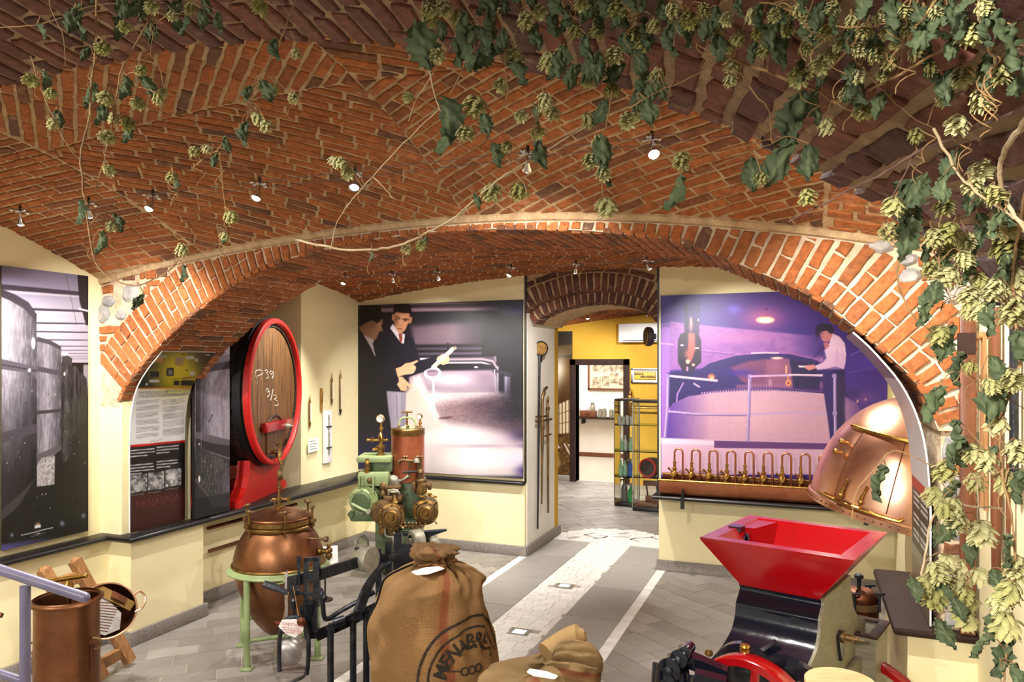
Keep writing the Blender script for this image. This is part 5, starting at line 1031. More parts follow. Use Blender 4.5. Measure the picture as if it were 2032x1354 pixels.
# cradle
def cradle(x0, x1):
    P = [(-.60, 0), (.60, 0), (.60, .06), (.52, .09), (.44, .16), (.39, .25), (.37, .34)]
    arc = [(y, zc-math.sqrt((RB+.012)**2-y*y)) for y in np.linspace(.36, -.36, 17)]
    P += arc+[(-.37, .34), (-.39, .25), (-.44, .16), (-.52, .09), (-.60, .06)]
    P = [(x0, y, z) for y, z in P]; m = MB(); m.prism(P, (0, 0, 0), (x1-x0, 0, 0)); return m
cr = thing('barrel_cradle', 'red painted wooden cradle with curved sides under the barrel', 'cradle', (BC[0], BC[1], LZ), PH)
for x0, x1 in ((-.24, -.12), (-.70, -.58)): cradle(x0, x1).build('cheek', M['red_cradle'], cr, False)
m = MB(); m.box((-.58, -.36, .02), (-.24, -.22, .12)); m.build('rail', M['red_cradle'], cr, False)
m = MB(); m.box((-.58, .22, .02), (-.24, .36, .12)); m.build('rail', M['red_cradle'], cr, False)
# ---------------------------------------------------------------- thermometers and cards on the wall right of the barrel
XW = XL+.012
def thermo(px, y0, y1, kind, label):
    p, q = onX(px, y0, XW), onX(px, y1, XW); L_ = p[2]-q[2]; t = thing('thermometer', label, 'thermometer', (XW, p[1], q[2]), 0, 'brewing thermometers on the wall')
    r = .013; m = MB()
    if kind == 'glass':
        m.lathe([(.003, L_), (.008, L_-.03), (r, L_-.05), (r, .06), (.008, .03), (.002, 0)], (.012, 0, 0), seg=10); m.build('case', M['brass_old'], t)
        m = MB(); m.box((.012+r-.004, -.007, .08), (.012+r+.002, .007, L_-.07)); m.build('scale', M['card'], t)
        m = MB(); m.tube([(.012, .0, L_-.01), (.012, .012, L_+.015), (.012, 0, L_+.03), (.012, -.012, L_+.015), (.012, 0, L_-.01)], .002, 5); m.build('hook', M['brass_old'], t)
    else:
        m.lathe([(.004, L_), (r*1.05, L_-.01), (r*1.05, .10), (.010, .08), (.014, .06), (.004, 0)], (.013, 0, 0), seg=10); m.build('case', M['brass'], t)
        m = MB(); m.box((.013+r-.004, -.006, .12), (.013+r+.002, .006, L_-.05)); m.build('scale', M['brass_old'], t)
    return t
thermo(613, 788, 852, 'glass', 'short thermometer nearest the barrel'); thermo(636, 770, 820, 'brass', 'slim brass thermometer second from the barrel'); thermo(657, 746, 806, 'glass', 'glass thermometer third from the barrel')
t = thermo(674, 740, 825, 'glass', 'long thermometer with a dark pointed tip nearest the men photograph'); m = MB(); m.lathe([(.015, .07), (.012, .04), (.002, 0)], (.012, 0, 0), seg=10); m.build('tip', M['blackmetal'], t)
p, q = onX(640, 815, XW), onX(655, 917, XW); t = thing('thermometer_case', 'white wall case holding a glass hydrometer', 'display case', (XW, (p[1]+q[1])/2, q[2])); w, hh = (q[1]-p[1])/2, p[2]-q[2]
m = MB(); m.box((0, -w, 0), (.03, w, hh), .004); m.build('case', M['white_paint'], t)
m = MB(); m.lathe([(.004, hh-.05), (.008, hh-.08), (.006, hh*.6), (.011, hh*.55), (.010, .12), (.003, .08)], (.036, 0, 0), seg=10); m.build('hydrometer', M['steel'], t)
for z in (hh*.68, hh*.28): m = MB(); m.box((.03, -w*.6, z), (.046, w*.6, z+.012)); m.build('clip', M['blackmetal'], t)
p, q = onX(608, 872, XW), onX(629, 895, XW); t = thing('wall_card', 'small white caption card under the thermometers', 'card', (XW, p[1], q[2])); m = MB(); m.obox((.02, (q[1]-p[1])/2, (p[2]-q[2])/2), (0, 1, .06), (0, -.06, 1), (1, 0, 0), abs(q[1]-p[1])/2, (p[2]-q[2])/2, .0015); m.build('card', M['card'], t, False)
m = MB()
for k in range(4): m.box((.0218, .03, .03+k*.028), (.0224, abs(q[1]-p[1])-.03-.02*(k % 2), .036+k*.028))
m.build('caption', M['ink_grey'], t, False); m = MB(); m.box((0, .05, .02), (.02, .09, .05)); m.build('bracket', M['steel'], t)
# ---------------------------------------------------------------- copper fermenting vessel on a green tripod frame
vc = (-3.6, 4.42, 0); vat = thing('copper_vessel', 'bulbous copper fermenting vessel with clamped lid on a pale green stand', 'vessel', vc, YAW)
def V(px, py): return ((px-549)*5.43/FPX, 2.12-(py-725)*5.43/FPX)
prof = [(0, .105), (.045, .108), (.05, .135), (.08, .15), (.15, .22), (.215, .32), (.262, .43), (.30, .54), (.318, .64), (.325, .668), (.318, .73), (.298, .80), (.268, .865), (.235, .915), (.222, .935), (.222, .95)]
m = MB(); m.lathe(smooth_path(prof, 3), (0, 0, 0), seg=56); m.build('body', M['copper'], vat)
m = MB(); m.lathe([(.318, .655), (.334, .658), (.338, .668), (.332, .678), (.318, .682)], seg=56, cap=False); m.build('belly_band', M['brass_old'], vat)
m = MB(); m.lathe([(.318, .625), (.362, .622), (.366, .630), (.360, .640), (.345, .646), (.330, .664), (.318, .664)], seg=56, cap=False); o = m.build('support_ring', M['green'], vat)
m = MB(); m.lathe([(.215, .925), (.244, .928), (.248, .945), (.236, .955), (.246, .962), (.246, .988), (.236, .994), (.22, .994)], seg=48, cap=False); m.build('flange', M['brass_old'], vat)
lid = None; m = MB(); m.lathe(smooth_path([(.236, .992), (.238, 1.008), (.21, 1.022), (.15, 1.045), (.07, 1.062), (0, 1.066)], 3), seg=48); lid = m.build('lid', M['copper'], vat)
for a in (-2.2, -1.1, -.1, .9, 2.0, 3.0):
    ca, sa = math.cos(a), math.sin(a); cl = MB(); x, y = .252*ca, .252*sa
    cl.cyl((x, y, .90), (x, y, 1.075), .008, seg=8); cl.lathe([(.016, .935), (.018, .955), (.01, .96)], (x, y, 0), seg=8); cl.obox((x*.96, y*.96, .978), (ca, sa, 0), (-sa, ca, 0), (0, 0, 1), .035, .016, .012); o = cl.build('clamp', M['brass_old'], vat)
    w = MB(); w.cyl((x-.033*sa, y+.033*ca, 1.078), (x+.033*sa, y-.033*ca, 1.078), .007, seg=8); w.lathe([(.012, 1.062), (.017, 1.078), (.010, 1.09)], (x, y, 0), seg=8); w.sphere((x-.033*sa, y+.033*ca, 1.078), .010, 8); w.sphere((x+.033*sa, y-.033*ca, 1.078), .010, 8); w.build('wing_nut', M['bronze'], o)
m = MB(); m.lathe([(.03, 1.06), (.03, 1.075), (.014, 1.08), (.014, 1.12), (.024, 1.125), (.024, 1.14), (.012, 1.15), (.011, 1.21), (.016, 1.215), (.016, 1.235), (.008, 1.24), (.008, 1.27)], seg=14); m.cyl((-.05, 0, 1.13), (.07, 0, 1.13), .011, seg=8); m.cyl((.07, 0, 1.115), (.07, 0, 1.145), .016, seg=8); m.build('valve_stem', M['brass_old'], vat)
m = MB(); m.lathe([(0, -.018), (.042, -.018), (.045, 0), (.042, .014), (.036, .016)], (0, .02, 1.31), (.93, .36, 0), 22); g = m.build('gauge', M['bronze'], vat); m = MB(); m.lathe([(0, .0135), (.036, .013)], (0, .02, 1.31), (.93, .36, 0), 20, cap=False); m.build('dial', M['card'], g)
m = MB(); m.cyl((.24, -.10, .865), (.375, -.12, .862), .010, seg=8); m.lathe([(.016, 0), (.022, .005), (.022, .028), (.016, .03)], (.36, -.118, .862), (1, -.1, 0), 6); m.build('side_bolt', M['bronze'], vat)
m = MB(); m.lathe([(.03, 0), (.03, .02), (.02, .025), (.02, .05), (.028, .055), (.028, .075), (0, .08)], (.31, -.05, .76), (1, -.1, 0), 12); m.sphere((.385, -.06, .77), .024, 10); m.sphere((.38, -.055, .73), .026, 10); m.cyl((.38, -.06, .70), (.38, -.06, .80), .012, seg=8); m.sphere((.38, -.06, .80), .016, 8); m.build('side_tap', M['brass_old'], vat)
LEG = [(.34*math.cos(a), .34*math.sin(a)) for a in (-1.95, -1.95+PI/2, -1.95+PI, -1.95+1.5*PI)]
for x, y in LEG:
    m = MB(); m.cyl((x, y, .012), (x, y, .63), .022, seg=14); l = m.build('leg', M['green'], vat); m = MB(); m.box((x-.04, y-.035, 0), (x+.04, y+.035, .014), .004); m.lathe([(.034, .012), (.026, .026)], (x, y, 0), seg=14, cap=False); m.build('foot', M['green'], l)
for i in range(4):
    a, b = LEG[i], LEG[(i+1) % 4]; m = MB(); m.cyl((*a, .20), (*b, .20), .015, seg=10); m.build('stretcher', M['green'], vat)
m = MB(); m.tube([(.02, -.345, .625), (.02, -.37, .612), (.10, -.372, .612), (.14, -.36, .618), (.14, -.335, .625)], .006, 6); m.build('hook', M['green'], vat)
# ladle hanging from the ring
hk = at(568, 1137, 4.98); ld = thing('ladle', 'dull aluminium ladle hanging from the green vessel stand', 'ladle', tuple(hk), YAW); bz = -(1296-1137)*4.98/FPX
m = MB(); m.box((-.011, -.003, bz+.10), (.011, .003, 0), .001); m.tube([(0, 0, -.002), (0, .02, .012), (0, .035, 0)], .004, 6); m.build('handle', M['alu'], ld)
m = MB(); m.lathe(smooth_path([(.098, 0), (.097, .008), (.09, .03), (.07, .05), (.04, .062), (0, .066)], 3), (0.008, .01, bz), (0, -1, .12), 36, cap=False); m.lathe(smooth_path([(.094, 0), (.086, .03), (.066, .047), (.04, .058), (0, .062)], 3), (.008, .01, bz), (0, -1, .12), 36, cap=False); m.lathe([(.094, 0), (.099, .001)], (.008, .01, bz), (0, -1, .12), 36, cap=False); m.build('bowl', M['alu'], ld)
# information sheet beside the vessel
p = at(646, 1128, 6.6); t = thing('info_sheet', 'white printed sheet on a low easel behind the copper vessel', 'sheet', (p[0], p[1], 0), YAW+.35)
m = MB(); m.obox((0, 0, p[2]+.07), (1, 0, 0), (0, .45, 1), (0, -1, .45), .11, .125, .002); m.build('sheet', M['card'], t, False); m = MB()
for k in range(9): m.obox((0, -.004+.028*(4-k)*.06, p[2]+.07+.018*(4-k)), (1, 0, 0), (0, .45, 1), (0, -1, .45), .066-.012*(k % 3), .003, .0004)
m.build('print_lines', M['ink_grey'], t, False)
m = MB(); m.cyl((0, .04, 0), (0, .03, p[2]+.05), .008, seg=8); m.lathe([(.07, 0), (.07, .01), (.01, .014)], (0, .04, 0), seg=16); m.build('easel', M['blackmetal'], t)
# ---------------------------------------------------------------- tall copper can with the brass plunger
CZ = 3.8; cc = at(133, 1190, CZ); rc = 118*CZ/FPX/2; can = thing('copper_can', 'tall cylindrical copper can with rolled rim and side handles', 'can', (cc[0], cc[1], 0), YAW); zr = cc[2]
m = MB(); m.lathe(smooth_path([(rc-.006, 0), (rc-.004, .02), (rc-.002, zr*.5), (rc-.004, zr-.02), (rc+.006, zr-.004)], 3), seg=48, cap=False); m.lathe([(rc-.010, 0), (rc-.010, zr-.01)], seg=48, cap=False); m.lathe([(0, .02), (rc-.008, .02)], seg=48, cap=False); m.build('body', M['copper'], can)
m = MB(); m.tube([((rc+.006)*math.cos(a), (rc+.006)*math.sin(a), zr+.0025*math.sin(3*a)) for a in np.linspace(0, 2*PI, 48, endpoint=False)], .0105, 8, closed=True); m.build('rim', M['copper'], can)
for s, z in ((-1, zr-.27), (1, zr-.245)):
    m = MB(); x = s*(rc-.004); m.tube(smooth_path([(x, -.03, z), (x+s*.035, -.03, z+.012), (x+s*.038, -.03, z+.05), (x, -.03, z+.058)], 4), .006, 7); h = m.build('handle', M['bronze'], can); m = MB(); m.obox((x, -.03, z-.04), (0, 1, 0), (0, 0, 1), (1, 0, 0), .014, .06, .004); m.build('handle_plate', M['copper_dark'], h, False)
pl = at(136, 1160, CZ); dz = pl[2]; plg = thing('plunger', 'brass plunger with a T handle standing in the copper can', 'plunger', (pl[0], pl[1], .03), YAW)
m = MB(); m.cyl((0, 0, 0), (0, 0, dz-.05), .014, seg=10); m.build('rod', M['copper'], plg); m = MB(); m.lathe([(.014, dz-.07), (.024, dz-.06), (.024, dz-.03), (.016, dz-.02), (.016, dz)], seg=12); m.build('collar', M['brass'], plg)
m = MB(); m.cyl((-.10, .0, dz-.013), (.10, -.02, dz+.022), .012, seg=12); m.sphere((-.10, 0, dz-.013), .014, 10); m.sphere((.10, -.02, dz+.022), .014, 10); m.build('handle', M['brass'], plg); m = MB(); m.lathe([(0, 0), (.09, 0), (.09, .015), (0, .02)], seg=24); m.build('disc', M['copper_dark'], plg)
# ---------------------------------------------------------------- wooden trestle leaning on the wall, copper kettle with strainer
tp = [at(86, 1130, 4.75), at(148, 1112, 4.95)]; ft = [onZ(205, 1352, 0)+np.array([.02, -.02, 0]), onZ(258, 1322, 0)]
tr = thing('wooden_trestle', 'worn wooden trestle leaning against the wall behind the copper can', 'trestle', tuple((ft[0]+ft[1])/2)); o_ = (ft[0]+ft[1])/2
for k in (0, 1):
    a, b = Vector(ft[k]-o_)+Vector((0, 0, .03)), Vector(tp[k]-o_); m = MB(); m.bar(a, b, .07, .055, (1, 0, .3)); m.build('leg', M['wood'], tr, False)
    m = MB(); d = (b-a).normalized(); m.cyl(tuple(b-d*.002), tuple(b+d*.014), .03, .022, 10); m.build('leg_end', M['wood'], tr)
for f0, f1 in ((.14, .14), (.86, .86)):
    a = Vector(ft[0]-o_).lerp(Vector(tp[0]-o_), f0); b = Vector(ft[1]-o_).lerp(Vector(tp[1]-o_), f1); m = MB(); m.bar(a, b, .04, .075, (0, 0, 1)); m.build('rung', M['wood'], tr, False)
kc = at(212, 1212, 4.72); n = Vector((.80, -.50, .45)).normalized(); ke = thing('copper_kettle', 'round bottomed copper kettle with a strainer tipped towards the room', 'kettle', tuple(kc)); R_ = .172
m = MB(); m.lathe(smooth_path([(R_, .0), (R_-.004, -.04), (R_-.03, -.10), (R_-.09, -.155), (0, -.175)], 4), (0, 0, 0), tuple(n), 44, cap=False); m.lathe(smooth_path([(R_-.004, .0), (R_-.008, -.04), (R_-.035, -.097), (R_-.095, -.148), (0, -.165)], 4), (0, 0, 0), tuple(n), 44, cap=False); m.build('bowl', M['copper'], ke)
u, v, w = frame_of(n); m = MB(); m.tube([u*((R_+.001)*math.cos(a))+v*((R_+.001)*math.sin(a)) for a in np.linspace(0, 2*PI, 44, endpoint=False)], .006, 7, closed=True); m.build('rim', M['copper_bright'], ke)
Ur = Vector((cY, sY, 0)); Ur = (Ur-n*Ur.dot(n)).normalized(); Uu = n.cross(Ur)
if Uu.z < 0: Uu = -Uu
def K(a, b, c=0): return Ur*a+Uu*b+n*c
m = MB(); m.prism([K(-.15, -.11, -.035), K(.03, -.145, -.035), K(.105, -.10, -.035), K(.09, .0, -.035), K(-.03, .09, -.035), K(-.14, .06, -.035)], (0, 0, 0), tuple(n*.004)); st = m.build('strainer', M['alu'], ke, False)
for k in range(11): m = MB(); m.bar(K(-.12+.012*(k % 2), .05-.016*k, -.029), K(.07-.003*k, .055-.0175*k, -.029), .004, .003, tuple(n)); m.build('strainer_slat', M['copper_dark'], st, False)
m = MB(); m.bar(K(-.10, .135, -.02), K(.145, .045, -.02), .004, .06, tuple(Uu)); m.build('baffle', M['brass_old'], ke, False); m = MB(); m.obox(K(.05, .09, -.01), Ur*.94+Uu*-.34, Uu, n, .05, .02, .012); m.build('latch', M['copper_dark'], ke, False)
a0 = K(.13, .11, 0); m = MB(); m.tube(smooth_path([a0, a0+K(.03, .03, .01), a0+K(.075, -.005, .01), a0+K(.07, -.07, .005), K(.164, .01, 0)], 5), .0065, 7); m.build('handle', M['copper_bright'], ke)
# ---------------------------------------------------------------- handrail of the steps
RZ = 2.7; e, s_ = at(168, 1186, RZ), at(-260, 1046, RZ); post = at(50, 1160, RZ)
hr = thing('handrail', 'lilac grey tubular handrail sloping down in the lower left corner', 'handrail', (post[0], post[1], 0)); o_ = np.array([post[0], post[1], 0])
m = MB(); m.cyl(tuple(s_-o_), tuple(e-o_), .019, seg=16); m.sphere(tuple(e-o_), .019, 14); m.build('rail', M['rail'], hr)
lz = at(50, 1350, RZ)[2]; m = MB(); m.cyl((0, 0, 0), (0, 0, post[2]-.005), .0185, seg=16); m.build('post', M['rail'], hr)
a, b = at(-260, 1250, RZ), at(46, 1352, RZ); m = MB(); m.cyl(tuple(a-o_), tuple(b-o_), .015, seg=14); m.build('lower_rail', M['rail'], hr)
# pipes and electric plates on the low wall
for (x0, y0), (x1, y1), r, nm, lb in (((414, 1049), (500, 1022), .017, 'copper_dark', 'upper copper pipe running along the low wall behind the vessel'), ((416, 1094), (500, 1062), .017, 'copper', 'lower copper pipe running along the low wall behind the vessel')):
    a, b = onX(x0, y0, -4.90), onX(x1, y1, -4.90); b = a+(b-a)*2.2; b[2] = a[2]; m = MB(); m.cyl(tuple(a), tuple(b), r, seg=12); m.sphere(tuple(a), r, 10); o = m.build('wall_pipe', M[nm]); tag(o, lb, 'pipe', 'pipes on the low wall')
for (x0, y0, x1, y1), lb in (((633, 1052, 655, 1078), 'cream cover plate on the low wall beside the compressor'), ((660, 1040, 690, 1065), 'wider cream cover plate on the low wall')):
    a, b = onX(x0, y0, -4.945), onX(x1, y1, -4.945); m = MB(); m.box((-4.95, a[1], min(a[2], b[2])), (-4.938, b[1], max(a[2], b[2])-.02), .003); o = m.build('cover_plate', M['plaster']); tag(o, lb, 'cover plate')
p = at(4, 1222, 3.9); m = MB(); m.tube(smooth_path([(p[0]-.5, p[1]-.2, p[2]+.06), (p[0]-.1, p[1]-.04, p[2]+.02), (p[0], p[1], p[2])], 5), .014, 8); o = m.build('copper_pipe_end', M['copper']); tag(o, 'copper pipe end at the left edge of the picture', 'pipe')
# ================================================================ green ammonia compressor
DC = 7.6; KC = DC/FPX; c0 = at(808, 725, DC)
cp = thing('refrigeration_compressor', 'green and bronze refrigeration compressor with a copper cylinder on top', 'compressor', (c0[0], c0[1], 0), YAW)
def Q(a, b, y=0.0): return ((690+a/4.233-808)*KC, y, 2.12-(800+b/4.233-725)*KC)    # detail-crop coordinates -> machine coordinates
def r_(n): return n/4.233*KC
def cylp(name, mt, a, b, y0, y1, r, r2=None, parent=None, seg=24, bev=0):
    m = MB(); p = Q(a, b, 0); R = r_(r); R2 = r_(r2 if r2 else r)
    m.lathe([(0, 0), (R2*.92, 0), (R2, .006), (R, y1-y0-.006), (R*.94, y1-y0), (0, y1-y0)], (p[0], y0, p[2]), (0, 1, 0), seg); return m.build(name, M[mt], parent or cp)
def vert(name, mt, a, b0, b1, y, prof, parent=None, seg=20):
    """turned piece standing upright between two heights"""
    p, q = Q(a, b1, y), Q(a, b0, y); h = q[2]-p[2]; m = MB(); m.lathe([(r_(r), h*t) for r, t in prof], p, (0, 0, 1), seg); return m.build(name, M[mt], parent or cp)
def boxp(name, mt, a0, b0, a1, b1, y0, y1, bev=.006, parent=None):
    p, q = Q(a0, b1), Q(a1, b0); m = MB(); m.box((p[0], y0, p[2]), (q[0], y1, q[2]), bev); return m.build(name, M[mt], parent or cp)
def pipe(name, mt, pts, r, parent=None, n=5):
    m = MB(); m.tube(smooth_path([Q(*p) for p in pts], n), r_(r), 8); return m.build(name, M[mt], parent or cp)
vert('tank', 'copper_tank' if 'copper_tank' in M else 'copper_dark', 497, 262, 660, .08, [(138, 0), (138, 1)], seg=40)
b = vert('tank_band', 'brass_old', 497, 218, 274, .08, [(140, 0), (143, .1), (143, .9), (138, 1), (0, 1.12)], seg=40)
vert('tank_lid', 'green', 497, 180, 222, .08, [(80, 0), (60, .3), (30, .6), (16, 1), (0, 1)], seg=24)
m = MB(); m.tube(smooth_path([Q(425, 205, .06), Q(430, 160, .06), Q(455, 130, .06), Q(530, 128, .06), Q(560, 160, .06), Q(566, 205, .06)], 5), r_(9), 8); m.build('lid_yoke', M['green'], cp)
m = MB(); m.cyl(Q(492, 190, .06), Q(492, 82, .06), r_(8), seg=8); m.cyl(Q(445, 80, .06), Q(537, 80, .06), r_(8), seg=8); m.build('lid_screw', M['brass_old'], cp)
for a in (422, 505, 570): m = MB(); m.lathe([(r_(14), 0), (r_(14), .012), (r_(6), .02), (r_(6), .03)], Q(a, 204, .0 if a == 505 else .06), (0, 0, 1), 6); m.build('lid_nut', M['brass_old'], cp)
def gauge(a, b, r, y, stem_to, parent=None):
    vert('gauge_stem', 'brass', a+3, b+r, stem_to, y, [(18, 0), (18, .08), (10, .12), (10, .4), (16, .45), (16, .6), (9, .65), (9, 1)], seg=12)
    p = Q(a, b, y); m = MB(); m.lathe([(0, 0), (r_(r)*.9, 0), (r_(r), .008), (r_(r), .03), (r_(r)*.86, .036), (r_(r)*.84, .030)], (p[0], y+.02, p[2]), (-.25, -1, 0), 24, cap=False); g = m.build('gauge', M['brass'], cp)
    m = MB(); m.lathe([(0, .0305), (r_(r)*.86, .030)], (p[0], y+.02, p[2]), (-.25, -1, 0), 20, cap=False); m.build('dial', M['card'], g); m = MB(); m.bar((p[0]-.01, y-.014, p[2]-.006), (p[0]+.008, y-.014, p[2]+.012), .002, .003, (0, -1, 0)); m.build('needle', M['ink'], g, False)
gauge(278, 132, 36, .0, 270); gauge(600, 117, 26, .06, 205)
# valve tower left of the tank
vert('valve_tower', 'brass_old', 275, 255, 440, .02, [(38, 0), (38, .06), (26, .1), (30, .22), (30, .3), (40, .34), (40, .42), (18, .48), (16, .75), (22, .8), (22, .9), (14, 1)], seg=16)
pipe('valve_arm', 'brass', [(160, 313, .02), (330, 313, .02)], 10); pipe('valve_arm', 'brass_old', [(205, 288, .02), (205, 330, .02)], 12); pipe('valve_arm', 'brass', [(275, 380, .02), (225, 388, .0), (222, 402, .0)], 14); pipe('valve_loop', 'brass', [(285, 360, -.02), (290, 300, -.04), (275, 255, -.01)], 12)
for a in (165, 325): m = MB(); m.sphere(Q(a, 313, .02), r_(13), 10); m.build('valve_knob', M['brass'], cp)
# green bedplate, crankcase with ribs
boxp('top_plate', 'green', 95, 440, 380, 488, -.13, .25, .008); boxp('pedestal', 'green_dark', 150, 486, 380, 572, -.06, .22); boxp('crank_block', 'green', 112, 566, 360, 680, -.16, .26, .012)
m = MB(); p = Q(150, 800); m.lathe([(0, -.20), (r_(92), -.20), (r_(108), -.17), (r_(112), -.02), (r_(116), .0), (r_(116), .22), (0, .24)], (p[0]+.03, 0, p[2]), (.18, 1, 0), 40); m.build('crankcase', M['green'], cp)
for y in (-.14, -.05, .05): m = MB(); m.lathe([(r_(104), 0), (r_(124), 0), (r_(126), .012), (r_(124), .024), (r_(104), .024)], (p[0]+.03+y*.18, y, p[2]), (.18, 1, 0), 40, cap=False); m.build('casing_rib', M['green'], cp)
m = MB(); m.lathe([(0, 0), (r_(70), 0), (r_(80), .012), (r_(80), .02), (0, .03)], (p[0]-.005, -.225, p[2]), (.18, 1, 0), 32); cov = m.build('crank_cover', M['green_dark'], cp)
for k in range(8):
    a = 2*PI*k/8; m = MB(); m.lathe([(.010, 0), (.010, .012), (0, .014)], (p[0]+.003+r_(98)*math.cos(a), -.205, p[2]+r_(98)*math.sin(a)), (-.18, -1, 0), 6); m.build('cover_bolt', M['green'], cov)
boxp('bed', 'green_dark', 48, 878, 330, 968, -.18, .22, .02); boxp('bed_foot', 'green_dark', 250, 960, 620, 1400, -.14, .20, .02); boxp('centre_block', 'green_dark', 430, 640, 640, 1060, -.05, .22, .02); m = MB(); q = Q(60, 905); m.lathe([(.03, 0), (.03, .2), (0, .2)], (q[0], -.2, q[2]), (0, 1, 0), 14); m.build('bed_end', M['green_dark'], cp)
pipe('link_rod', 'green', [(70, 812, -.22), (150, 850, -.24), (215, 872, -.26)], 12); cylp('link_eye', 'steel', 215, 874, -.28, -.22, 18)
vert('oil_cup', 'brass', 185, 452, 572, -.13, [(26, 0), (26, .12), (14, .16), (22, .3), (22, .75), (12, .85), (14, 1)], seg=14); vert('oil_cup_glass', 'bronze', 185, 490, 530, -.135, [(23, 0), (23, 1)], seg=12)
for k, a in enumerate((125, 150)): vert('stud', 'green', a, 590, 670, -.17, [(10, 0), (10, .7), (14, .72), (14, 1)], seg=8)
m = MB(); p = Q(212, 632, -.17); m.lathe([(0, -.03), (r_(24), -.03), (r_(26), .0), (r_(18), .02), (0, .03)], p, (-.3, -1, 0), 16); m.build('inspection_cap', M['bronze'], cp); pipe('lever', 'green', [(240, 590, -.2), (242, 680, -.2), (236, 790, -.2)], 9)
# bronze cylinder heads facing the room
def head(a, b, R, y0, y1, lab):
    h = cylp('cylinder', 'bronze', a-18, b, y0, y1, R*.96, R*.98); cylp('cylinder_flange', 'brass_old', a-2, b, y0-.055, y0+.005, R); f = cylp('cylinder_head', 'bronze', a, b, y0-.085, y0-.05, R*.80, R*.74)
    cylp('head_ring', 'brass_old', a, b, y0-.10, y0-.08, R*.58, R*.5, f); cylp('head_boss', 'brass_old', a, b, y0-.13, y0-.09, R*.27, R*.22, f)
    for k in range(6):
        t = 2*PI*k/6+.5; p = Q(a+R*.9*math.cos(t), b-R*.9*math.sin(t)); m = MB(); m.lathe([(.011, 0), (.011, .012), (.006, .014), (.006, .022)], (p[0], y0-.055, p[2]), (0, -1, 0), 6); m.build('head_stud', M['brass_old'], f)
    for t in (.75, 2.4, -.75):
        p, q = Q(a+R*.82*math.cos(t), b-R*.82*math.sin(t)), Q(a+R*1.25*math.cos(t), b-R*1.25*math.sin(t)); m = MB(); m.tube([(p[0], y0-.06, p[2]), (q[0], y0-.075, q[2])], [.006, .010], 7); m.build('head_lever', M['bronze'], f)
head(410, 905, 108, -.26, .05, 'l'); head(680, 880, 102, -.20, .05, 'r')
m = MB(); q = Q(275, 885); m.lathe([(r_(60), 0), (r_(100), .01), (r_(104), .05), (r_(96), .12)], (q[0]+.06, -.24, q[2]), (.1, 1, 0), 30); m.build('crosshead_guide', M['bronze'], cp)
# valve gear on top
m = MB(); q = Q(405, 640, -.12); m.lathe(smooth_path([(0, .05), (r_(30), .045), (r_(44), .0), (r_(46), -.04), (r_(30), -.06)], 3), q, (0, -.6, 1), 20); m.build('dome', M['steel'], cp)
pipe('valve_loop', 'steel', [(360, 612, -.1), (400, 600, -.12), (440, 635, -.12), (480, 630, -.12), (520, 600, -.1)], 10); pipe('valve_loop', 'steel', [(370, 745, -.2), (380, 710, -.22), (420, 700, -.22), (455, 720, -.22), (460, 745, -.2)], 9)
boxp('valve_chest', 'bronze', 335, 668, 470, 700, -.2, 0, .01); boxp('valve_chest', 'bronze', 330, 750, 480, 800, -.22, 0, .01); vert('valve_body', 'bronze', 320, 640, 760, -.14, [(30, 0), (34, .2), (24, .4), (32, .6), (32, .8), (14, 1)], seg=14); vert('valve_body', 'brass_old', 425, 735, 800, -.22, [(40, 0), (22, .4), (20, 1)], seg=14)
vert('safety_valve', 'bronze', 628, 560, 740, -.14, [(50, 0), (54, .2), (40, .35), (46, .5), (46, .62), (30, .7), (30, .8), (22, .82), (22, 1)], seg=20); cylp('valve_cover', 'brass_old', 648, 680, -.30, -.18, 42, 38); cylp('valve_boss', 'brass_old', 650, 684, -.32, -.30, 16); boxp('valve_flange', 'bronze', 690, 645, 718, 705, -.2, -.08); boxp('valve_flange', 'bronze', 560, 640, 590, 720, -.2, -.06)
m = MB(); m.cyl(Q(482, 565, -.16), Q(610, 556, -.16), r_(9), seg=10); m.build('hand_lever', M['iron'], cp); vert('lever_boss', 'bronze', 625, 540, 600, -.16, [(22, 0), (22, .4), (28, .5), (28, .8), (20, 1)], seg=14)
for k, a in enumerate((508, 530, 600, 622)): vert('standpipe', 'bronze', a, 470, 620, -.06-.02*(k % 2), [(12, 0), (12, 1)], seg=8)
pipe('lubricator_pipe', 'bronze', [(438, 510, -.1), (440, 485, -.1), (470, 470, -.1), (540, 476, -.1), (570, 480, -.08)], 11); m = MB(); m.lathe([(r_(28), 0), (r_(30), .02), (r_(18), .05), (0, .055)], Q(588, 492, -.08), (0, 0, 1), 14); m.build('lubricator', M['steel'], cp)
for a in (485, 507, 590, 604, 630): vert('petcock', 'bronze', a, 432, 478, -.09, [(9, 0), (12, .3), (8, .5), (13, .8), (5, 1)], seg=8)
boxp('lower_chest', 'bronze', 290, 985, 360, 1075, -.2, .1, .015); cylp('lower_cap', 'bronze', 400, 1040, -.22, -.05, 38); cylp('lower_cap', 'brass_old', 330, 1035, -.24, -.1, 30)
for a in (510, 545, 575, 605, 640): vert('lower_cock', 'bronze', a, 950, 1000, -.28, [(10, 0), (14, .3), (9, .5), (14, .8), (5, 1)], seg=8)
pipe('lower_pipe', 'steel', [(355, 1000, -.3), (360, 1055, -.3), (400, 1070, -.3), (440, 1060, -.3), (425, 1030, -.3)], 9); pipe('lower_pipe', 'bronze', [(455, 1020, -.28), (460, 995, -.28), (520, 985, -.28), (640, 985, -.26)], 9); boxp('lower_block', 'bronze', 570, 990, 640, 1060, -.28, -.05)
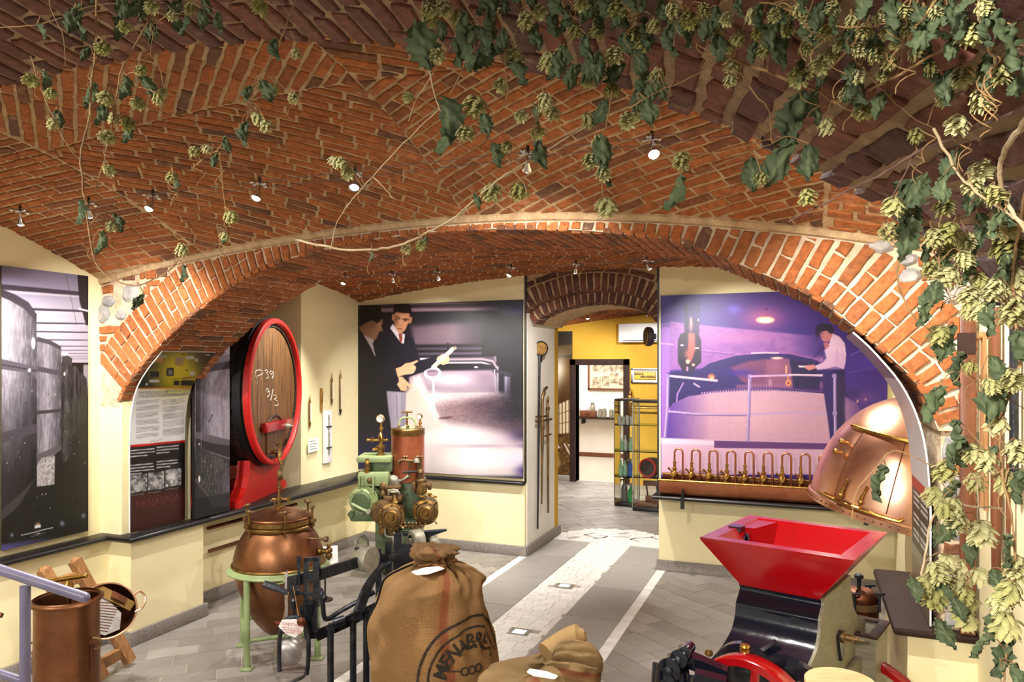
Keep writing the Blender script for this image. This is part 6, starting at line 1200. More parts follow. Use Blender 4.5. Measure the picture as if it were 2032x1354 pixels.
m = MB(); m.prism([Q(475, 1025, -.34), Q(855, 998, -.34), Q(858, 1012, -.34), Q(680, 1075, -.34), Q(480, 1046, -.34)], (0, 0, 0), (0, .02, 0)); m.cyl(Q(475, 1032, -.345), Q(855, 1005, -.345), r_(11), seg=10); m.build('slide_bar', M['iron'], cp, True, 30)
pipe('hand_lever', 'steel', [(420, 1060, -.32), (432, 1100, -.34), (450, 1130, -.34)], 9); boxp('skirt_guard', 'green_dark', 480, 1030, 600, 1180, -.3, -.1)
for a, b in ((700, 720), (740, 742), (650, 742)): pipe('valve_lever', 'brass', [(a-35, b-8, -.28), (a, b, -.3), (a+30, b+8, -.28)], 8)
# drive wheels at the foot
def wheel(name, mt, px, py, dep, r, w, lab=None, hub=True):
    p = at(px, py, dep); d = np.array(p)-np.array([c0[0], c0[1], 0]); x, y = cY*d[0]+sY*d[1], -sY*d[0]+cY*d[1]; m = MB(); m.lathe([(r*.55, 0), (r*.9, 0), (r, .01), (r, w-.01), (r*.9, w), (r*.55, w)], (x, y, p[2]), (.75, .5, 0), 36, cap=False); m.lathe([(0, w*.3), (r*.56, w*.28), (r*.56, w*.7), (0, w*.7)], (x, y, p[2]), (.75, .5, 0), 36); m.lathe([(r*.28, -.02), (r*.28, w+.02), (0, w+.02)], (x, y, p[2]), (.75, .5, 0), 20); m.lathe([(0, -.02), (r*.28, -.02)], (x, y, p[2]), (.75, .5, 0), 20, cap=False); return m.build(name, M[mt], cp)
wheel('pulley', 'steel', 815, 1074, 7.2, .105, .12); wheel('pulley', 'steel', 848, 1080, 7.4, .085, .10)
p = at(717, 1083, 7.5); d = np.array(p)-np.array([c0[0], c0[1], 0]); x, y = cY*d[0]+sY*d[1], -sY*d[0]+cY*d[1]; m = MB(); m.tube([(x+.045*math.cos(a)*1.2, y+.05*math.cos(a), p[2]+.10*math.sin(a)) for a in np.linspace(0, 2*PI, 24, endpoint=False)], .016, 8, closed=True); hw = m.build('handwheel', M['steel'], cp)
for a in (.4, 1.45, 2.5): m = MB(); m.cyl((x-.05*math.cos(a), y-.05*math.cos(a), p[2]-.1*math.sin(a)), (x+.05*math.cos(a), y+.05*math.cos(a), p[2]+.1*math.sin(a)), .008, seg=6); m.build('spoke', M['green'], hw)
# ================================================================ iron platform scale
DS = 3.95; KS = DS/FPX; s0 = at(650, 725, DS); sc = thing('platform_scale', 'black iron platform scale with a grey counterweight and curved guard', 'scale', (s0[0], s0[1], 0), YAW)
def Sg(px, py, y=0.0): k = (DS+y)/FPX; p = ((px-CXP)*k-(650-CXP)*KS, y, EYE+(CYP-py)*k); return p
def T(a, b, y=0.0): return Sg(500+a/4.607, 1060+b/4.607, y)      # detail-crop coordinates
def flat(pts, w, h, name, mt='iron', up=(0, -1, 0), parent=None):
    m = MB()
    for p, q in zip(pts, pts[1:]): m.bar(p, q, w, h, up)
    return m.build(name, M[mt], parent or sc, False)
flat([T(497, 215), T(497, 660)], .03, .022, 'upright_cheek', up=(1, 0, 0)); flat([T(592, 215), T(592, 660)], .03, .034, 'upright_cheek', up=(1, 0, 0)); flat([T(552, 600), T(552, 950)], .03, .058, 'upright', up=(1, 0, 0)); flat([T(490, 232), T(612, 226)], .03, .02, 'top_yoke', up=(0, 0, 1)); flat([T(490, 420), T(612, 415)], .026, .02, 'top_yoke', up=(0, 0, 1))
flat([T(428, 205, -.03), T(428, 290, -.03)], .012, .022, 'pivot_link', up=(1, 0, 0)); flat([T(428, 290, -.03), T(432, 500, -.03)], .014, .012, 'pivot_link', up=(1, 0, 0))
m = MB(); m.bar(T(335, 440), T(620, 370), .02, .055, (0, 0, 1)); m.bar(T(620, 370), T(995, 248, .35), .022, .06, (0, 0, 1)); m.build('beam', M['iron'], sc, False)
m = MB(); m.obox(T(375, 470, -.01), (1, 0, .1), (0, 1, 0), (0, 0, 1), .026, .02, .045); m.build('beam_fork', M['iron'], sc, False); m = MB(); m.tube([T(110, 455, -.02), T(210, 490, -.02), T(330, 540, -.02)], [.02, .022, .014], 8); m.build('beam_handle', M['iron'], sc)
p = T(1035, 225, .37); m = MB(); m.lathe([(0, -.05), (.072, -.05), (.076, -.044), (.076, .044), (.072, .05), (0, .05)], p, (.80, -.45, .0), 36); m.build('counterweight', M['steel'], sc); m = MB(); m.box((p[0]-.055, p[1]-.03, p[2]-.05), (p[0]-.03, p[1]+.0, p[2]+.07)); m.build('weight_stop', M['iron'], sc)
flat([T(330, 540, -.01), T(620, 545, -.01)], .02, .02, 'pointer'); m = MB(); m.lathe([(.03, -.02), (.03, .02)], T(600, 545, -.04), (0, 1, 0), 14); m.build('pivot', M['iron'], sc)
m = MB(); m.tube(smooth_path([T(610, 540, -.04), T(640, 545, -.05), T(648, 640, -.05), T(660, 755, -.04), T(700, 775, -.02), T(820, 700, .05), T(1000, 600, .12), T(1120, 530, .15)], 5), .013, 8); m.sphere(T(662, 585, -.06), .018, 8); m.build('relief_rod', M['iron'], sc)
# guard frame: flat bar, uprights, curved strap
m = MB(); m.bar(T(505, 640, .0), T(560, 950, .0), .03, .08, (1, 0, 0)); m.build('foot_plate', M['iron'], sc, False)
flat([T(585, 935, -.02), T(880, 800, .06), T(1180, 650, .2), T(1350, 570, .4)], .016, .06, 'guard_bar', up=(0, -.3, 1))
for a, b, y in ((718, 870, -.01), (925, 775, .07), (1045, 715, .12), (1180, 655, .2)):
    q = T(a, b, y); m = MB(); m.cyl((q[0], q[1], .02), (q[0], q[1], q[2]), .018, seg=12); u_ = m.build('upright_bar', M['iron'], sc); m = MB(); m.lathe([(.026, 0), (.026, .018), (.012, .022), (.012, .03)], q, (0, 0, 1), 8); m.build('bar_nut', M['iron'], u_)
pts = smooth_path([T(965, 735, .06), T(1010, 610, .08), T(1060, 480, .1), T(1130, 370, .13), T(1210, 280, .16), T(1300, 230, .2), T(1400, 240, .25), T(1480, 300, .3)], 5); m = MB(); G = []
for i, p in enumerate(pts):
    t = np.array(pts[min(i+1, len(pts)-1)])-np.array(pts[max(i-1, 0)]); t /= np.linalg.norm(t); n = np.array([-t[2], 0, t[0]]); d = np.array([.78, .58, .25]); G.append([p+n*.008+d*.03, p+n*.008-d*.03, p-n*.008-d*.03, p-n*.008+d*.03])
m.grid(G, closed_v=True); m.build('guard_strap', M['iron'], sc, True, 30)
flat([T(880, 800, .05), T(1000, 735, .06)], .012, .065, 'strap_foot', up=(0, -.3, 1)); m = MB(); m.lathe([(.018, 0), (.018, .01), (.010, .016)], T(920, 765, .06), (0, 0, 1), 10); m.lathe([(.026, 0), (.026, .02), (.012, .026), (.012, .04)], T(1292, 225, .2), (0, 0, 1), 6); m.build('strap_bolt', M['iron'], sc)
m = MB(); m.lathe([(.024, -.03), (.024, .03)], T(795, 800, .0), (.9, .4, .2), 10); m.build('bar_socket', M['iron'], sc)
flat([Sg(790, 1060, .62), Sg(790, 1200, .62)], .04, .05, 'column', up=(1, 0, 0)); flat([Sg(772, 1075, .6), Sg(772, 1200, .6)], .05, .04, 'column', up=(1, 0, 0)); flat([Sg(752, 1090, .58), Sg(752, 1200, .58)], .035, .035, 'column', up=(1, 0, 0)); flat([Sg(808, 1080, .6), Sg(808, 1150, .6)], .02, .08, 'column', up=(1, 0, 0)); flat([Sg(745, 1110, .6), Sg(800, 1104, .6)], .05, .03, 'column_tie')
m = MB(); m.box((-.12, -.75, .0), (.80, .30, .06), .01); m.box((-.08, -.70, .06), (.78, .25, .24), .02); m.build('base', M['iron'], sc, True, 30); m = MB(); m.box((-.10, -.73, .24), (.80, .27, .27), .006); m.build('platform', M['iron'], sc, True, 30)
# hanging weight pan with paper tag
wp = T(383, 620, -.06); pan = thing('weight_pan', 'stirrup shaped iron weight holder with a grey disc hanging from the scale', 'weight holder', (s0[0], s0[1], 0), YAW)
m = MB(); m.tube([T(375, 545, -.04), T(380, 640, -.05), T(383, 760, -.05)], .009, 7); m.lathe([(.012, -.03), (.02, -.01), (.02, .02), (.01, .03)], T(378, 640, -.05), (0, 0, 1), 10); m.build('hook', M['iron'], pan)
m = MB(); m.tube(smooth_path([T(250, 1250, -.05), T(248, 1050, -.05), T(262, 900, -.05), T(300, 800, -.05), T(383, 755, -.05), T(450, 790, -.05), T(500, 880, -.05), T(518, 1000, -.05), T(512, 1180, -.05), T(500, 1285, -.05)], 5), .012, 8); m.build('stirrup', M['iron'], pan)
q = T(362, 1275, -.05); m = MB(); m.lathe([(0, -.012), (.078, -.012), (.082, 0), (.078, .012), (0, .012)], q, (0, -.12, 1), 30); m.build('disc', M['alu'], pan)
tgp = thing('paper_tag', 'torn white paper tag tied with string to the scale, lettered in red', 'tag', (s0[0], s0[1], 0), YAW)
O_ = [(240, 848), (275, 785), (400, 780), (470, 810), (472, 870), (455, 905), (425, 920), (395, 948), (330, 925), (285, 890)]; m = MB(); m.prism([T(a, b, -.085+.00005*(a-350)) for a, b in O_], (0, 0, 0), (0, .0015, 0)); m.build('paper', M['card'], tgp, False)
xd = Vector(T(400, 850, -.087))-Vector(T(300, 835, -.087))
for tx, a, b, sz in (('VASCHETTO di', 338, 828, .022), ('pesata di precisione', 348, 858, .013), ('della MOREGNE', 366, 884, .015), ('del PESO NMP', 382, 908, .014)):
    m = text_on(tx, sz, T(a, b, -.088), xd, (0, 0, 1), 'CENTER', 0, .001); m.build('lettering', M['ink_red'], tgp, False)
for a in ((285, 790, 335, 530), (425, 745, 378, 480)): m = MB(); m.cyl(T(a[0], a[1], -.08), T(a[2], a[3], -.06), .0022, seg=5); m.build('string', M['wood'], tgp)
m = MB(); m.lathe([(0, 0), (.022, .0), (.024, .01), (0, .016)], T(455, 800, -.075), (.1, -1, .1), 12); m.tube([T(455, 790, -.07), T(480, 850, -.07)], [.014, .008], 6); m.build('seal', M['copper_dark'], tgp)
# ================================================================ jute sacks
def jute(name, c1, c2):
    m, nt, b = new_mat(name); L = nt.links.new; tc = N(nt, 'ShaderNodeAttribute', attribute_name='weave'); mp = N(nt, 'ShaderNodeMapping'); L(tc.outputs['Vector'], mp.inputs[0])
    w1 = N(nt, 'ShaderNodeTexWave', wave_type='BANDS', bands_direction='X'); w1.inputs['Scale'].default_value = 75; w1.inputs['Distortion'].default_value = 1.5; w1.inputs['Detail Scale'].default_value = 2
    w2 = N(nt, 'ShaderNodeTexWave', wave_type='BANDS', bands_direction='Y'); w2.inputs['Scale'].default_value = 75; w2.inputs['Distortion'].default_value = 1.5; w2.inputs['Detail Scale'].default_value = 2
    L(mp.outputs[0], w1.inputs['Vector']); L(mp.outputs[0], w2.inputs['Vector']); mu = N(nt, 'ShaderNodeMath', operation='ADD'); L(w1.outputs['Fac'], mu.inputs[0]); L(w2.outputs['Fac'], mu.inputs[1])
    nz = N(nt, 'ShaderNodeTexNoise'); nz.inputs['Scale'].default_value = 5; nz.inputs['Detail'].default_value = 6; L(mp.outputs[0], nz.inputs['Vector'])
    mx = N(nt, 'ShaderNodeMix', data_type='RGBA'); mx.inputs[6].default_value = (*c1, 1); mx.inputs[7].default_value = (*c2, 1); L(nz.outputs[0], mx.inputs[0])
    mr = N(nt, 'ShaderNodeMapRange'); mr.inputs[2].default_value = 2; mr.inputs[3].default_value = .72; mr.inputs[4].default_value = 1.15; L(mu.outputs[0], mr.inputs[0])
    m2 = N(nt, 'ShaderNodeMix', data_type='RGBA', blend_type='MULTIPLY'); m2.inputs[0].default_value = 1; L(mx.outputs[2], m2.inputs[6]); L(mr.outputs[0], m2.inputs[7])
    st = N(nt, 'ShaderNodeAttribute', attribute_name='print'); m3 = N(nt, 'ShaderNodeMix', data_type='RGBA', blend_type='MULTIPLY'); m3.inputs[0].default_value = 1; L(m2.outputs[2], m3.inputs[6]); L(st.outputs['Color'], m3.inputs[7])
    L(m3.outputs[2], b.inputs['Base Color']); b.inputs['Roughness'].default_value = .95; bp = N(nt, 'ShaderNodeBump'); bp.inputs['Distance'].default_value = .0018; L(mu.outputs[0], bp.inputs['Height']); L(bp.outputs[0], b.inputs['Normal']); return m
M['jute'] = jute('jute_sacking', s2l((190, 148, 96)), s2l((162, 120, 72))); M['jute2'] = jute('pale_jute_sacking', s2l((206, 172, 120)), s2l((182, 146, 94)))
def sack_mesh(name, mt, rings, nseg, wob, stripes, parent, seed=1, crease=()):
    """rings: (centre, half width vector, half depth vector); soft closed surface with folds; returns surface lookup"""
    n = len(rings); R = np.random.RandomState(seed); G = np.zeros((n, nseg, 3)); C = np.ones((n, nseg, 3))
    for i, (c, a, b) in enumerate(rings):
        c, a, b = np.array(c), np.array(a), np.array(b)
        for k in range(nseg):
            t = 2*PI*k/nseg; p = 2.6; ct, st = math.cos(t), math.sin(t); sx, sy = np.sign(ct)*abs(ct)**(2/p), np.sign(st)*abs(st)**(2/p); G[i, k] = c+a*sx+b*sy
    ii, kk = np.meshgrid(np.linspace(0, 1, n), np.arange(nseg)/nseg, indexing='ij'); cen = G.mean(1, keepdims=True); d = G-cen; d /= np.linalg.norm(d, axis=-1, keepdims=True)+1e-9
    h = (vnoise(ii*9+3, kk*nseg*.09, seed)-.5)*wob+(vnoise(ii*22, kk*nseg*.22, seed+3)-.5)*wob*.45
    for (k0, w, amp, i0, i1) in crease:
        dk = np.abs((kk-k0+.5) % 1-.5); h += -amp*np.exp(-(dk/w)**2)*np.clip((ii-i0)/.12, 0, 1)*np.clip((i1-ii)/.12, 0, 1)
    h[:, -1] = h[:, 0]*.5+h[:, -1]*.5; G += d*h[..., None]
    for k0, w, col_ in stripes: dk = np.abs((kk-k0+.5) % 1-.5); msk = np.clip((w-dk)/.004, 0, 1); C = C*(1-msk[..., None])+np.array(col_)*msk[..., None]
    idx = np.arange(n*nseg).reshape(n, nseg); nx = np.roll(idx, -1, 1); q = np.stack([idx[:-1], nx[:-1], nx[1:], idx[1:]], -1).reshape(-1, 4).tolist()
    V_ = G.reshape(-1, 3).tolist(); q += [tuple(idx[0][::-1]), tuple(idx[-1])]; me = bpy.data.meshes.new(name); me.from_pydata(V_, [], q); a = me.attributes.new('print', 'FLOAT_COLOR', 'POINT'); a.data.foreach_set('color', np.concatenate([C, np.ones((n, nseg, 1))], -1).reshape(-1)); w_ = me.attributes.new('weave', 'FLOAT_VECTOR', 'POINT'); w_.data.foreach_set('vector', np.stack([kk*1.7, ii*1.3, ii*0], -1).reshape(-1)); me.materials.append(M[mt]); me.polygons.foreach_set('use_smooth', [True]*len(me.polygons)); me.update()
    o = link_mesh(name, me, parent); return o, G
def interp_rings(keys, n):
    K_ = np.array([[*c, *a, *b] for c, a, b in keys]); S_ = np.array(smooth_path(K_, 10)); t = np.linspace(0, len(S_)-1, n); return [(r[:3], r[3:6], r[6:9]) for r in [np.array([np.interp(x, np.arange(len(S_)), S_[:, j]) for j in range(9)]) for x in t]]
RED_ST = (.84, .46, .46)
D1 = 3.4; K1 = D1/FPX; q0 = at(862, 725, D1); sk = thing('jute_sack', 'upright jute sack tied at the neck with a red stripe and a MENABREA stamp', 'sack', (q0[0], q0[1], .27), YAW)
def sx(px): return (px-862)*K1
def sz(py): return EYE+(CYP-py)*K1-.27
keys = [((0, 0, 0), (.24, 0, 0), (0, .17, 0)), ((0, 0, .03), (.275, 0, 0), (0, .20, 0)), ((-.0, 0, .2), (.29, 0, 0), (0, .23, 0)), ((.005, 0, .42), (.285, 0, 0), (0, .235, 0)), ((sx(860), 0, sz(1290)), (.285, 0, 0), (0, .23, 0)), ((sx(852), 0, sz(1230)), (.262, 0, 0), (0, .215, 0)), ((sx(856), 0, sz(1180)), (.25, 0, 0), (0, .20, 0)), ((sx(862), .0, sz(1148)), (.225, 0, 0), (0, .17, 0)), ((sx(868), -.01, sz(1126)), (.15, 0, 0), (0, .11, 0)), ((sx(868), -.02, sz(1114)), (.085, 0, 0), (0, .07, 0)), ((sx(866), -.02, sz(1106)), (.078, 0, .01), (0, .06, 0)), ((sx(862), -.02, sz(1098)), (.10, 0, .01), (0, .075, 0)), ((sx(856), -.02, sz(1088)), (.105, 0, .0), (0, .075, 0)), ((sx(852), -.015, sz(1081)), (.07, 0, 0), (0, .05, 0)), ((sx(850), -.01, sz(1078)), (.02, 0, 0), (0, .02, 0))]
so, SG = sack_mesh('cloth', 'jute', interp_rings(keys, 150), 150, .05, [(.785, .013, RED_ST), (.765, .003, RED_ST), (.805, .003, RED_ST)], sk, 5, [(.70, .02, .045, .50, .80), (.86, .025, .05, .45, .82), (.60, .015, .03, .55, .8), (.93, .02, .04, .45, .8), (.785, .01, .014, .5, .8), (.66, .012, .03, .58, .82), (.90, .012, .03, .56, .82), (.98, .02, .03, .5, .8)])
m = MB(); ring = SG[int(150*.70)]; zt = sz(1113); rr_ = [p for p in SG[np.argmin(np.abs(SG[75:, :, 2].mean(1)-zt))+75]]; m.tube(rr_[::5], .006, 6, closed=True); m.build('neck_string', M['wood'], sk)
lb = [(sx(826), -.16, sz(1117)), (sx(836), -.17, sz(1121)), (sx(858), -.175, sz(1119)), (sx(888), -.165, sz(1110)), (sx(876), -.15, sz(1108)), (sx(848), -.15, sz(1111))]; m = MB(); m.prism(lb, (0, 0, 0), (0, .003, .003)); m.build('paper_label', M['card'], sk, False)
def on_sack(x, z, lift=.003):                                     # point on the sack's front, wrapped round its side
    zs = SG[:, :, 2].mean(1); i = int(np.clip(np.searchsorted(zs[:105], z), 1, 104)); row = SG[i]; k0 = np.arange(150)
    fr = [k for k in range(75, 150)]+[k for k in range(0, 30)]; P_ = row[fr]; d = np.r_[0, np.cumsum(np.linalg.norm(np.diff(P_, axis=0), axis=1))]; kr = np.argmin(np.abs(P_[:75, 0]-sx(900))); s_ = d[kr]+(x-P_[kr, 0])
    p = np.array([np.interp(s_, d, P_[:, j]) for j in range(3)]); c = row.mean(0); n = p-c; n[2] = 0; n /= np.linalg.norm(n); n[1] -= .5; p = p+n*lift; return (p[0], p[1], z)
DF = 3.18; cx_, cz_ = ((945-CXP)*DF-(862-CXP)*D1)/FPX, EYE+(CYP-1350)*DF/FPX-.27
def arc_text(body, R, size, a0, a1, name):
    m = MB()
    for i, ch in enumerate(body):
        a = a0+(a1-a0)*i/(len(body)-1); vs, fs = text_mb(ch, size, 'CENTER', 0, size*.035); P = []
        for v in vs:
            lx, ly = v[0], v[1]; X_ = cx_+(R+ly)*math.cos(a)+lx*math.sin(a); Z_ = cz_+(R+ly)*math.sin(a)-lx*math.cos(a); P.append(on_sack(X_, Z_, .0035))
        m.add(P, fs)
    return m.build(name, M['ink'], sk, False)
M['ink_stamp'] = mat('faded_black_stamp', s2l((46, 38, 32)), s2l((96, 74, 48)), .9, scale=60, lo=.5, hi=.75)
KP = DF/FPX; R1 = 92*KP
arc_text('MENABREA', 70*KP, .080, 2.86, .72, 'stamp_lettering')
for Rr, w in ((115*KP, .009), (95*KP, .007)):
    m = MB(); G = []
    for a in np.linspace(3.3, .25, 60): G.append([on_sack(cx_+r*math.cos(a), cz_+r*math.sin(a), .0035) for r in (Rr-w/2*1.3, Rr+w/2*1.3)])
    m.grid(G); m.build('stamp_ring', M['ink'], sk, False)
for Rr, w in ((R1*.62, .006),):
    pass
m = MB()
for k in range(3): 
    a_ = [on_sack(cx_-.05+.035*k+.016*math.cos(t), cz_+.045+.016*math.sin(t), .0035) for t in np.linspace(0, 2*PI, 12, endpoint=False)]; m.tube(a_, .003, 5, closed=True)
m.tube([on_sack(cx_-.13, cz_+.046, .0035), on_sack(cx_-.07, cz_+.046, .0035)], .003, 5); m.build('stamp_ornament', M['ink'], sk, False)
for o in sk.children:
    if o.name.startswith('stamp'): o.data.materials[0] = M['ink_stamp']
m = MB(); m.tube([tuple(SG[i, int(150*.53)]+np.array([-.002, -.004, 0])) for i in range(8, 96, 2)], .0055, 6); m.build('side_seam', M['jute'], sk)
D2 = 2.95; K2 = D2/FPX; q0 = at(1010, 725, D2); zb2 = .32; sk2 = thing('jute_sack', 'slumped jute sack in front with its twisted neck flopped to the right', 'sack', (q0[0], q0[1], zb2), YAW)
def ux(px): return (px-1010)*K2
def uz(py): return EYE+(CYP-py)*K2-zb2
keys = [((ux(1072), 0, 0), (.19, 0, 0), (0, .14, 0)), ((ux(1072), 0, .05), (.235, 0, 0), (0, .19, 0)), ((ux(1072), 0, .25), (.25, 0, 0), (0, .21, 0)), ((ux(1068), 0, uz(1395)), (.245, 0, 0), (0, .20, 0)), ((ux(1060), 0, uz(1355)), (.222, 0, 0), (0, .18, 0)), ((ux(1054), -.01, uz(1328)), (.165, 0, .01), (0, .14, 0)), ((ux(1058), -.02, uz(1313)), (.10, 0, .035), (0, .095, 0)), ((ux(1072), -.03, uz(1312)), (.05, 0, .05), (0, .065, 0)), ((ux(1090), -.03, uz(1311)), (.03, 0, .065), (0, .075, 0)), ((ux(1118), -.03, uz(1313)), (.03, 0, .088), (0, .10, 0)), ((ux(1150), -.03, uz(1320)), (.02, 0, .095), (0, .10, 0)), ((ux(1178), -.02, uz(1328)), (.01, 0, .075), (0, .075, 0)), ((ux(1192), -.02, uz(1332)), (.005, 0, .03), (0, .02, 0))]
so2, SG2 = sack_mesh('cloth', 'jute2', interp_rings(keys, 130), 130, .04, [(.76, .016, RED_ST), (.73, .003, RED_ST), (.79, .003, RED_ST)], sk2, 11, [(.68, .02, .04, .5, .95), (.85, .02, .05, .45, .95), (.95, .015, .035, .5, .98), (.55, .02, .03, .5, .9), (.3, .03, .03, .5, .9)])
m = MB(); P = smooth_path([(ux(1085), .0, uz(1300)), (ux(1110), .03, uz(1288)), (ux(1140), .03, uz(1272)), (ux(1163), .02, uz(1265))], 5); m.tube(P, [.05+.0*i for i in range(len(P))][:-3]+[.034, .03, .02], 14); o = m.build('neck_fold', M['jute2'], sk2); a = o.data.attributes.new('print', 'FLOAT_COLOR', 'POINT'); a.data.foreach_set('color', np.ones(len(o.data.vertices)*4))
lb = [(ux(1044), -.155, uz(1303)), (ux(1056), -.16, uz(1309)), (ux(1096), -.16, uz(1315)), (ux(1102), -.15, uz(1312)), (ux(1080), -.14, uz(1306)), (ux(1050), -.14, uz(1301))]; m = MB(); m.prism(lb, (0, 0, 0), (0, .003, .004)); m.build('paper_label', M['card'], sk2, False)
for o in (so, ):
    pass
# ================================================================ copper tapping trough with swan necks
YT = YB-.24; xa, xb = onY(1308, 950, YT-.1)[0], onY(1640, 955, YT-.1)[0]; zt0 = LZ+.004
tro = thing('tapping_trough', 'copper tapping trough with a row of nine swan neck taps', 'trough', ((xa+xb)/2, YT, zt0)); hw = (xb-xa)/2
prof = [(-.11, .155), (-.122, .15), (-.122, .10), (-.11, .045), (-.075, .008), (-.03, 0), (.10, 0), (.12, .02), (.12, .155), (.10, .155), (.10, .03), (-.06, .03), (-.10, .06), (-.11, .155)]
m = MB(); m.grid([[(x, a, b) for a, b in prof] for x in (-hw, hw)], closed_v=False); G = [(-hw, a, b) for a, b in prof[:9]]; m.add(G, [tuple(range(9))]); m.add([(hw, a, b) for a, b in prof[:9]], [tuple(range(9))]); m.build('trough', M['copper_mid'], tro, True, 35)
m = MB(); m.cyl((-hw-.004, -.122, .155), (hw+.004, -.122, .155), .011, seg=10); m.build('rim', M['brass'], tro); m = MB(); m.box((-hw, .085, .13), (hw, .12, .20), .004); m.build('back_rail', M['copper'], tro); m = MB(); m.cyl((-hw, .06, .195), (hw, .06, .195), .009, seg=8); m.build('feed_pipe', M['brass_old'], tro)
def tapx(px): return onY(px, 940, YT+.02)[0]-(xa+xb)/2
proto = None
for k, px in enumerate((1338, 1372, 1407, 1442, 1478, 1515, 1552, 1589, 1626)):
    x = tapx(px); t_ = MB(); r = .040; pts = [(x, .04, .21)]+[(x, .04, .36)]+[(x+r-r*math.cos(a), .04, .41+r*math.sin(a)) for a in np.linspace(0, PI, 12)]+[(x+2*r, .04, .36), (x+2*r, .045, .12)]
    t_.tube(pts, .010, 10); sw = t_.build('swan_neck', M['copper_mid'], tro)
    t_ = MB(); t_.lathe([(.016, .14), (.028, .15), (.028, .17), (.018, .18), (.018, .20), (.024, .205), (.024, .215), (.014, .22), (.014, .26), (.018, .262), (.018, .275)], (x, .04, .045), seg=14); t_.sphere((x, .03, .205), .034, 12); t_.build('tap_body', M['brass'], sw)
    t_ = MB(); t_.cyl((x, .03, .21), (x, -.05, .20), .020, .016, 10); t_.cyl((x, -.035, .20), (x-.01, -.045, .155), .012, seg=8); t_.tube([(x-.01, -.01, .215), (x-.03, -.02, .245), (x-.05, -.03, .265)], [.008, .009, .013], 7); t_.lathe([(.026, -.008), (.028, 0), (.018, .010)], (x, -.05, .20), (0, -1, 0), 12); t_.build('tap_lever', M['brass'], sw)
bx = onY(1355, 965, YT-.13)[0]-(xa+xb)/2; m = MB(); m.tube([(bx, .0, -.006), (bx, -.14, -.006), (bx, -.145, .03), (bx, -.142, .075)], .012, 8); m.box((bx-.018, -.17, -.11), (bx+.018, -.14, .0)); m.build('bracket', M['blackmetal'], tro)
# ================================================================ copper hood of a brewing kettle
DH = 5.55; h0 = at(1775, 1010, DH); hood = thing('copper_hood', 'polished copper half dome of a brewing kettle with brass latches', 'kettle hood', tuple(h0), YAW); RH, HH = .60, .86
tl_ = math.radians(11); AX = Vector((math.sin(tl_), -.10, math.cos(tl_))).normalized(); REF = Vector((1, 0, 0)); REF = (REF-AX*REF.dot(AX)).normalized(); VV = AX.cross(REF)
def HP(a, h, lift=0.0):
    t = max(0, h/HH); r = RH*(1-t**2.3)**.55 if t < 1 else 0; r += lift; return Vector((0, 0, 0))+AX*h+(REF*math.cos(a)+VV*math.sin(a))*r
A0, A1 = math.radians(95), math.radians(286)
def dome(h0_, h1_, a0, a1, lift, thick, n=26, k=18):
    m = MB(); hs = [h0_+(h1_-h0_)*(1-(1-i/k)**1.6) for i in range(k+1)]
    m.grid([[HP(a0+(a1-a0)*j/n, h, lift) for j in range(n+1)] for h in hs]); m.grid([[HP(a0+(a1-a0)*j/n, h, lift-thick) for j in range(n+1)] for h in hs]); return m
dome(0, HH*.985, A0, A1, 0, .006, 48, 24).build('shell', M['copper_bright'], hood, True, 60)
da, db = math.radians(200), math.radians(236); dome(.06, .545, da, db, .006, .006, 16, 10).build('door', M['copper_bright'], hood, True, 60)
m = MB(); m.tube([HP(a, .56, .008) for a in np.linspace(math.radians(182), math.radians(252), 18)], .014, 8); m.build('rain_strip', M['brass'], hood)
for a in (da, db): m = MB(); m.tube([HP(a, h, .004) for h in np.linspace(.05, .55, 14)], .004, 6); m.build('door_seam', M['copper_dark'], hood)
m = MB(); G = [[HP(a, h, l) for h, l in ((-.05, .0), (-.05, .014), (.0, .016), (.012, .004))] for a in np.linspace(A0, A1, 50)]; m.grid(G); m.build('rim_band', M['copper_bright'], hood)
for k in range(26): m = MB(); p = HP(math.radians(160)+k*.087, -.025, .016); m.sphere(p, .007, 6); m.build('rivet', M['copper_dark'], hood)
m = MB(); m.tube([HP(a, .03, .03) for a in np.linspace(math.radians(186), math.radians(244), 16)]+[HP(math.radians(246), .055, .035)], .013, 8); m.build('sill_bar', M['brass'], hood)
for a in (206, 220):
    a = math.radians(a); m = MB(); m.tube([HP(a, .05, .02), HP(a, .11, .03), HP(a+.01, .15, .02), HP(a+.03, .20, .03)], [.010, .012, .008, .010], 8); m.sphere(HP(a, .08, .03), .018, 8); m.build('latch', M['brass'], hood)
for h in (.36, .44): p, q = HP(math.radians(192), h, 0), HP(math.radians(192), h, .06); m = MB(); m.cyl(p, q, .008, seg=8); m.sphere(q, .022, 12); m.build('knob', M['brass'], hood)
m = MB(); e0 = HP(A1, -.03, .0); m.bar(e0, Vector((.42, -.45, e0.z)), .03, .03); m.bar(e0+Vector((.02, 0, .01)), Vector((.36, -.3, e0.z+.30)), .014, .014); m.bar(HP(A0, -.03), Vector((.42, .3, e0.z)), .03, .03); m.bar(HP(math.radians(225), -.07, -.03), HP(math.radians(225), -.03, -.03), .05, .03); m.build('wall_bracket', M['blackmetal'], hood, False)
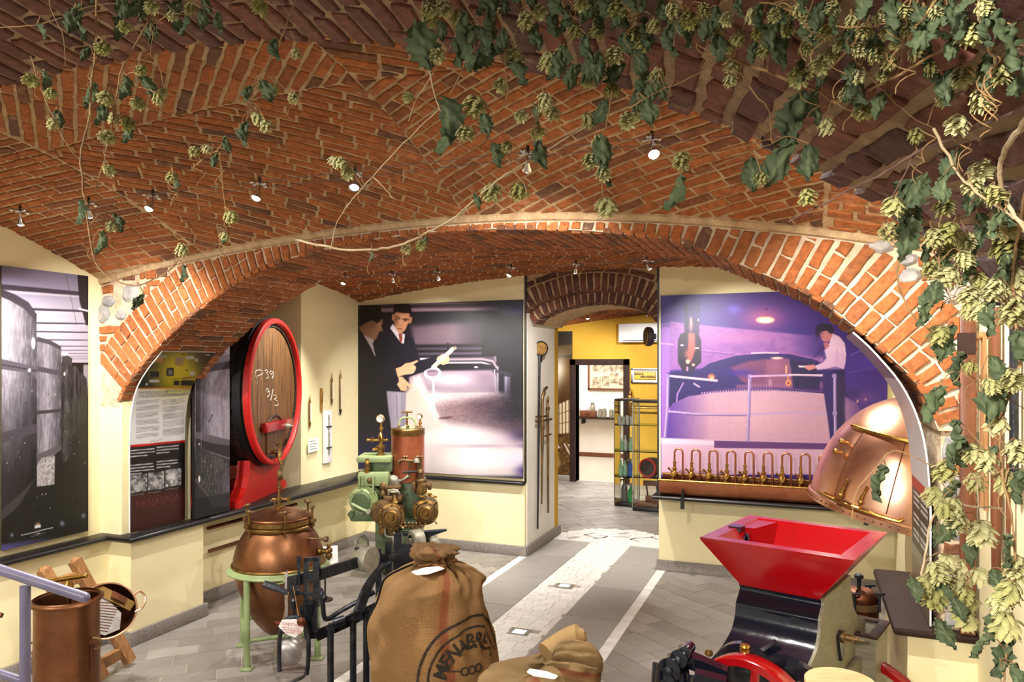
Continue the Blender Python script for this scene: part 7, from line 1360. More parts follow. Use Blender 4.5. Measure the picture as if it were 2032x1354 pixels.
# small dark can beside the bench
pc = at(1712, 1200, 4.15); pot = thing('lidded_can', 'dark brown copper can with a clamped lid beside the bench', 'can', (pc[0]-.02, pc[1], 0), YAW); zk = EYE+(CYP-1160)*4.15/FPX
m = MB(); m.lathe(smooth_path([(.095, 0), (.10, .05), (.102, zk-.18), (.098, zk-.12)], 3), seg=32); m.build('body', M['copper_dark'], pot); m = MB(); m.lathe([(.10, zk-.13), (.112, zk-.125), (.112, zk-.095), (.10, zk-.09)], seg=32, cap=False); m.build('band', M['bronze'], pot); m = MB(); m.lathe(smooth_path([(.104, zk-.09), (.10, zk-.06), (.07, zk-.03), (0, zk-.02)], 4), seg=32); m.build('lid', M['copper_dark'], pot)
for a in (-2.2, -.9, .6): m = MB(); m.cyl((.115*math.cos(a), .115*math.sin(a), zk-.13), (.115*math.cos(a), .115*math.sin(a), zk-.03), .008, seg=8); m.cyl((.115*math.cos(a)-.03, .115*math.sin(a), zk-.03), (.115*math.cos(a)+.03, .115*math.sin(a), zk-.03), .007, seg=8); m.build('clamp', M['iron'], pot)
m = MB(); m.lathe([(.012, zk-.02), (.012, zk+.03), (.025, zk+.035), (.025, zk+.05), (.01, zk+.06)], seg=10); m.build('lid_screw', M['iron'], pot)
# ================================================================ malt mill with red hopper
MA = math.atan2(-.155, .526); mill = thing('malt_mill', 'malt mill with a glossy red hopper on a black body and red flywheels', 'mill', (-.035, 3.35, 0), MA)
zt_, zb_ = 1.40, 1.207; tx, ty, bx_, by_ = .298, .288, .155, .21
def rect(x, y, z, dx=0, dy=0): return [(-x+dx, -y+dy, z), (x+dx, -y+dy, z), (x+dx, y+dy, z), (-x+dx, y+dy, z)]
m = MB(); m.grid([rect(bx_, by_, zb_), rect(tx, ty, zt_-.012), rect(tx+.002, ty+.002, zt_), rect(tx-.055, ty-.05, zt_+.001), rect(tx-.062, ty-.057, zt_-.012), rect(bx_-.01, by_-.03, zb_+.06)], closed_v=True); n_ = len(m.v)-4; m.f.append((n_, n_+1, n_+2, n_+3)); m.build('hopper', M['red'], mill, True, 25)
m = MB(); m.prism([(-tx+.06, .02, zt_-.004), (-tx+.06, ty-.06, zt_-.004), (-tx+.15, ty-.06, zt_-.004), (-tx+.115, .03, zt_-.004)], (0, 0, 0), (0, 0, -.10)); m.build('hopper_shelf', M['red'], mill, False)
m = MB(); m.box((-tx+.02, -.035, zt_-.015), (-tx+.075, .02, zt_+.006)); m.build('hopper_slot', M['black_gloss'], mill, False); m = MB(); m.tube([(-tx+.10, -.01, zt_-.12), (-tx+.10, -.01, zt_-.04), (-tx+.085, -.01, zt_-.02)], .006, 6); m.box((-tx+.085, -.03, zt_-.06), (-tx+.095, .02, zt_-.03)); m.build('slide_lever', M['black_gloss'], mill)
FP = smooth_path([(-.208, zb_+.004), (-.196, 1.185), (-.238, 1.142), (-.242, 1.12), (-.255, 1.08), (-.30, 1.035), (-.40, 1.0), (-.50, .985)], 5); BP_ = smooth_path([(.208, zb_+.004), (.205, 1.18), (.225, 1.12), (.27, 1.05), (.36, .99), (.47, .955)], 5)
P = [(y, z) for y, z in FP]+[(-.50, .5), (.47, .5)]+[(y, z) for y, z in BP_[::-1]]
m = MB(); m.prism([(-.165, y, z) for y, z in P], (0, 0, 0), (.325, 0, 0)); m.build('body', M['black_gloss'], mill, True, 35)
M['olive'] = mat('grey_olive_paint', s2l((128, 122, 104)), s2l((108, 102, 84)), .5, scale=5, stretch=(1, 3, 14))
m = MB(); m.prism([(.16, y, z) for y, z in P], (0, 0, 0), (.012, 0, 0)); m.build('side_panel', M['olive'], mill, True, 35)
m = MB(); m.lathe([(.026, 0), (.026, .02), (.015, .024), (.015, .05), (.010, .054), (.010, .07), (.005, .072), (.005, .095)], (.172, .03, 1.0), (1, 0, 0), 16); m.build('roller_shaft', M['bronze'], mill); m = MB(); m.obox((.178, .015, .965), (0, 1, .4), (0, -.4, 1), (1, 0, 0), .022, .06, .006); m.build('shaft_plate', M['black_gloss'], mill, False)
m = MB(); m.box((.0, .28, .50), (.255, .52, .54)); m.box((.0, .28, .54), (.255, .30, .93)); m.box((.0, .50, .54), (.255, .52, .93)); m.box((.235, .30, .54), (.255, .50, .93)); m.build('chute_box', M['olive'], mill, False); m = MB(); m.box((.225, .27, .93), (.265, .53, .945), .003); m.box((.0, .27, .93), (.225, .305, .945), .003); m.box((.0, .495, .93), (.225, .53, .945), .003); m.build('chute_rim', M['darkframe'], mill); m = MB(); m.box((.172, -.12, .50), (.20, .30, .84), .006); m.build('drawer', M['olive'], mill); m = MB(); m.cyl((.2, .09, .68), (.24, .09, .68), .014, seg=10); m.build('drawer_knob', M['bronze'], mill)
for x in (-.15, .15):
    for y in (-.4, .4): m = MB(); m.box((x-.03, y-.03, 0), (x+.03, y+.03, .52)); m.build('leg', M['black_gloss'], mill, False)
def mill_pt(px, py, dep): p = at(px, py, dep); d = np.array(p)-np.array([-.035, 3.35, 0]); c, s = math.cos(MA), math.sin(MA); return Vector((c*d[0]+s*d[1], -s*d[0]+c*d[1], p[2]))
def flywheel(px, py, dep, r, w, ax, nsp, lab):
    c = mill_pt(px, py, dep); ax = Vector(ax).normalized(); m = MB(); m.lathe([(r-.028, -w/2), (r-.004, -w/2), (r, -w/2+.006), (r, w/2-.006), (r-.004, w/2), (r-.028, w/2), (r-.034, 0), (r-.028, -w/2)], c, ax, 56, cap=False); f = m.build('flywheel', M['red'], mill); f['label'] = lab
    u, v, w_ = frame_of(ax)
    for k in range(nsp): a = 2*PI*k/nsp+.4; e = u*math.cos(a)+v*math.sin(a); m = MB(); m.tube([c+e*.03, c+e*(r-.02)], [.020, .014], 8); m.build('spoke', M['red'], f)
    m = MB(); m.lathe([(.0, -w*.7), (.045, -w*.7), (.05, -w*.5), (.05, w*.5), (.045, w*.7), (0, w*.7)], c, ax, 20); m.build('hub', M['black_gloss'], f); return c
cw = flywheel(1490, 1440, 2.50, .232, .07, (.12, 1, 0), 5, 'red front flywheel'); flywheel(1722, 1440, 3.35, .31, .06, (.25, 1, 0), 5, 'red rear flywheel')
def gear(px, py, dep, r, w, teeth=30):
    c = mill_pt(px, py, dep); ax = Vector((.1, -1, 0)); m = MB(); m.lathe([(0, 0), (r*.8, 0), (r*.85, .012), (r*.92, .012), (r, .004), (r, w), (0, w)], c, ax, 40); g = m.build('gear_cover', M['black_gloss'], mill); m = MB(); m.lathe([(0, .02), (r*.3, .02), (r*.3, .04), (r*.15, .045), (0, .045)], c, ax, 16); m.build('gear_boss', M['iron'], g)
gear(1478, 1330, 2.78, .11, .04); gear(1560, 1380, 2.70, .15, .04)
m = MB(); m.bar(mill_pt(1512, 1300, 2.75), mill_pt(1545, 1278, 2.75), .03, .03); m.build('gear_arm', M['black_gloss'], mill, False)
c = mill_pt(1478, 1294, 2.62); m = MB(); m.lathe([(.010, -.01), (.018, 0), (.018, .008), (.010, .012), (.018, .018), (.016, .026), (0, .03)], c, (0, 0, 1), 12); m.build('oiler', M['brass'], mill); c = mill_pt(1410, 1297, 2.75); m = MB(); m.lathe([(.012, 0), (.012, .02), (0, .022)], c, (-.3, -1, .3), 10); m.build('stud', M['brass_old'], mill)
# feed-roller arms on the left
m = MB(); a, b = mill_pt(1358, 1305, 2.55), mill_pt(1440, 1340, 2.5); m.bar(a, b, .05, .045); m.bar(mill_pt(1378, 1340, 2.45), mill_pt(1440, 1356, 2.42), .05, .03); m.bar(mill_pt(1382, 1342, 2.44), mill_pt(1382, 1400, 2.44), .05, .02); m.build('arm', M['black_gloss'], mill, True, 30)
for px, py, r in ((1352, 1302, .030), (1332, 1325, .040), (1322, 1352, .042), (1364, 1290, .020)): c = mill_pt(px, py, 2.5); m = MB(); m.lathe([(0, -.035), (r*.92, -.035), (r, -.028), (r, .03), (0, .035)], c, (.15, -1, 0), 28); k = m.build('arm_joint', M['black_gloss'], mill); m = MB(); m.lathe([(.0, .035), (r*.4, .035), (r*.4, .044), (0, .048)], c, (.15, -1, 0), 14); m.build('joint_bolt', M['iron'], k)
m = MB(); m.tube([mill_pt(1300, 1316, 2.45), mill_pt(1298, 1345, 2.45), mill_pt(1296, 1380, 2.45)], .009, 8); m.build('pull_rod', M['black_gloss'], mill); m = MB(); m.tube([mill_pt(1350, 1330, 2.5), mill_pt(1356, 1370, 2.5), mill_pt(1360, 1420, 2.5)], .03, 10); m.build('arm_post', M['black_gloss'], mill)
# ================================================================ pine topped stool in front of the mill
st_c = at(1668, 1351, 2.15); stool = thing('round_stool', 'round pine stool top in front of the mill', 'stool', (st_c[0], st_c[1], 0), YAW); zs = st_c[2]
m = MB(); m.lathe([(0, zs-.022), (.096, zs-.022), (.099, zs-.018), (.099, zs-.003), (.096, zs), (0, zs)], seg=44); m.build('seat', M['wood_pale'], stool)
for k in range(4): a = PI/4+k*PI/2; m = MB(); m.tube([(.06*math.cos(a), .06*math.sin(a), zs-.022), (.12*math.cos(a), .12*math.sin(a), 0)], [.012, .015], 8); m.build('leg', M['wood_pale'], stool)
# ================================================================ wooden tools on the right wall
XT = XR-.03
def tool(name, label, cat, px, y0, y1, w, t, mt, shape=None):
    p, q = onX(px, y0, XT), onX(px, y1, XT); o = thing(name, label, cat, (XT, p[1], q[2])); L_ = p[2]-q[2]; return o, L_
o, L_ = tool('wooden_pole', 'thick reddish wooden tool pole on the right wall', 'tool', 1977, 610, 1150, 0, 0, 'wood'); m = MB(); m.tube([(0, 0, 0), (0, 0, L_*.25), (0, .0, L_*.6), (0, 0, L_)], [.017, .021, .019, .016], 12); m.build('shaft', M['brownwood'], o); m = MB(); m.lathe([(.03, -.02), (.032, .02), (.02, .04)], (0, 0, 0), seg=12); m.build('ferrule', M['bronze'], o)
o, L_ = tool('iron_bar', 'dark iron bar hanging at the right edge', 'tool', 2012, 640, 960, 0, 0, 'iron'); m = MB(); m.tube([(0, 0, 0), (0, 0, L_)], .016, 10); m.build('shaft', M['iron'], o); m = MB(); m.sphere((0, 0, 0), .03, 10, (1, 1, 1.6)); m.build('tip', M['iron'], o)
o, L_ = tool('wooden_tongs', 'pair of light wooden tongs joined at the top on the right wall', 'tool', 1952, 662, 1010, 0, 0, 'wood')
for s in (-1, 1): m = MB(); m.bar((0, s*.012, L_), (0, s*.045, 0), .014, .028, (0, 1, 0)); m.build('arm', M['wood'], o, False)
m = MB(); m.cyl((-.02, 0, L_-.01), (.03, 0, L_-.01), .018, seg=10); m.build('pin', M['wood'], o)
o, L_ = tool('wooden_lath', 'slim brown lath on the right wall beside the hop cones', 'tool', 2000, 900, 1160, 0, 0, 'wood'); m = MB(); m.box((-.006, -.008, 0), (.008, .008, L_)); m.build('lath', M['brownwood'], o, False); m = MB(); m.sphere((0, 0, L_), .012, 8); m.build('nail', M['iron'], o)
p, q = onY(1922, 640, Y2A-.02), onY(1922, 1180, Y2A-.02); o = thing('wooden_board', 'narrow dark wooden board standing against the stone pier', 'board', (p[0]-.005, Y2A-.02, LZ)); m = MB(); m.box((-.032, -.012, 0), (.034, .012, p[2]+.05-LZ), .004); m.build('board', M['brownwood'], o)
m = MB(); m.box((-.045, -.02, p[2]-.15-LZ), (.03, -.012, p[2]-.05-LZ)); m.build('batten', M['darkframe'], o, False)
p = onY(1918, 505, Y2A-.06); o = thing('wooden_box', 'small dark wooden box hanging where arch and right wall meet', 'box', (p[0]-.01, Y2A-.05, p[2]-.08)); m = MB(); m.box((-.06, -.03, 0), (.05, .03, .17), .006); m.build('body', M['darkframe'], o); m = MB(); m.box((-.065, -.035, -.012), (.055, .035, .012), .004); m.build('base', M['brownwood'], o)
p = at(1956, 522, 3.3); o = thing('metal_funnel', 'dull violet metal funnel hanging near the right foot of the arch', 'funnel', tuple(p), YAW); m = MB(); m.lathe(smooth_path([(.075, -.02), (.06, .01), (.025, .03), (.012, .035)], 4), (0, 0, 0), (.2, 0, 1), 24, cap=False); m.lathe([(.012, .035), (.012, .07)], (0, 0, 0), (.2, 0, 1), 12); m.build('cone', M['alu'], o); m = MB(); m.cyl((.03, .02, -.03), (.04, .02, -.22), .02, seg=10); m.build('handle', M['brownwood'], o)
# ================================================================ tools on the passage jamb
XJ = XPL+.045
def jt(px, py): return onX(px, py, XJ)
p0 = jt(1070, 1035); t = thing('gauge_pole', 'long iron pole with a round dial on the white passage jamb', 'tool', (XJ, p0[1], p0[2])); o_ = Vector((XJ, p0[1], p0[2]))
m = MB(); m.tube([Vector(jt(1067, 1050))-o_, Vector(jt(1069, 870))-o_, Vector(jt(1071, 705))-o_], [.010, .013, .014], 8); m.build('pole', M['iron'], t)
c = Vector(jt(1073, 692))-o_; m = MB(); m.lathe([(0, -.05), (.07, -.05), (.085, -.03), (.088, .01), (.075, .02), (.072, .012)], c, (.55, -.8, 0), 26, cap=False); g = m.build('dial_case', M['blackmetal'], t); m = MB(); m.lathe([(0, .013), (.075, .012)], c, (.55, -.8, 0), 24, cap=False); m.build('dial', M['brass_old'], g); m = MB(); m.cyl(c+Vector((0, 0, -.08)), c+Vector((0, 0, -.16)), .025, .016, 10); m.build('socket', M['iron'], t)
p0 = jt(1073, 1000); t = thing('bung_rod', 'old brass rod with a bent tip on the passage jamb', 'tool', (XJ, p0[1], p0[2])); o_ = Vector((XJ, p0[1], p0[2]))
m = MB(); m.tube([Vector(jt(a, b))-o_+Vector((.02, 0, 0)) for a, b in ((1071.5, 1000), (1073, 900), (1073, 845))], [.010, .014, .026], 8); m.build('rod', M['bronze'], t); m = MB(); m.tube(smooth_path([Vector(jt(a, b))-o_+Vector((.02, 0, 0)) for a, b in ((1073, 845), (1073, 800), (1074, 785), (1077, 774), (1082, 769))], 4), .017, 8); m.build('bent_tip', M['bronze'], t); m = MB(); m.cyl(Vector(jt(1064, 838))-o_, Vector(jt(1088, 832))-o_+Vector((.04, 0, 0)), .013, seg=8); m.cyl(Vector(jt(1064, 828))-o_, Vector(jt(1080, 826))-o_+Vector((.03, 0, 0)), .012, seg=8); m.build('cross_handle', M['bronze'], t)
XJ2 = XPL+.06; p0 = onX(1088, 1018, XJ2); t = thing('tap_rod', 'shorter brass tapping rod at the yellow end of the jamb', 'tool', tuple(p0)); o_ = Vector(p0); J2 = lambda a, b: Vector(onX(a, b, XJ2))-o_
m = MB(); m.tube([J2(1088, 1018), J2(1087.5, 900), J2(1087, 810)], [.012, .016, .018], 8); m.build('rod', M['bronze'], t); m = MB(); m.lathe([(.02, 0), (.03, .03), (.014, .05), (.014, .12), (.02, .13), (.006, .17)], J2(1087, 815), (0, 0, 1), 10); m.build('finial', M['brass_old'], t); m = MB(); m.cyl(J2(1082, 866), J2(1093, 862), .012, seg=8); m.build('cross_handle', M['brass_old'], t)
XJ3 = XPR-.02; p = onX(1302, 668, XJ3); t = thing('wall_gauge', 'black round gauge jutting from the right passage jamb', 'gauge', tuple(p)); m = MB(); m.lathe([(0, -.04), (.085, -.04), (.10, -.02), (.10, .02), (.08, .03), (0, .03)], (-.08, 0, 0), (-1, -.5, 0), 26); m.build('case', M['blackmetal'], t); m = MB(); m.lathe([(.082, 0), (.088, .006), (.094, 0)], (-.105, -.012, 0), (-1, -.5, 0), 26, cap=False); m.build('bezel', M['brass'], t); m = MB(); m.cyl((-.06, 0, 0), (.0, 0, 0), .03, seg=10); m.build('socket', M['iron'], t)
# table lamp half hidden at the end of the jamb
p = at(1094, 960, 9.6); t = thing('display_stand', 'dark green glass lamp with a white shade beyond the jamb', 'lamp', (p[0]-.02, p[1], 0), YAW); Z9 = lambda y: EYE+(CYP-y)*9.6/FPX
m = MB(); m.lathe([(.13, 0), (.13, .02), (.015, .03), (.015, Z9(950)), (.09, Z9(945)), (.09, Z9(940)), (0, Z9(940))], seg=24); m.build('base', M['blackmetal'], t); m = MB(); m.lathe(smooth_path([(.03, Z9(938)), (.10, Z9(922)), (.11, Z9(910)), (.06, Z9(900)), (.02, Z9(895))], 4), seg=24); m.build('body', mat('dark_green_glass', s2l((10, 48, 36)), None, .08, coat=.5), t); m = MB(); m.lathe([(.14, Z9(889)), (.06, Z9(874)), (.05, Z9(872))], seg=28, cap=False); m.build('shade', M['white_paint'], t)
# ================================================================ yellow room: air conditioner, framed sign, door
YF = Y3-.01
a, b = onY(1229, 643, Y3-.12), onY(1312, 679, Y3-.12); ac = thing('air_conditioner', 'white wall mounted air conditioner on the yellow wall', 'air conditioner', ((a[0]+b[0])/2, Y3, b[2])); w, h = abs(b[0]-a[0])/2, a[2]-b[2]
m = MB(); m.box((-w, -.20, 0), (w+.05, 0, h), .02); m.build('body', M['white_paint'], ac); m = MB(); m.box((-w+.08, -.207, .02), (w+.02, -.19, .034)); m.build('outlet', M['blackmetal'], ac, False); m = MB(); m.box((-w+.05, -.205, .036), (w+.03, -.195, .05)); m.build('flap', M['white_paint'], ac, False)
a, b = onY(1252, 731, YF-.02), onY(1308, 761, YF-.02); fr = thing('framed_sign', 'silver framed yellow brewery sign on the yellow wall', 'sign', ((a[0]+b[0])/2, YF, b[2])); w, h = (b[0]-a[0])/2, a[2]-b[2]
for nm, x0, x1, z0, z1 in (('frame', -w, w, 0, .035), ('frame', -w, w, h-.035, h), ('frame', -w, -w+.035, 0, h), ('frame', w-.035, w, 0, h)): m = MB(); m.box((x0, -.03, z0), (x1, 0, z1), .004); m.build(nm, M['chrome'] if False else M['alu'], fr)
m = MB(); m.box((-w+.03, -.012, .03), (w-.03, -.004, h-.03)); m.build('mat', M['card'], fr, False); m = MB(); m.box((-w+.055, -.016, .055), (w-.055, -.011, h-.055), .003); m.build('plate', mat('sign_yellow', s2l((226, 184, 72)), None, .4), fr)
for tx, x, z, s_ in (('BIRRA', -w*.42, h*.60, .06), ('MENABREA', w*.20, h*.42, .052)): m = text_on(tx, s_, (x, -.0165, z), (1, 0, 0), (0, 0, 1), 'CENTER', .002); m.build('lettering', M['ink'], fr, False)
m = MB()
for x0, x1, z0, z1 in ((-w+.06, w-.06, .062, .068), (-w+.06, w-.06, h-.068, h-.062), (-w+.06, -w+.066, .062, h-.062), (w-.066, w-.06, .062, h-.062)): m.box((x0, -.0175, z0), (x1, -.0162, z1))
m.build('border_line', M['ink'], fr, False)
p = onY(1280, 795, YF-.1); t = thing('brass_rack', 'brass bottle rack on the yellow wall above the glass cabinets', 'rack', (p[0], YF, p[2]-.25)); m = MB(); m.cyl((-.28, -.1, .22), (.45, -.1, .22), .014, seg=8); m.cyl((-.28, -.1, .12), (.45, -.1, .12), .014, seg=8); m.build('rail', M['brass_old'], t)
for x in (-.27, .28): m = MB(); m.box((x-.03, -.12, 0), (x+.03, 0, .34), .01); m.lathe([(.03, .34), (.04, .36), (.02, .40), (.01, .47)], (x, -.06, 0), seg=10); m.build('bracket', M['brass_old'], t)
# ================================================================ glass cabinets with bottles
def cabinet(x0, x1, y0, y1, zt, shelves, label):
    t = thing('glass_cabinet', label, 'cabinet', ((x0+x1)/2, (y0+y1)/2, 0), 0, 'glass cabinets in the yellow room'); w, d = (x1-x0)/2, (y1-y0)/2
    m = MB(); m.box((-w, -d, 0), (w, d, .05), .004); m.build('base', M['blackmetal'], t); m = MB(); m.box((-w, -d, zt-.03), (w, d, zt), .004); m.build('top', M['blackmetal'], t)
    for a, b in (((-w, -d), (w, -d)), ((w, -d), (w, d)), ((w, d), (-w, d)), ((-w, d), (-w, -d))):
        m = MB(); m.add([(a[0], a[1], .05), (b[0], b[1], .05), (b[0], b[1], zt-.03), (a[0], a[1], zt-.03)], [(0, 1, 2, 3)]); m.build('pane', M['glass'], t, False)
    for x, y in ((-w, -d), (w, -d), (w, d), (-w, d)): m = MB(); m.box((x-.006, y-.006, .05), (x+.006, y+.006, zt-.03)); m.build('corner_post', M['alu'], t, False)
    for z in shelves: m = MB(); m.box((-w+.01, -d+.01, z), (w-.01, d-.01, z+.012)); m.build('shelf', M['glass_green'], t, False)
    return t
M['glass_green'] = glass_mat('greenish_glass_shelf', (.80, .93, .86)); M['g_green'] = mat('green_bottle_glass', s2l((20, 150, 60)), None, .06, coat=.5); M['g_pale'] = mat('pale_green_glass', s2l((168, 214, 182)), None, .08, coat=.5); M['g_blue'] = mat('blue_bottle_glass', s2l((30, 96, 190)), None, .06, coat=.5); M['g_grey'] = mat('grey_wrapped_siphon', s2l((120, 116, 112)), s2l((90, 88, 86)), .4, .3, scale=60); M['g_clear'] = mat('clear_pressed_glass', s2l((222, 226, 222)), None, .08, coat=.5)
YA, YD = 10.9, 10.62
xa1, xb1 = onY(1219, 1000, YA)[0], onY(1258.5, 1000, YA)[0]; cabinet(xa1, xb1, YA, YA+.38, onY(1230, 792, YA)[2], [onY(1230, y, YA)[2] for y in (948, 897, 845)], 'glass cabinet on the left holding siphons and bottles')
xa2, xb2 = onY(1255, 1012, YD)[0], onY(1313, 1012, YD)[0]; cabinet(xa2, xb2, YD, YD+.38, onY(1280, 795, YD)[2], [onY(1280, y, YD)[2] for y in (950, 899, 846)], 'glass cabinet on the right holding a small keg, cut off by the wall')
def bottle(px, ybase, h_px, r_px, mt, label, kind='bottle', Y=YA+.12, cat='bottle'):
    p = onY(px, ybase, Y); k = Y/ray(px, 0)[1]/FPX; h, r = h_px*k, r_px*k; t = thing('siphon_bottle' if kind == 'siphon' else ('drinking_glass' if kind == 'glass' else 'glass_bottle'), label, cat, tuple(p))
    if kind == 'glass': m = MB(); m.lathe([(0, 0), (r*.8, 0), (r, h), (r*.9, h), (r*.7, .01), (0, .01)], seg=16); m.build('glass', M[mt], t); return
    m = MB(); m.lathe(smooth_path([(r*.92, 0), (r, h*.04), (r, h*.55), (r*.85, h*.66), (r*.42, h*.78), (r*.36, h*.9)], 3), seg=18); m.build('body', M[mt], t)
    m = MB()
    if kind == 'siphon': m.lathe([(r*.45, h*.86), (r*.5, h*.9), (r*.4, h*.96), (r*.45, h), (0, h*1.02)], seg=12); m.tube([(0, 0, h*.95), (-r*1.0, 0, h*.98), (-r*1.1, 0, h*.88)], r*.2, 8); m.tube([(0, 0, h), (r*.9, 0, h*.97)], r*.15, 6); m.build('siphon_head', M['alu' if mt != 'g_grey' else 'bronze'], t)
    else: m.lathe([(r*.42, h*.9), (r*.45, h*.94), (r*.42, h), (0, h)], seg=12); m.build('neck', M[mt], t)
z0 = 1000; bottle(1239, 996, 45, 6.5, 'g_grey', 'grey mesh covered siphon on the cabinet floor', 'siphon'); bottle(1252, 1000, 40, 6, 'g_green', 'bright green siphon on the cabinet floor', 'siphon', YA+.08)
bottle(1232, 945, 32, 4.5, 'g_pale', 'pale green bottle left of the blue siphon', 'bottle'); bottle(1240, 944, 30, 4.5, 'g_pale', 'pale bottle next to the blue siphon', 'bottle', YA+.2); bottle(1251, 945, 34, 5.2, 'g_blue', 'blue siphon bottle on the lowest shelf', 'siphon', YA+.08)
bottle(1234, 895, 26, 4, 'g_pale', 'small pale green bottle at the left of the middle shelf'); bottle(1241, 894, 30, 4, 'g_clear', 'clear bottle in the middle of the middle shelf', 'bottle', YA+.2); bottle(1252, 895, 27, 4.5, 'g_pale', 'small pale green bottle at the right of the middle shelf')
for k, px in enumerate((1229, 1237, 1245, 1253)): bottle(px, 843, 18-2*(k % 2), 3.8, 'g_clear', ['leftmost', 'second', 'third', 'rightmost'][k]+' clear drinking glass on the top shelf', 'glass', YA+.1+.08*(k % 2), 'glass')
# small keg and wooden box in the right cabinet
p = onY(1290, 950, YD+.15); zk_ = onY(1290, 948, YD+.15)[2]; k = thing('small_keg', 'small wooden keg with a red rim lying in the right cabinet', 'keg', (p[0], YD+.2, zk_)); rk = 21*YD/ray(1290, 0)[1]/FPX*.95
m = MB(); m.lathe([(rk*.85, -.1), (rk, 0), (rk*.9, .12)], (0, 0, rk), (.3, 1, 0), 28); m.build('body', M['wood_dark'], k); m = MB(); m.lathe([(rk*.78, -.115), (rk*.95, -.115), (rk*.97, -.09), (rk*.9, -.08)], (0, 0, rk), (.3, 1, 0), 28, cap=False); m.build('rim', M['red_cradle'], k); m = MB(); m.lathe([(0, -.098), (rk*.8, -.098)], (0, 0, rk), (.3, 1, 0), 28, cap=False); m.build('head', M['wood_barrel'], k)
p = onY(1287, 1006, YD+.15); t = thing('wooden_tray', 'small wooden corking stand on the floor of the right cabinet', 'stand', (p[0], YD+.18, .052)); m = MB(); m.box((-.16, -.10, 0), (.14, .10, .05), .004); m.build('tray', M['brownwood'], t); m = MB(); m.box((-.06, .03, .05), (.16, .09, .14), .004); m.build('block', M['brownwood'], t)
for x in (-.03, .12): m = MB(); m.cyl((x, .06, .14), (x-.02, .06, .30), .012, seg=8); m.build('post', M['darkframe'], t)
m = MB(); m.box((-.09, .02, .29), (.16, .10, .36), .004); m.build('seat', M['brownwood'], t)
# ================================================================ white room behind the door
YW_ = 16.58; a, b = onY(1167, 718, YW_), onY(1247, 775, YW_); t = thing('framed_collage', 'brown framed collage of old photographs in the white room', 'picture', ((a[0]+b[0])/2, YW_, b[2])); w, h = (b[0]-a[0])/2, .95
for x0, x1, z0, z1 in ((-w, w, 0, .04), (-w, w, h-.04, h), (-w, -w+.04, 0, h), (w-.04, w, 0, h)): m = MB(); m.box((x0, -.03, z0), (x1, 0, z1)); m.build('frame', M['brownwood'], t, False)
m = MB(); m.box((-w, -.012, 0), (w, -.002, h)); m.build('mount', mat('beige_mount', s2l((224, 204, 172)), None, .7), t, False)
M['oldphoto'] = mat('old_photo_print', s2l((120, 104, 84)), s2l((196, 182, 156)), .6, scale=9, lo=.4, hi=.6)
for x, z, ww, hh in ((-.24, .17, .12, .13), (-.03, .21, .11, .12), (.17, .28, .12, .12), (.34, .22, .08, .1)): m = MB(); m.box((x-ww, -.018, z-hh), (x+ww*.6, -.012, z+hh)); m.build('photo', M['oldphoto'], t, False)
for k in range(4): m = MB(); m.lathe([(0, 0), (.1, 0), (.1, .006), (0, .006)], (-.27+k*.2, -.014, .52), (0, -1, 0), 20); m.build('medal', M['oldphoto'], t)
p, q = onY(1150, 828, YW_-.2), onY(1232, 829, YW_-.2); sh = thing('wall_shelf', 'dark wall shelf in the white room', 'shelf', ((p[0]+q[0])/2, YW_, p[2]-.03)); ws = (q[0]-p[0])/2+.2; m = MB(); m.box((-ws, -.34, 0), (ws, .0, .035), .004); m.build('board', M['darkframe'], sh)
for x in (-ws*.6, ws*.6): m = MB(); m.box((x-.015, -.25, -.12), (x+.015, 0, 0)); m.build('bracket', M['darkframe'], sh, False)
zsf = p[2]+.006
def on_shelf(px): return onY(px, 828, YW_-.2)[0]
x = on_shelf(1168); t = thing('leather_case', 'small brown leather case on the white room shelf', 'case', (x, YW_-.2, zsf)); m = MB(); m.box((-.19, -.08, 0), (.19, .08, .15), .01); m.build('body', M['brownwood'], t); m = MB(); m.tube([(-.04, -.085, .09), (-.03, -.11, .075), (.03, -.11, .075), (.04, -.085, .09)], .008, 6); m.build('handle', M['iron'], t)
for k, (px, hh, rr2) in enumerate(((1191, .19, .04), (1199, .20, .04), (1213, .18, .045))):
    x = on_shelf(px); t = thing('beer_mug', ['left', 'middle', 'right'][k]+' one of three pale beer mugs on the shelf', 'mug', (x, YW_-.2, zsf)); m = MB(); m.lathe([(0, 0), (rr2, 0), (rr2*1.05, hh), (rr2*.9, hh), (rr2*.85, .02), (0, .02)], seg=18); m.build('body', M['steel'], t); m = MB(); m.tube([(rr2, 0, hh*.8), (rr2+.012, 0, hh*.75), (rr2+.012, 0, hh*.3), (rr2, 0, hh*.22)], .008, 6); m.build('handle', M['steel'], t)
x = on_shelf(1158); t = thing('ornament_plate', 'pale round plate on the leather case', 'plate', (x, YW_-.16, zsf+.152)); m = MB(); m.lathe([(0, 0), (.13, 0), (.135, .012), (.06, .02), (0, .02)], (0, 0, .135), (0, -1, .15), 28); m.build('plate', M['card'], t)
x = on_shelf(1176); t = thing('glass_jar', 'small lidded jar on the leather case', 'jar', (x, YW_-.2, zsf+.152)); m = MB(); m.lathe([(0, 0), (.055, 0), (.06, .10), (.04, .13), (.04, .15)], seg=16); m.build('body', M['steel'], t); m = MB(); m.lathe([(.045, .15), (.045, .18), (0, .19)], seg=16); m.build('lid', M['alu'], t)
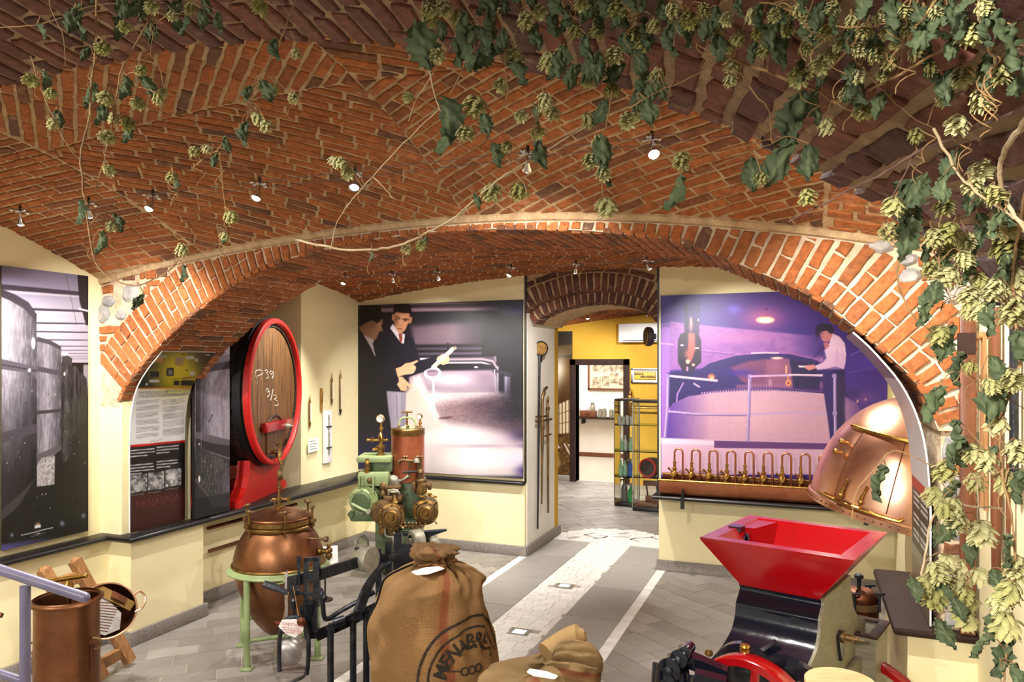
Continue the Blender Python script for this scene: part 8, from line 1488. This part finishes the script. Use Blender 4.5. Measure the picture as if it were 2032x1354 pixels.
# ================================================================ dried hop vines
RV = random.Random(21)
def hop_mat(name, c1, c2, c3):
    m, nt, b = new_mat(name); L = nt.links.new; oi = N(nt, 'ShaderNodeObjectInfo'); a = N(nt, 'ShaderNodeAttribute', attribute_name='rnd')
    mx = N(nt, 'ShaderNodeMix', data_type='RGBA'); mx.inputs[6].default_value = (*c1, 1); mx.inputs[7].default_value = (*c2, 1); L(oi.outputs['Random'], mx.inputs[0])
    m2 = N(nt, 'ShaderNodeMix', data_type='RGBA'); m2.inputs[7].default_value = (*c3, 1); L(mx.outputs[2], m2.inputs[6]); L(a.outputs['Fac'], m2.inputs[0])
    L(m2.outputs[2], b.inputs['Base Color']); b.inputs['Roughness'].default_value = .75
    tr = N(nt, 'ShaderNodeBsdfTranslucent'); L(m2.outputs[2], tr.inputs[0]); ms = N(nt, 'ShaderNodeMixShader'); ms.inputs[0].default_value = .25; out = nt.nodes['Material Output']; L(b.outputs[0], ms.inputs[1]); L(tr.outputs[0], ms.inputs[2]); L(ms.outputs[0], out.inputs[0]); return m
M['cone'] = hop_mat('dried_hop_bract', s2l((178, 174, 104)), s2l((222, 216, 164)), s2l((142, 142, 82))); M['leaf'] = hop_mat('dried_hop_leaf', s2l((52, 66, 42)), s2l((84, 100, 66)), s2l((118, 130, 92)))
M['stem'] = mat('dried_vine', s2l((168, 132, 84)), s2l((120, 92, 62)), .8, scale=30); M['stem_pale'] = mat('pale_dried_vine', s2l((206, 186, 150)), s2l((170, 146, 110)), .8, scale=30); M['stem_violet'] = mat('violet_brown_vine', s2l((120, 88, 80)), s2l((92, 66, 60)), .8, scale=30)
def cone_mesh(seed):
    r = random.Random(seed); V, Fc, A = [], [], []; rows = 9; fat = r.uniform(.33, .42)
    for j in range(rows):
        f = j/(rows-1); n = 6 if 0 < j < rows-1 else 4; env = fat*(.55+.75*math.sin(PI*(.18+.68*f)))
        for k in range(n):
            a = 2*PI*k/n+j*.9+r.uniform(-.2, .2); ln = r.uniform(.24, .34)*(1-.2*f); wd = env*r.uniform(.52, .70); op = r.uniform(.72, 1.32); z0 = -.80*f; b = len(V)
            for i in range(4):
                t = i/3; rad = env*(.30+.80*op*math.sin(t*1.45)) ; z = z0-ln*(t**1.5)+.03*t; w = wd*math.sin(PI*(.16+.80*t))*(.9 if i < 3 else .35)
                for s in (-1, 0, 1):
                    ang = a+s*w/max(rad, .08)*.62; rr = rad-(.045 if s else 0)+(.03*r.uniform(-1, 1) if s else 0); V.append((rr*math.cos(ang), rr*math.sin(ang), z-(0.02 if s else 0))); A.append(max(0, .9-t*1.6)*.8+r.uniform(0, .12))
            for i in range(3):
                for s in range(2): Fc.append((b+i*3+s, b+i*3+s+1, b+(i+1)*3+s+1, b+(i+1)*3+s))
    me = bpy.data.meshes.new('hop_cone'); me.from_pydata(V, [], Fc); a = me.attributes.new('rnd', 'FLOAT', 'POINT'); a.data.foreach_set('value', A); me.materials.append(M['cone']); me.polygons.foreach_set('use_smooth', [True]*len(Fc)); return me
def leaf_mesh(seed):
    """drooping, curled, toothed leaf; hangs from the origin, length 1"""
    r = random.Random(seed); n, mcol = 15, 11; curl = r.uniform(.7, 2.2); bend = r.uniform(-.5, .9); lob = r.uniform(.0, .22); V, A, Fc = [], [], []; ph = r.uniform(0, 6); tw = r.uniform(-.9, .9)
    for i in range(n):
        t = i/(n-1); w = .42*(math.sin(PI*min(1, t*.92+.08))**.75)*(1-.35*t)+.02; w *= (1+lob*math.sin(t*9+ph))*(1 if t < .62 else (1-(t-.62)*1.9))
        for j in range(mcol):
            s = (j/(mcol-1))*2-1; tooth = (.10 if (i % 2) else -.05)*max(0, abs(s)-.6)/.4*(1-.4*t); x = (w+tooth)*s; ang = curl*s*(.6+.5*t); xx = (w+tooth)*math.sin(ang)/max(.25, curl) if curl > .05 else x; yy = (w)*(1-math.cos(ang))/max(.25, curl)*1.2
            yy += .055*math.sin(9*t+5*s+ph)+.05*math.sin(17*t-8*s)+.05*math.sin(6*s+ph+3*t)+bend*.35*t*t; z = -t*(1-.12*abs(bend))-.10*abs(s)*(1-t)*.8; c, q = math.cos(tw*t), math.sin(tw*t); V.append((xx*c-yy*q, xx*q+yy*c, z)); A.append(.75 if abs(s) < .1 else (.35*abs(math.sin(t*16+abs(s)*5))**4 + r.uniform(0, .12)))
    for i in range(n-1):
        for j in range(mcol-1): Fc.append((i*mcol+j, i*mcol+j+1, (i+1)*mcol+j+1, (i+1)*mcol+j))
    me = bpy.data.meshes.new('leaf'); me.from_pydata(V, [], Fc); a = me.attributes.new('rnd', 'FLOAT', 'POINT'); a.data.foreach_set('value', A); me.materials.append(M['leaf']); me.polygons.foreach_set('use_smooth', [True]*len(Fc)); return me
CM = [cone_mesh(i) for i in range(7)]; LM = [leaf_mesh(40+i) for i in range(10)]
def inside_limit(px, py):
    """distance along the view to the near arch, vault or right wall, so that vines hang clear of them"""
    d = ray(px, py)
    for s in np.arange(.35, 3.2, .04):
        x, y, z = OE+d*s
        if x > XR-.06: return s
        if Y1A-.05 <= y <= Y1B+.03 and (x < p1.x[0] or x > p1.x[-1] or z > p1.zat(x)-.03): return s
        if y > Y1B and z > v1z(x, y)-.03: return s
    return 3.2
def vd(px, py, base):
    return max(.42, min(base, .93*inside_limit(px, py)))
VINES = [
 ('left vine', 'hop vine with green leaves hanging at the far left of the near arch', 'stem', 1.40, 2.4, [[(192, -12), (190, 70), (182, 170), (176, 240), (160, 310), (166, 380), (172, 430), (190, 520), (222, 552), (265, 568), (310, 552), (345, 530)], [(95, -8), (105, 30), (125, 70), (130, 130)], [(62, 110), (78, 170), (110, 240), (135, 290), (160, 320)]]),
 ('', 'twin stemmed hop vine beside the third spotlight', 'stem', 1.42, 2.0, [[(312, -10), (290, 50), (262, 100), (238, 150), (228, 220), (210, 300), (190, 380)], [(270, 0), (300, 50), (300, 110)], [(0, 55), (90, 45), (190, 10), (300, 5)]]),
 ('', 'thin hop vine dangling above the fourth spotlight', 'stem', 1.40, 1.8, [[(588, -10), (562, 70), (530, 130), (505, 170), (492, 200)], [(530, 150), (560, 172), (580, 190)], [(575, 60), (590, 90)]]),
 ('', 'sparse hop shoots with pale buds hanging in the middle of the left half', 'stem', 1.40, 1.2, [[(385, 330), (430, 300), (440, 340), (442, 380), (450, 430)], [(340, 325), (345, 360)], [(445, 430), (446, 470)]]),
 ('', 'hop vine with big crumpled leaves and a long straw crossing the middle', 'stem_pale', 1.38, 2.4, [[(838, 5), (845, 90), (858, 170), (872, 215), (880, 250)], [(965, 12), (905, 80), (850, 160), (822, 205), (812, 240)], [(872, 215), (800, 285), (740, 350), (700, 395), (670, 440), (655, 498)], [(740, 350), (765, 375), (780, 395)]]),
 ('', 'hop vine hanging right of the long straw with a broad dark leaf', 'stem', 1.36, 2.2, [[(968, -10), (955, 60), (930, 120), (890, 190)], [(1008, 180), (1000, 210), (975, 235), (960, 250)], [(1040, -5), (1025, 60), (1010, 110)]]),
 ('', 'long pale hop runner curving low across the arch towards the right', 'stem_pale', 1.45, 2.4, [[(585, 475), (640, 488), (700, 497), (760, 493), (810, 480), (850, 460), (905, 430), (935, 402), (985, 360), (1035, 328), (1090, 295), (1150, 258), (1210, 225), (1250, 210)], [(1020, 340), (1040, 365), (1045, 385)], [(925, 410), (930, 425)]]),
 ('', 'dense hop bunch hanging from the top centre', 'stem', 1.30, 2.2, [[(1255, -10), (1245, 60), (1230, 130), (1215, 185), (1205, 240), (1190, 300), (1195, 380), (1200, 410)], [(1150, -10), (1135, 50), (1110, 110), (1085, 180), (1070, 230)], [(1275, 150), (1262, 205), (1245, 235)], [(1110, 200), (1075, 215), (1060, 265), (1080, 285)]]),
 ('', 'tan hop stem sagging across the top right with cones along it', 'stem', 1.12, 3.4, [[(1350, 5), (1375, 50), (1425, 104), (1490, 130), (1560, 157), (1620, 180), (1662, 204), (1720, 180), (1790, 145), (1860, 105), (1915, 78)], [(1250, 215), (1310, 180), (1360, 160), (1425, 120)], [(1470, 145), (1500, 190), (1525, 220), (1532, 285)], [(1300, 285), (1340, 300), (1400, 305), (1460, 295), (1530, 275)], [(1310, 300), (1345, 330), (1375, 345), (1420, 330), (1530, 285)]]),
 ('', 'hop tangle with dark leaves above the right haunch of the arch', 'stem', 1.05, 2.6, [[(1710, -10), (1705, 60), (1690, 90), (1620, 170)], [(1682, 85), (1700, 120), (1745, 170), (1800, 225), (1850, 255)], [(1840, 25), (1800, 80), (1780, 150)], [(1600, 40), (1680, 55), (1740, 50), (1820, 30)]]),
 ('', 'straight violet brown hop stem slanting down across the right of the vault', 'stem_violet', 1.05, 3.0, [[(2045, 210), (1970, 240), (1890, 275), (1830, 297), (1760, 340), (1680, 380), (1565, 440)], [(1820, 300), (1770, 390), (1765, 420)]]),
 ('', 'thick bleached hop stem bending at the right edge', 'stem_pale', .95, 6.0, [[(2050, 220), (2018, 265), (1990, 310), (1984, 345), (1995, 395), (2030, 450), (2060, 490)], [(1850, 255), (1900, 340), (1925, 370), (1990, 420), (2040, 445)], [(1945, 20), (1960, 90), (1975, 130), (1950, 200)]]),
 ('', 'hop vine of large pale cones drooping beside the right foot of the arch', 'stem', 1.15, 2.6, [[(1800, 400), (1790, 460), (1783, 520), (1782, 560), (1800, 610), (1830, 645), (1862, 668)], [(1865, 440), (1865, 540), (1885, 590), (1890, 610)], [(1930, 330), (1945, 380), (1900, 440)], [(1860, 770), (1885, 740), (1920, 742), (1960, 770), (2040, 815)]]),
 ('', 'heavy cluster of creamy hop cones hanging at the right edge', 'stem', 1.10, 3.0, [[(2035, 380), (2020, 470), (2010, 560), (2015, 640), (2025, 720), (2000, 790), (1985, 860), (1990, 950), (2010, 1040), (2015, 1150), (2000, 1260), (1990, 1370)], [(1960, 900), (1945, 950), (1880, 940), (1840, 920), (1775, 895), (1740, 925), (1700, 975), (1690, 1030)], [(1975, 790), (1930, 735), (1890, 760)]]),
 ('', 'spray of white green hop cones lying over the brown bench slab', 'stem_pale', 1.55, 2.4, [[(1990, 1010), (1930, 1005), (1880, 1000), (1850, 1030), (1838, 1090), (1830, 1150), (1860, 1180), (1900, 1190), (1925, 1240)], [(1940, 960), (1945, 1040), (1950, 1060)]]),
]
CONES = [(65,160,24),(98,185,20),(105,245,22),(205,95,26),(245,55,24),(285,140,24),(275,205,24),(215,195,27),(228,235,22),(250,245,27),(215,272,27),(310,195,24),(325,185,20),(385,300,20),(410,295,17),(215,340,22),(340,350,20),(455,430,24),(220,450,22),(505,235,26),(525,250,24),(545,180,24),(580,195,22),(585,105,20),(520,15,28),(375,15,24),(360,495,26),(446,468,16),(300,15,24),(340,30,22),
 (815,195,22),(870,110,28),(880,15,34),(905,35,34),(945,210,42),(920,265,30),(1000,170,28),(1025,115,32),(1040,40,34),(1035,230,24),(1065,265,24),(1080,200,34),(1090,120,38),(1095,225,28),(1115,110,28),(990,300,28),(1005,290,22),(975,380,36),(1025,380,34),(1160,240,32),(1185,285,32),(1165,320,30),(1195,345,32),(1200,410,38),(1245,240,32),(1265,225,26),(1210,180,28),(1255,70,34),(1300,50,28),(1310,150,30),(1230,20,34),(1160,10,28),(1350,320,34),(1460,130,30),(1445,160,24),(1490,30,30),(1450,40,28),(1420,60,28),(1505,65,28),(1370,40,32),(1470,75,28),(860,40,30),(850,20,26),(1075,25,28),(1190,60,30),(1140,60,28),(1215,110,32),(1280,90,30),(1180,120,28),(1330,20,30),(1395,20,28),(1440,95,26),(1520,100,26),(1170,160,26),
 (810,495,20),(838,488,22),(672,322,24),(690,345,26),(660,318,18),
 (1590,155,38),(1630,130,36),(1710,220,34),(1680,185,28),(1665,85,32),(1640,60,30),(1610,40,28),(1660,15,28),(1700,150,30),(1770,125,36),(1740,40,30),(1720,60,28),(1640,250,32),(1815,270,36),(1870,200,34),(1925,68,54),(1945,20,40),(1905,155,52),(1940,205,54),(1905,250,46),(1985,150,44),(1600,390,32),(1510,355,24),(1780,90,30),(1800,60,30),(1615,75,28),(1690,40,28),(1755,70,28),(1595,95,28),(1650,110,30),(1730,110,30),(1810,110,30),(1840,140,32),(1560,60,28),(1540,30,28),(1580,20,28),(1790,25,30),(1850,30,32),(1700,100,26),(1755,150,28),
 (1775,412,44),(1768,462,42),(1850,475,44),(1870,415,42),(1892,465,48),(1945,345,46),(1962,392,46),(1935,372,40),(1850,540,46),(1920,482,42),(1930,592,46),(1952,622,46),(1918,622,40),(1865,668,46),(1990,500,64),(2010,560,66),(2016,622,70),(1895,556,48),(1975,792,50),(1958,770,40),(1920,732,28),(1885,500,40),(1905,520,42),(1940,560,40),(2000,455,54),(1980,580,50),
 (1880,940,50),(1850,988,44),(1895,1012,46),(1945,1062,58),(1908,1042,46),(1962,920,52),(1992,962,56),(1922,902,44),(1850,1140,50),(1892,1166,52),(1832,1166,44),(1862,1192,50),(1912,1192,52),(1935,1150,42),(1880,1122,40),(1922,1238,44),(1992,1022,50),(1996,1250,66),(2010,1182,58),(1986,1330,60),(2022,1132,56),(2015,900,56),(2022,1290,58),(1930,960,44),(1865,1015,40),(1905,1130,42),(1905,1220,40),(1870,1165,44),(2018,1010,54),(1975,1200,50),(2010,760,54),(2028,840,54),(1985,850,46)]
LEAVES = [(188,188,50),(208,222,44),(88,158,36),(112,232,30),(258,258,42),(252,172,44),(278,172,44),(228,55,44),(340,40,44),(430,40,36),(545,95,40),(518,180,46),(490,262,46),(445,285,30),(430,318,26),(162,418,44),(205,478,42),(225,440,34),(285,600,34),(365,540,30),(345,368,28),(75,60,28),(445,470,24),(150,50,40),(180,110,36),(300,60,40),(500,190,40),(400,10,36),(250,20,40),
 (822,85,88),(880,240,92),(900,265,70),(950,90,84),(1008,150,60),(955,245,44),(978,305,44),(1066,302,56),(1060,222,34),(1205,222,48),(1280,222,52),(1188,300,66),(1200,340,50),(1120,120,64),(1190,130,60),(1260,125,58),(1150,150,50),(1355,378,64),(1490,340,60),(1572,325,84),(1592,225,96),(1562,250,70),(1605,318,66),(1345,45,50),(940,400,32),(846,480,24),(738,508,18),(970,40,56),(1000,80,50),(870,60,40),(1060,70,48),(1215,30,52),(1310,20,48),(1285,70,46),(1100,40,46),(1160,90,50),
 (1612,210,60),(1690,70,50),(1780,55,52),(1840,60,54),(1760,205,52),(1975,55,76),(2005,90,84),(1962,130,62),(1660,30,50),(1730,90,50),(1810,30,50),(1640,150,46),(1700,180,46),(1880,40,56),(1720,20,44),(1560,100,40),(1500,100,40),(1420,30,40),
 (1788,405,96),(1840,380,74),(1812,468,80),(1905,325,60),(1842,505,56),(1860,580,50),(1892,680,72),(1912,728,60),(2005,785,96),(1965,735,60),(1872,800,70),(1895,860,56),(1912,895,60),(1757,955,64),(1806,1165,44),(1882,1025,50),(1985,1235,64),(2005,1300,76),(1962,1290,56),(1995,415,64),(1940,450,56),(2015,690,70),(1930,520,50),(2020,500,60),(2000,1090,60),(2025,960,60),(1890,1205,44),(2010,1345,60),(1970,1150,44)]
for x0, x1, y0, y1, n_, s0_, s1_ in ((830, 1560, -15, 120, 34, 36, 64), (1560, 2030, -10, 190, 26, 44, 72), (130, 460, -15, 50, 12, 30, 46), (1150, 1330, 100, 200, 6, 40, 56), (1790, 2000, 330, 640, 12, 44, 66), (1850, 2030, 900, 1340, 8, 40, 60)):
    for _ in range(n_): LEAVES.append((RV.uniform(x0, x1), RV.uniform(y0, y1), RV.uniform(s0_, s1_)))
def seg_dist(p, a, b):
    ax, ay = a; bx, by = b; dx, dy = bx-ax, by-ay; t = max(0, min(1, ((p[0]-ax)*dx+(p[1]-ay)*dy)/(dx*dx+dy*dy+1e-9))); q = (ax+dx*t, ay+dy*t); return math.hypot(p[0]-q[0], p[1]-q[1]), q
vobj = []
for nm, lab, mt, base, wpx, paths in VINES:
    first = paths[0][0]; P0 = at(*first, vd(*first, base)); t = thing('hop_vine', lab, 'hop vine', tuple(P0), 0, 'dried hop vines hung from the vault'); vobj.append((t, P0, base, paths, mt, [], []))
def place(px, py):
    best = None
    for v in vobj:
        for path in v[3]:
            for a, b in zip(path, path[1:]):
                d, q = seg_dist((px, py), a, b)
                if best is None or d < best[0]: best = (d, v, q)
    return best
YAWQ = Matrix.Rotation(YAW, 3, 'Z').to_quaternion()
from mathutils import Quaternion, Euler
for kind, LST in (('cone', CONES), ('leaf', LEAVES)):
    for i_, (px, py, size) in enumerate(LST):
        if kind == 'cone' and px > 1955 and py > 640 and i_ % 3 == 0: continue
        d, v, q = place(px, py); dep = vd(px, py, v[2]*RV.uniform(.94, 1.03)); pos = Vector(at(px, py, dep)); s = size*dep/FPX
        if kind == 'cone':
            rot = (YAWQ @ Euler((RV.uniform(-.5, .25), RV.uniform(-.45, .45), RV.uniform(0, 6.28))).to_quaternion()); top = pos+Vector((0, 0, s*.5)); o = link_mesh('hop_cone', CM[RV.randrange(len(CM))], v[0], top-Vector(v[1]), rot); o.scale = (s*(1.08 if px < 1740 else .92),)*3
        else:
            rot = (YAWQ @ Euler((RV.uniform(-.35, .35), RV.uniform(-.6, .6), RV.uniform(-1.0, 1.0))).to_quaternion()); top = pos+Vector((0, 0, s*.5)); o = link_mesh('leaf', LM[RV.randrange(len(LM))], v[0], top-Vector(v[1]), rot); o.scale = (s*RV.uniform(1.0, 1.35), s*1.15, s*1.2)
        if d < 150: v[5].append((top, Vector(at(q[0], q[1], vd(q[0], q[1], v[2])))))
for (t, P0, base, paths, mt, stalks, _), (nm, lab, mt_, b_, wpx, pth) in zip(vobj, VINES):
    o_ = Vector(P0)
    for ip, path in enumerate(paths):
        pts = smooth_path([at(px, py, vd(px, py, base)) for px, py in path], 5); dep = base; r = wpx*dep/FPX*(1 if ip == 0 else .5); n = len(pts); m = MB(); m.tube([Vector(p)-o_+Vector((RV.uniform(-1, 1), RV.uniform(-1, 1), RV.uniform(-1, 1)))*.0012 for p in pts], [r*(1-.45*i/n) for i in range(n)], 7); m.build('stem', M[mt], t)
    if stalks:
        m = MB()
        for a, b in stalks:
            mid = (a+b)/2+Vector((RV.uniform(-1, 1)*.008, RV.uniform(-1, 1)*.008, .012)); m.tube(smooth_path([a-o_, mid-o_, b-o_], 3), .0009, 5)
        for k in range(6):                                        # curled tendrils
            a, b = stalks[RV.randrange(len(stalks))]; c = b-o_; ph = RV.uniform(0, 6); rr = RV.uniform(.008, .018); m.tube([c+Vector((rr*(1-.05*i)*math.cos(ph+i*.6), rr*math.sin(ph+i*.6)*.6, -.004*i+rr*math.sin(ph+i*.6)*.5)) for i in range(12)], .0007, 4)
        o = m.build('tendrils', M['stem'], t); o['kind'] = 'stuff'
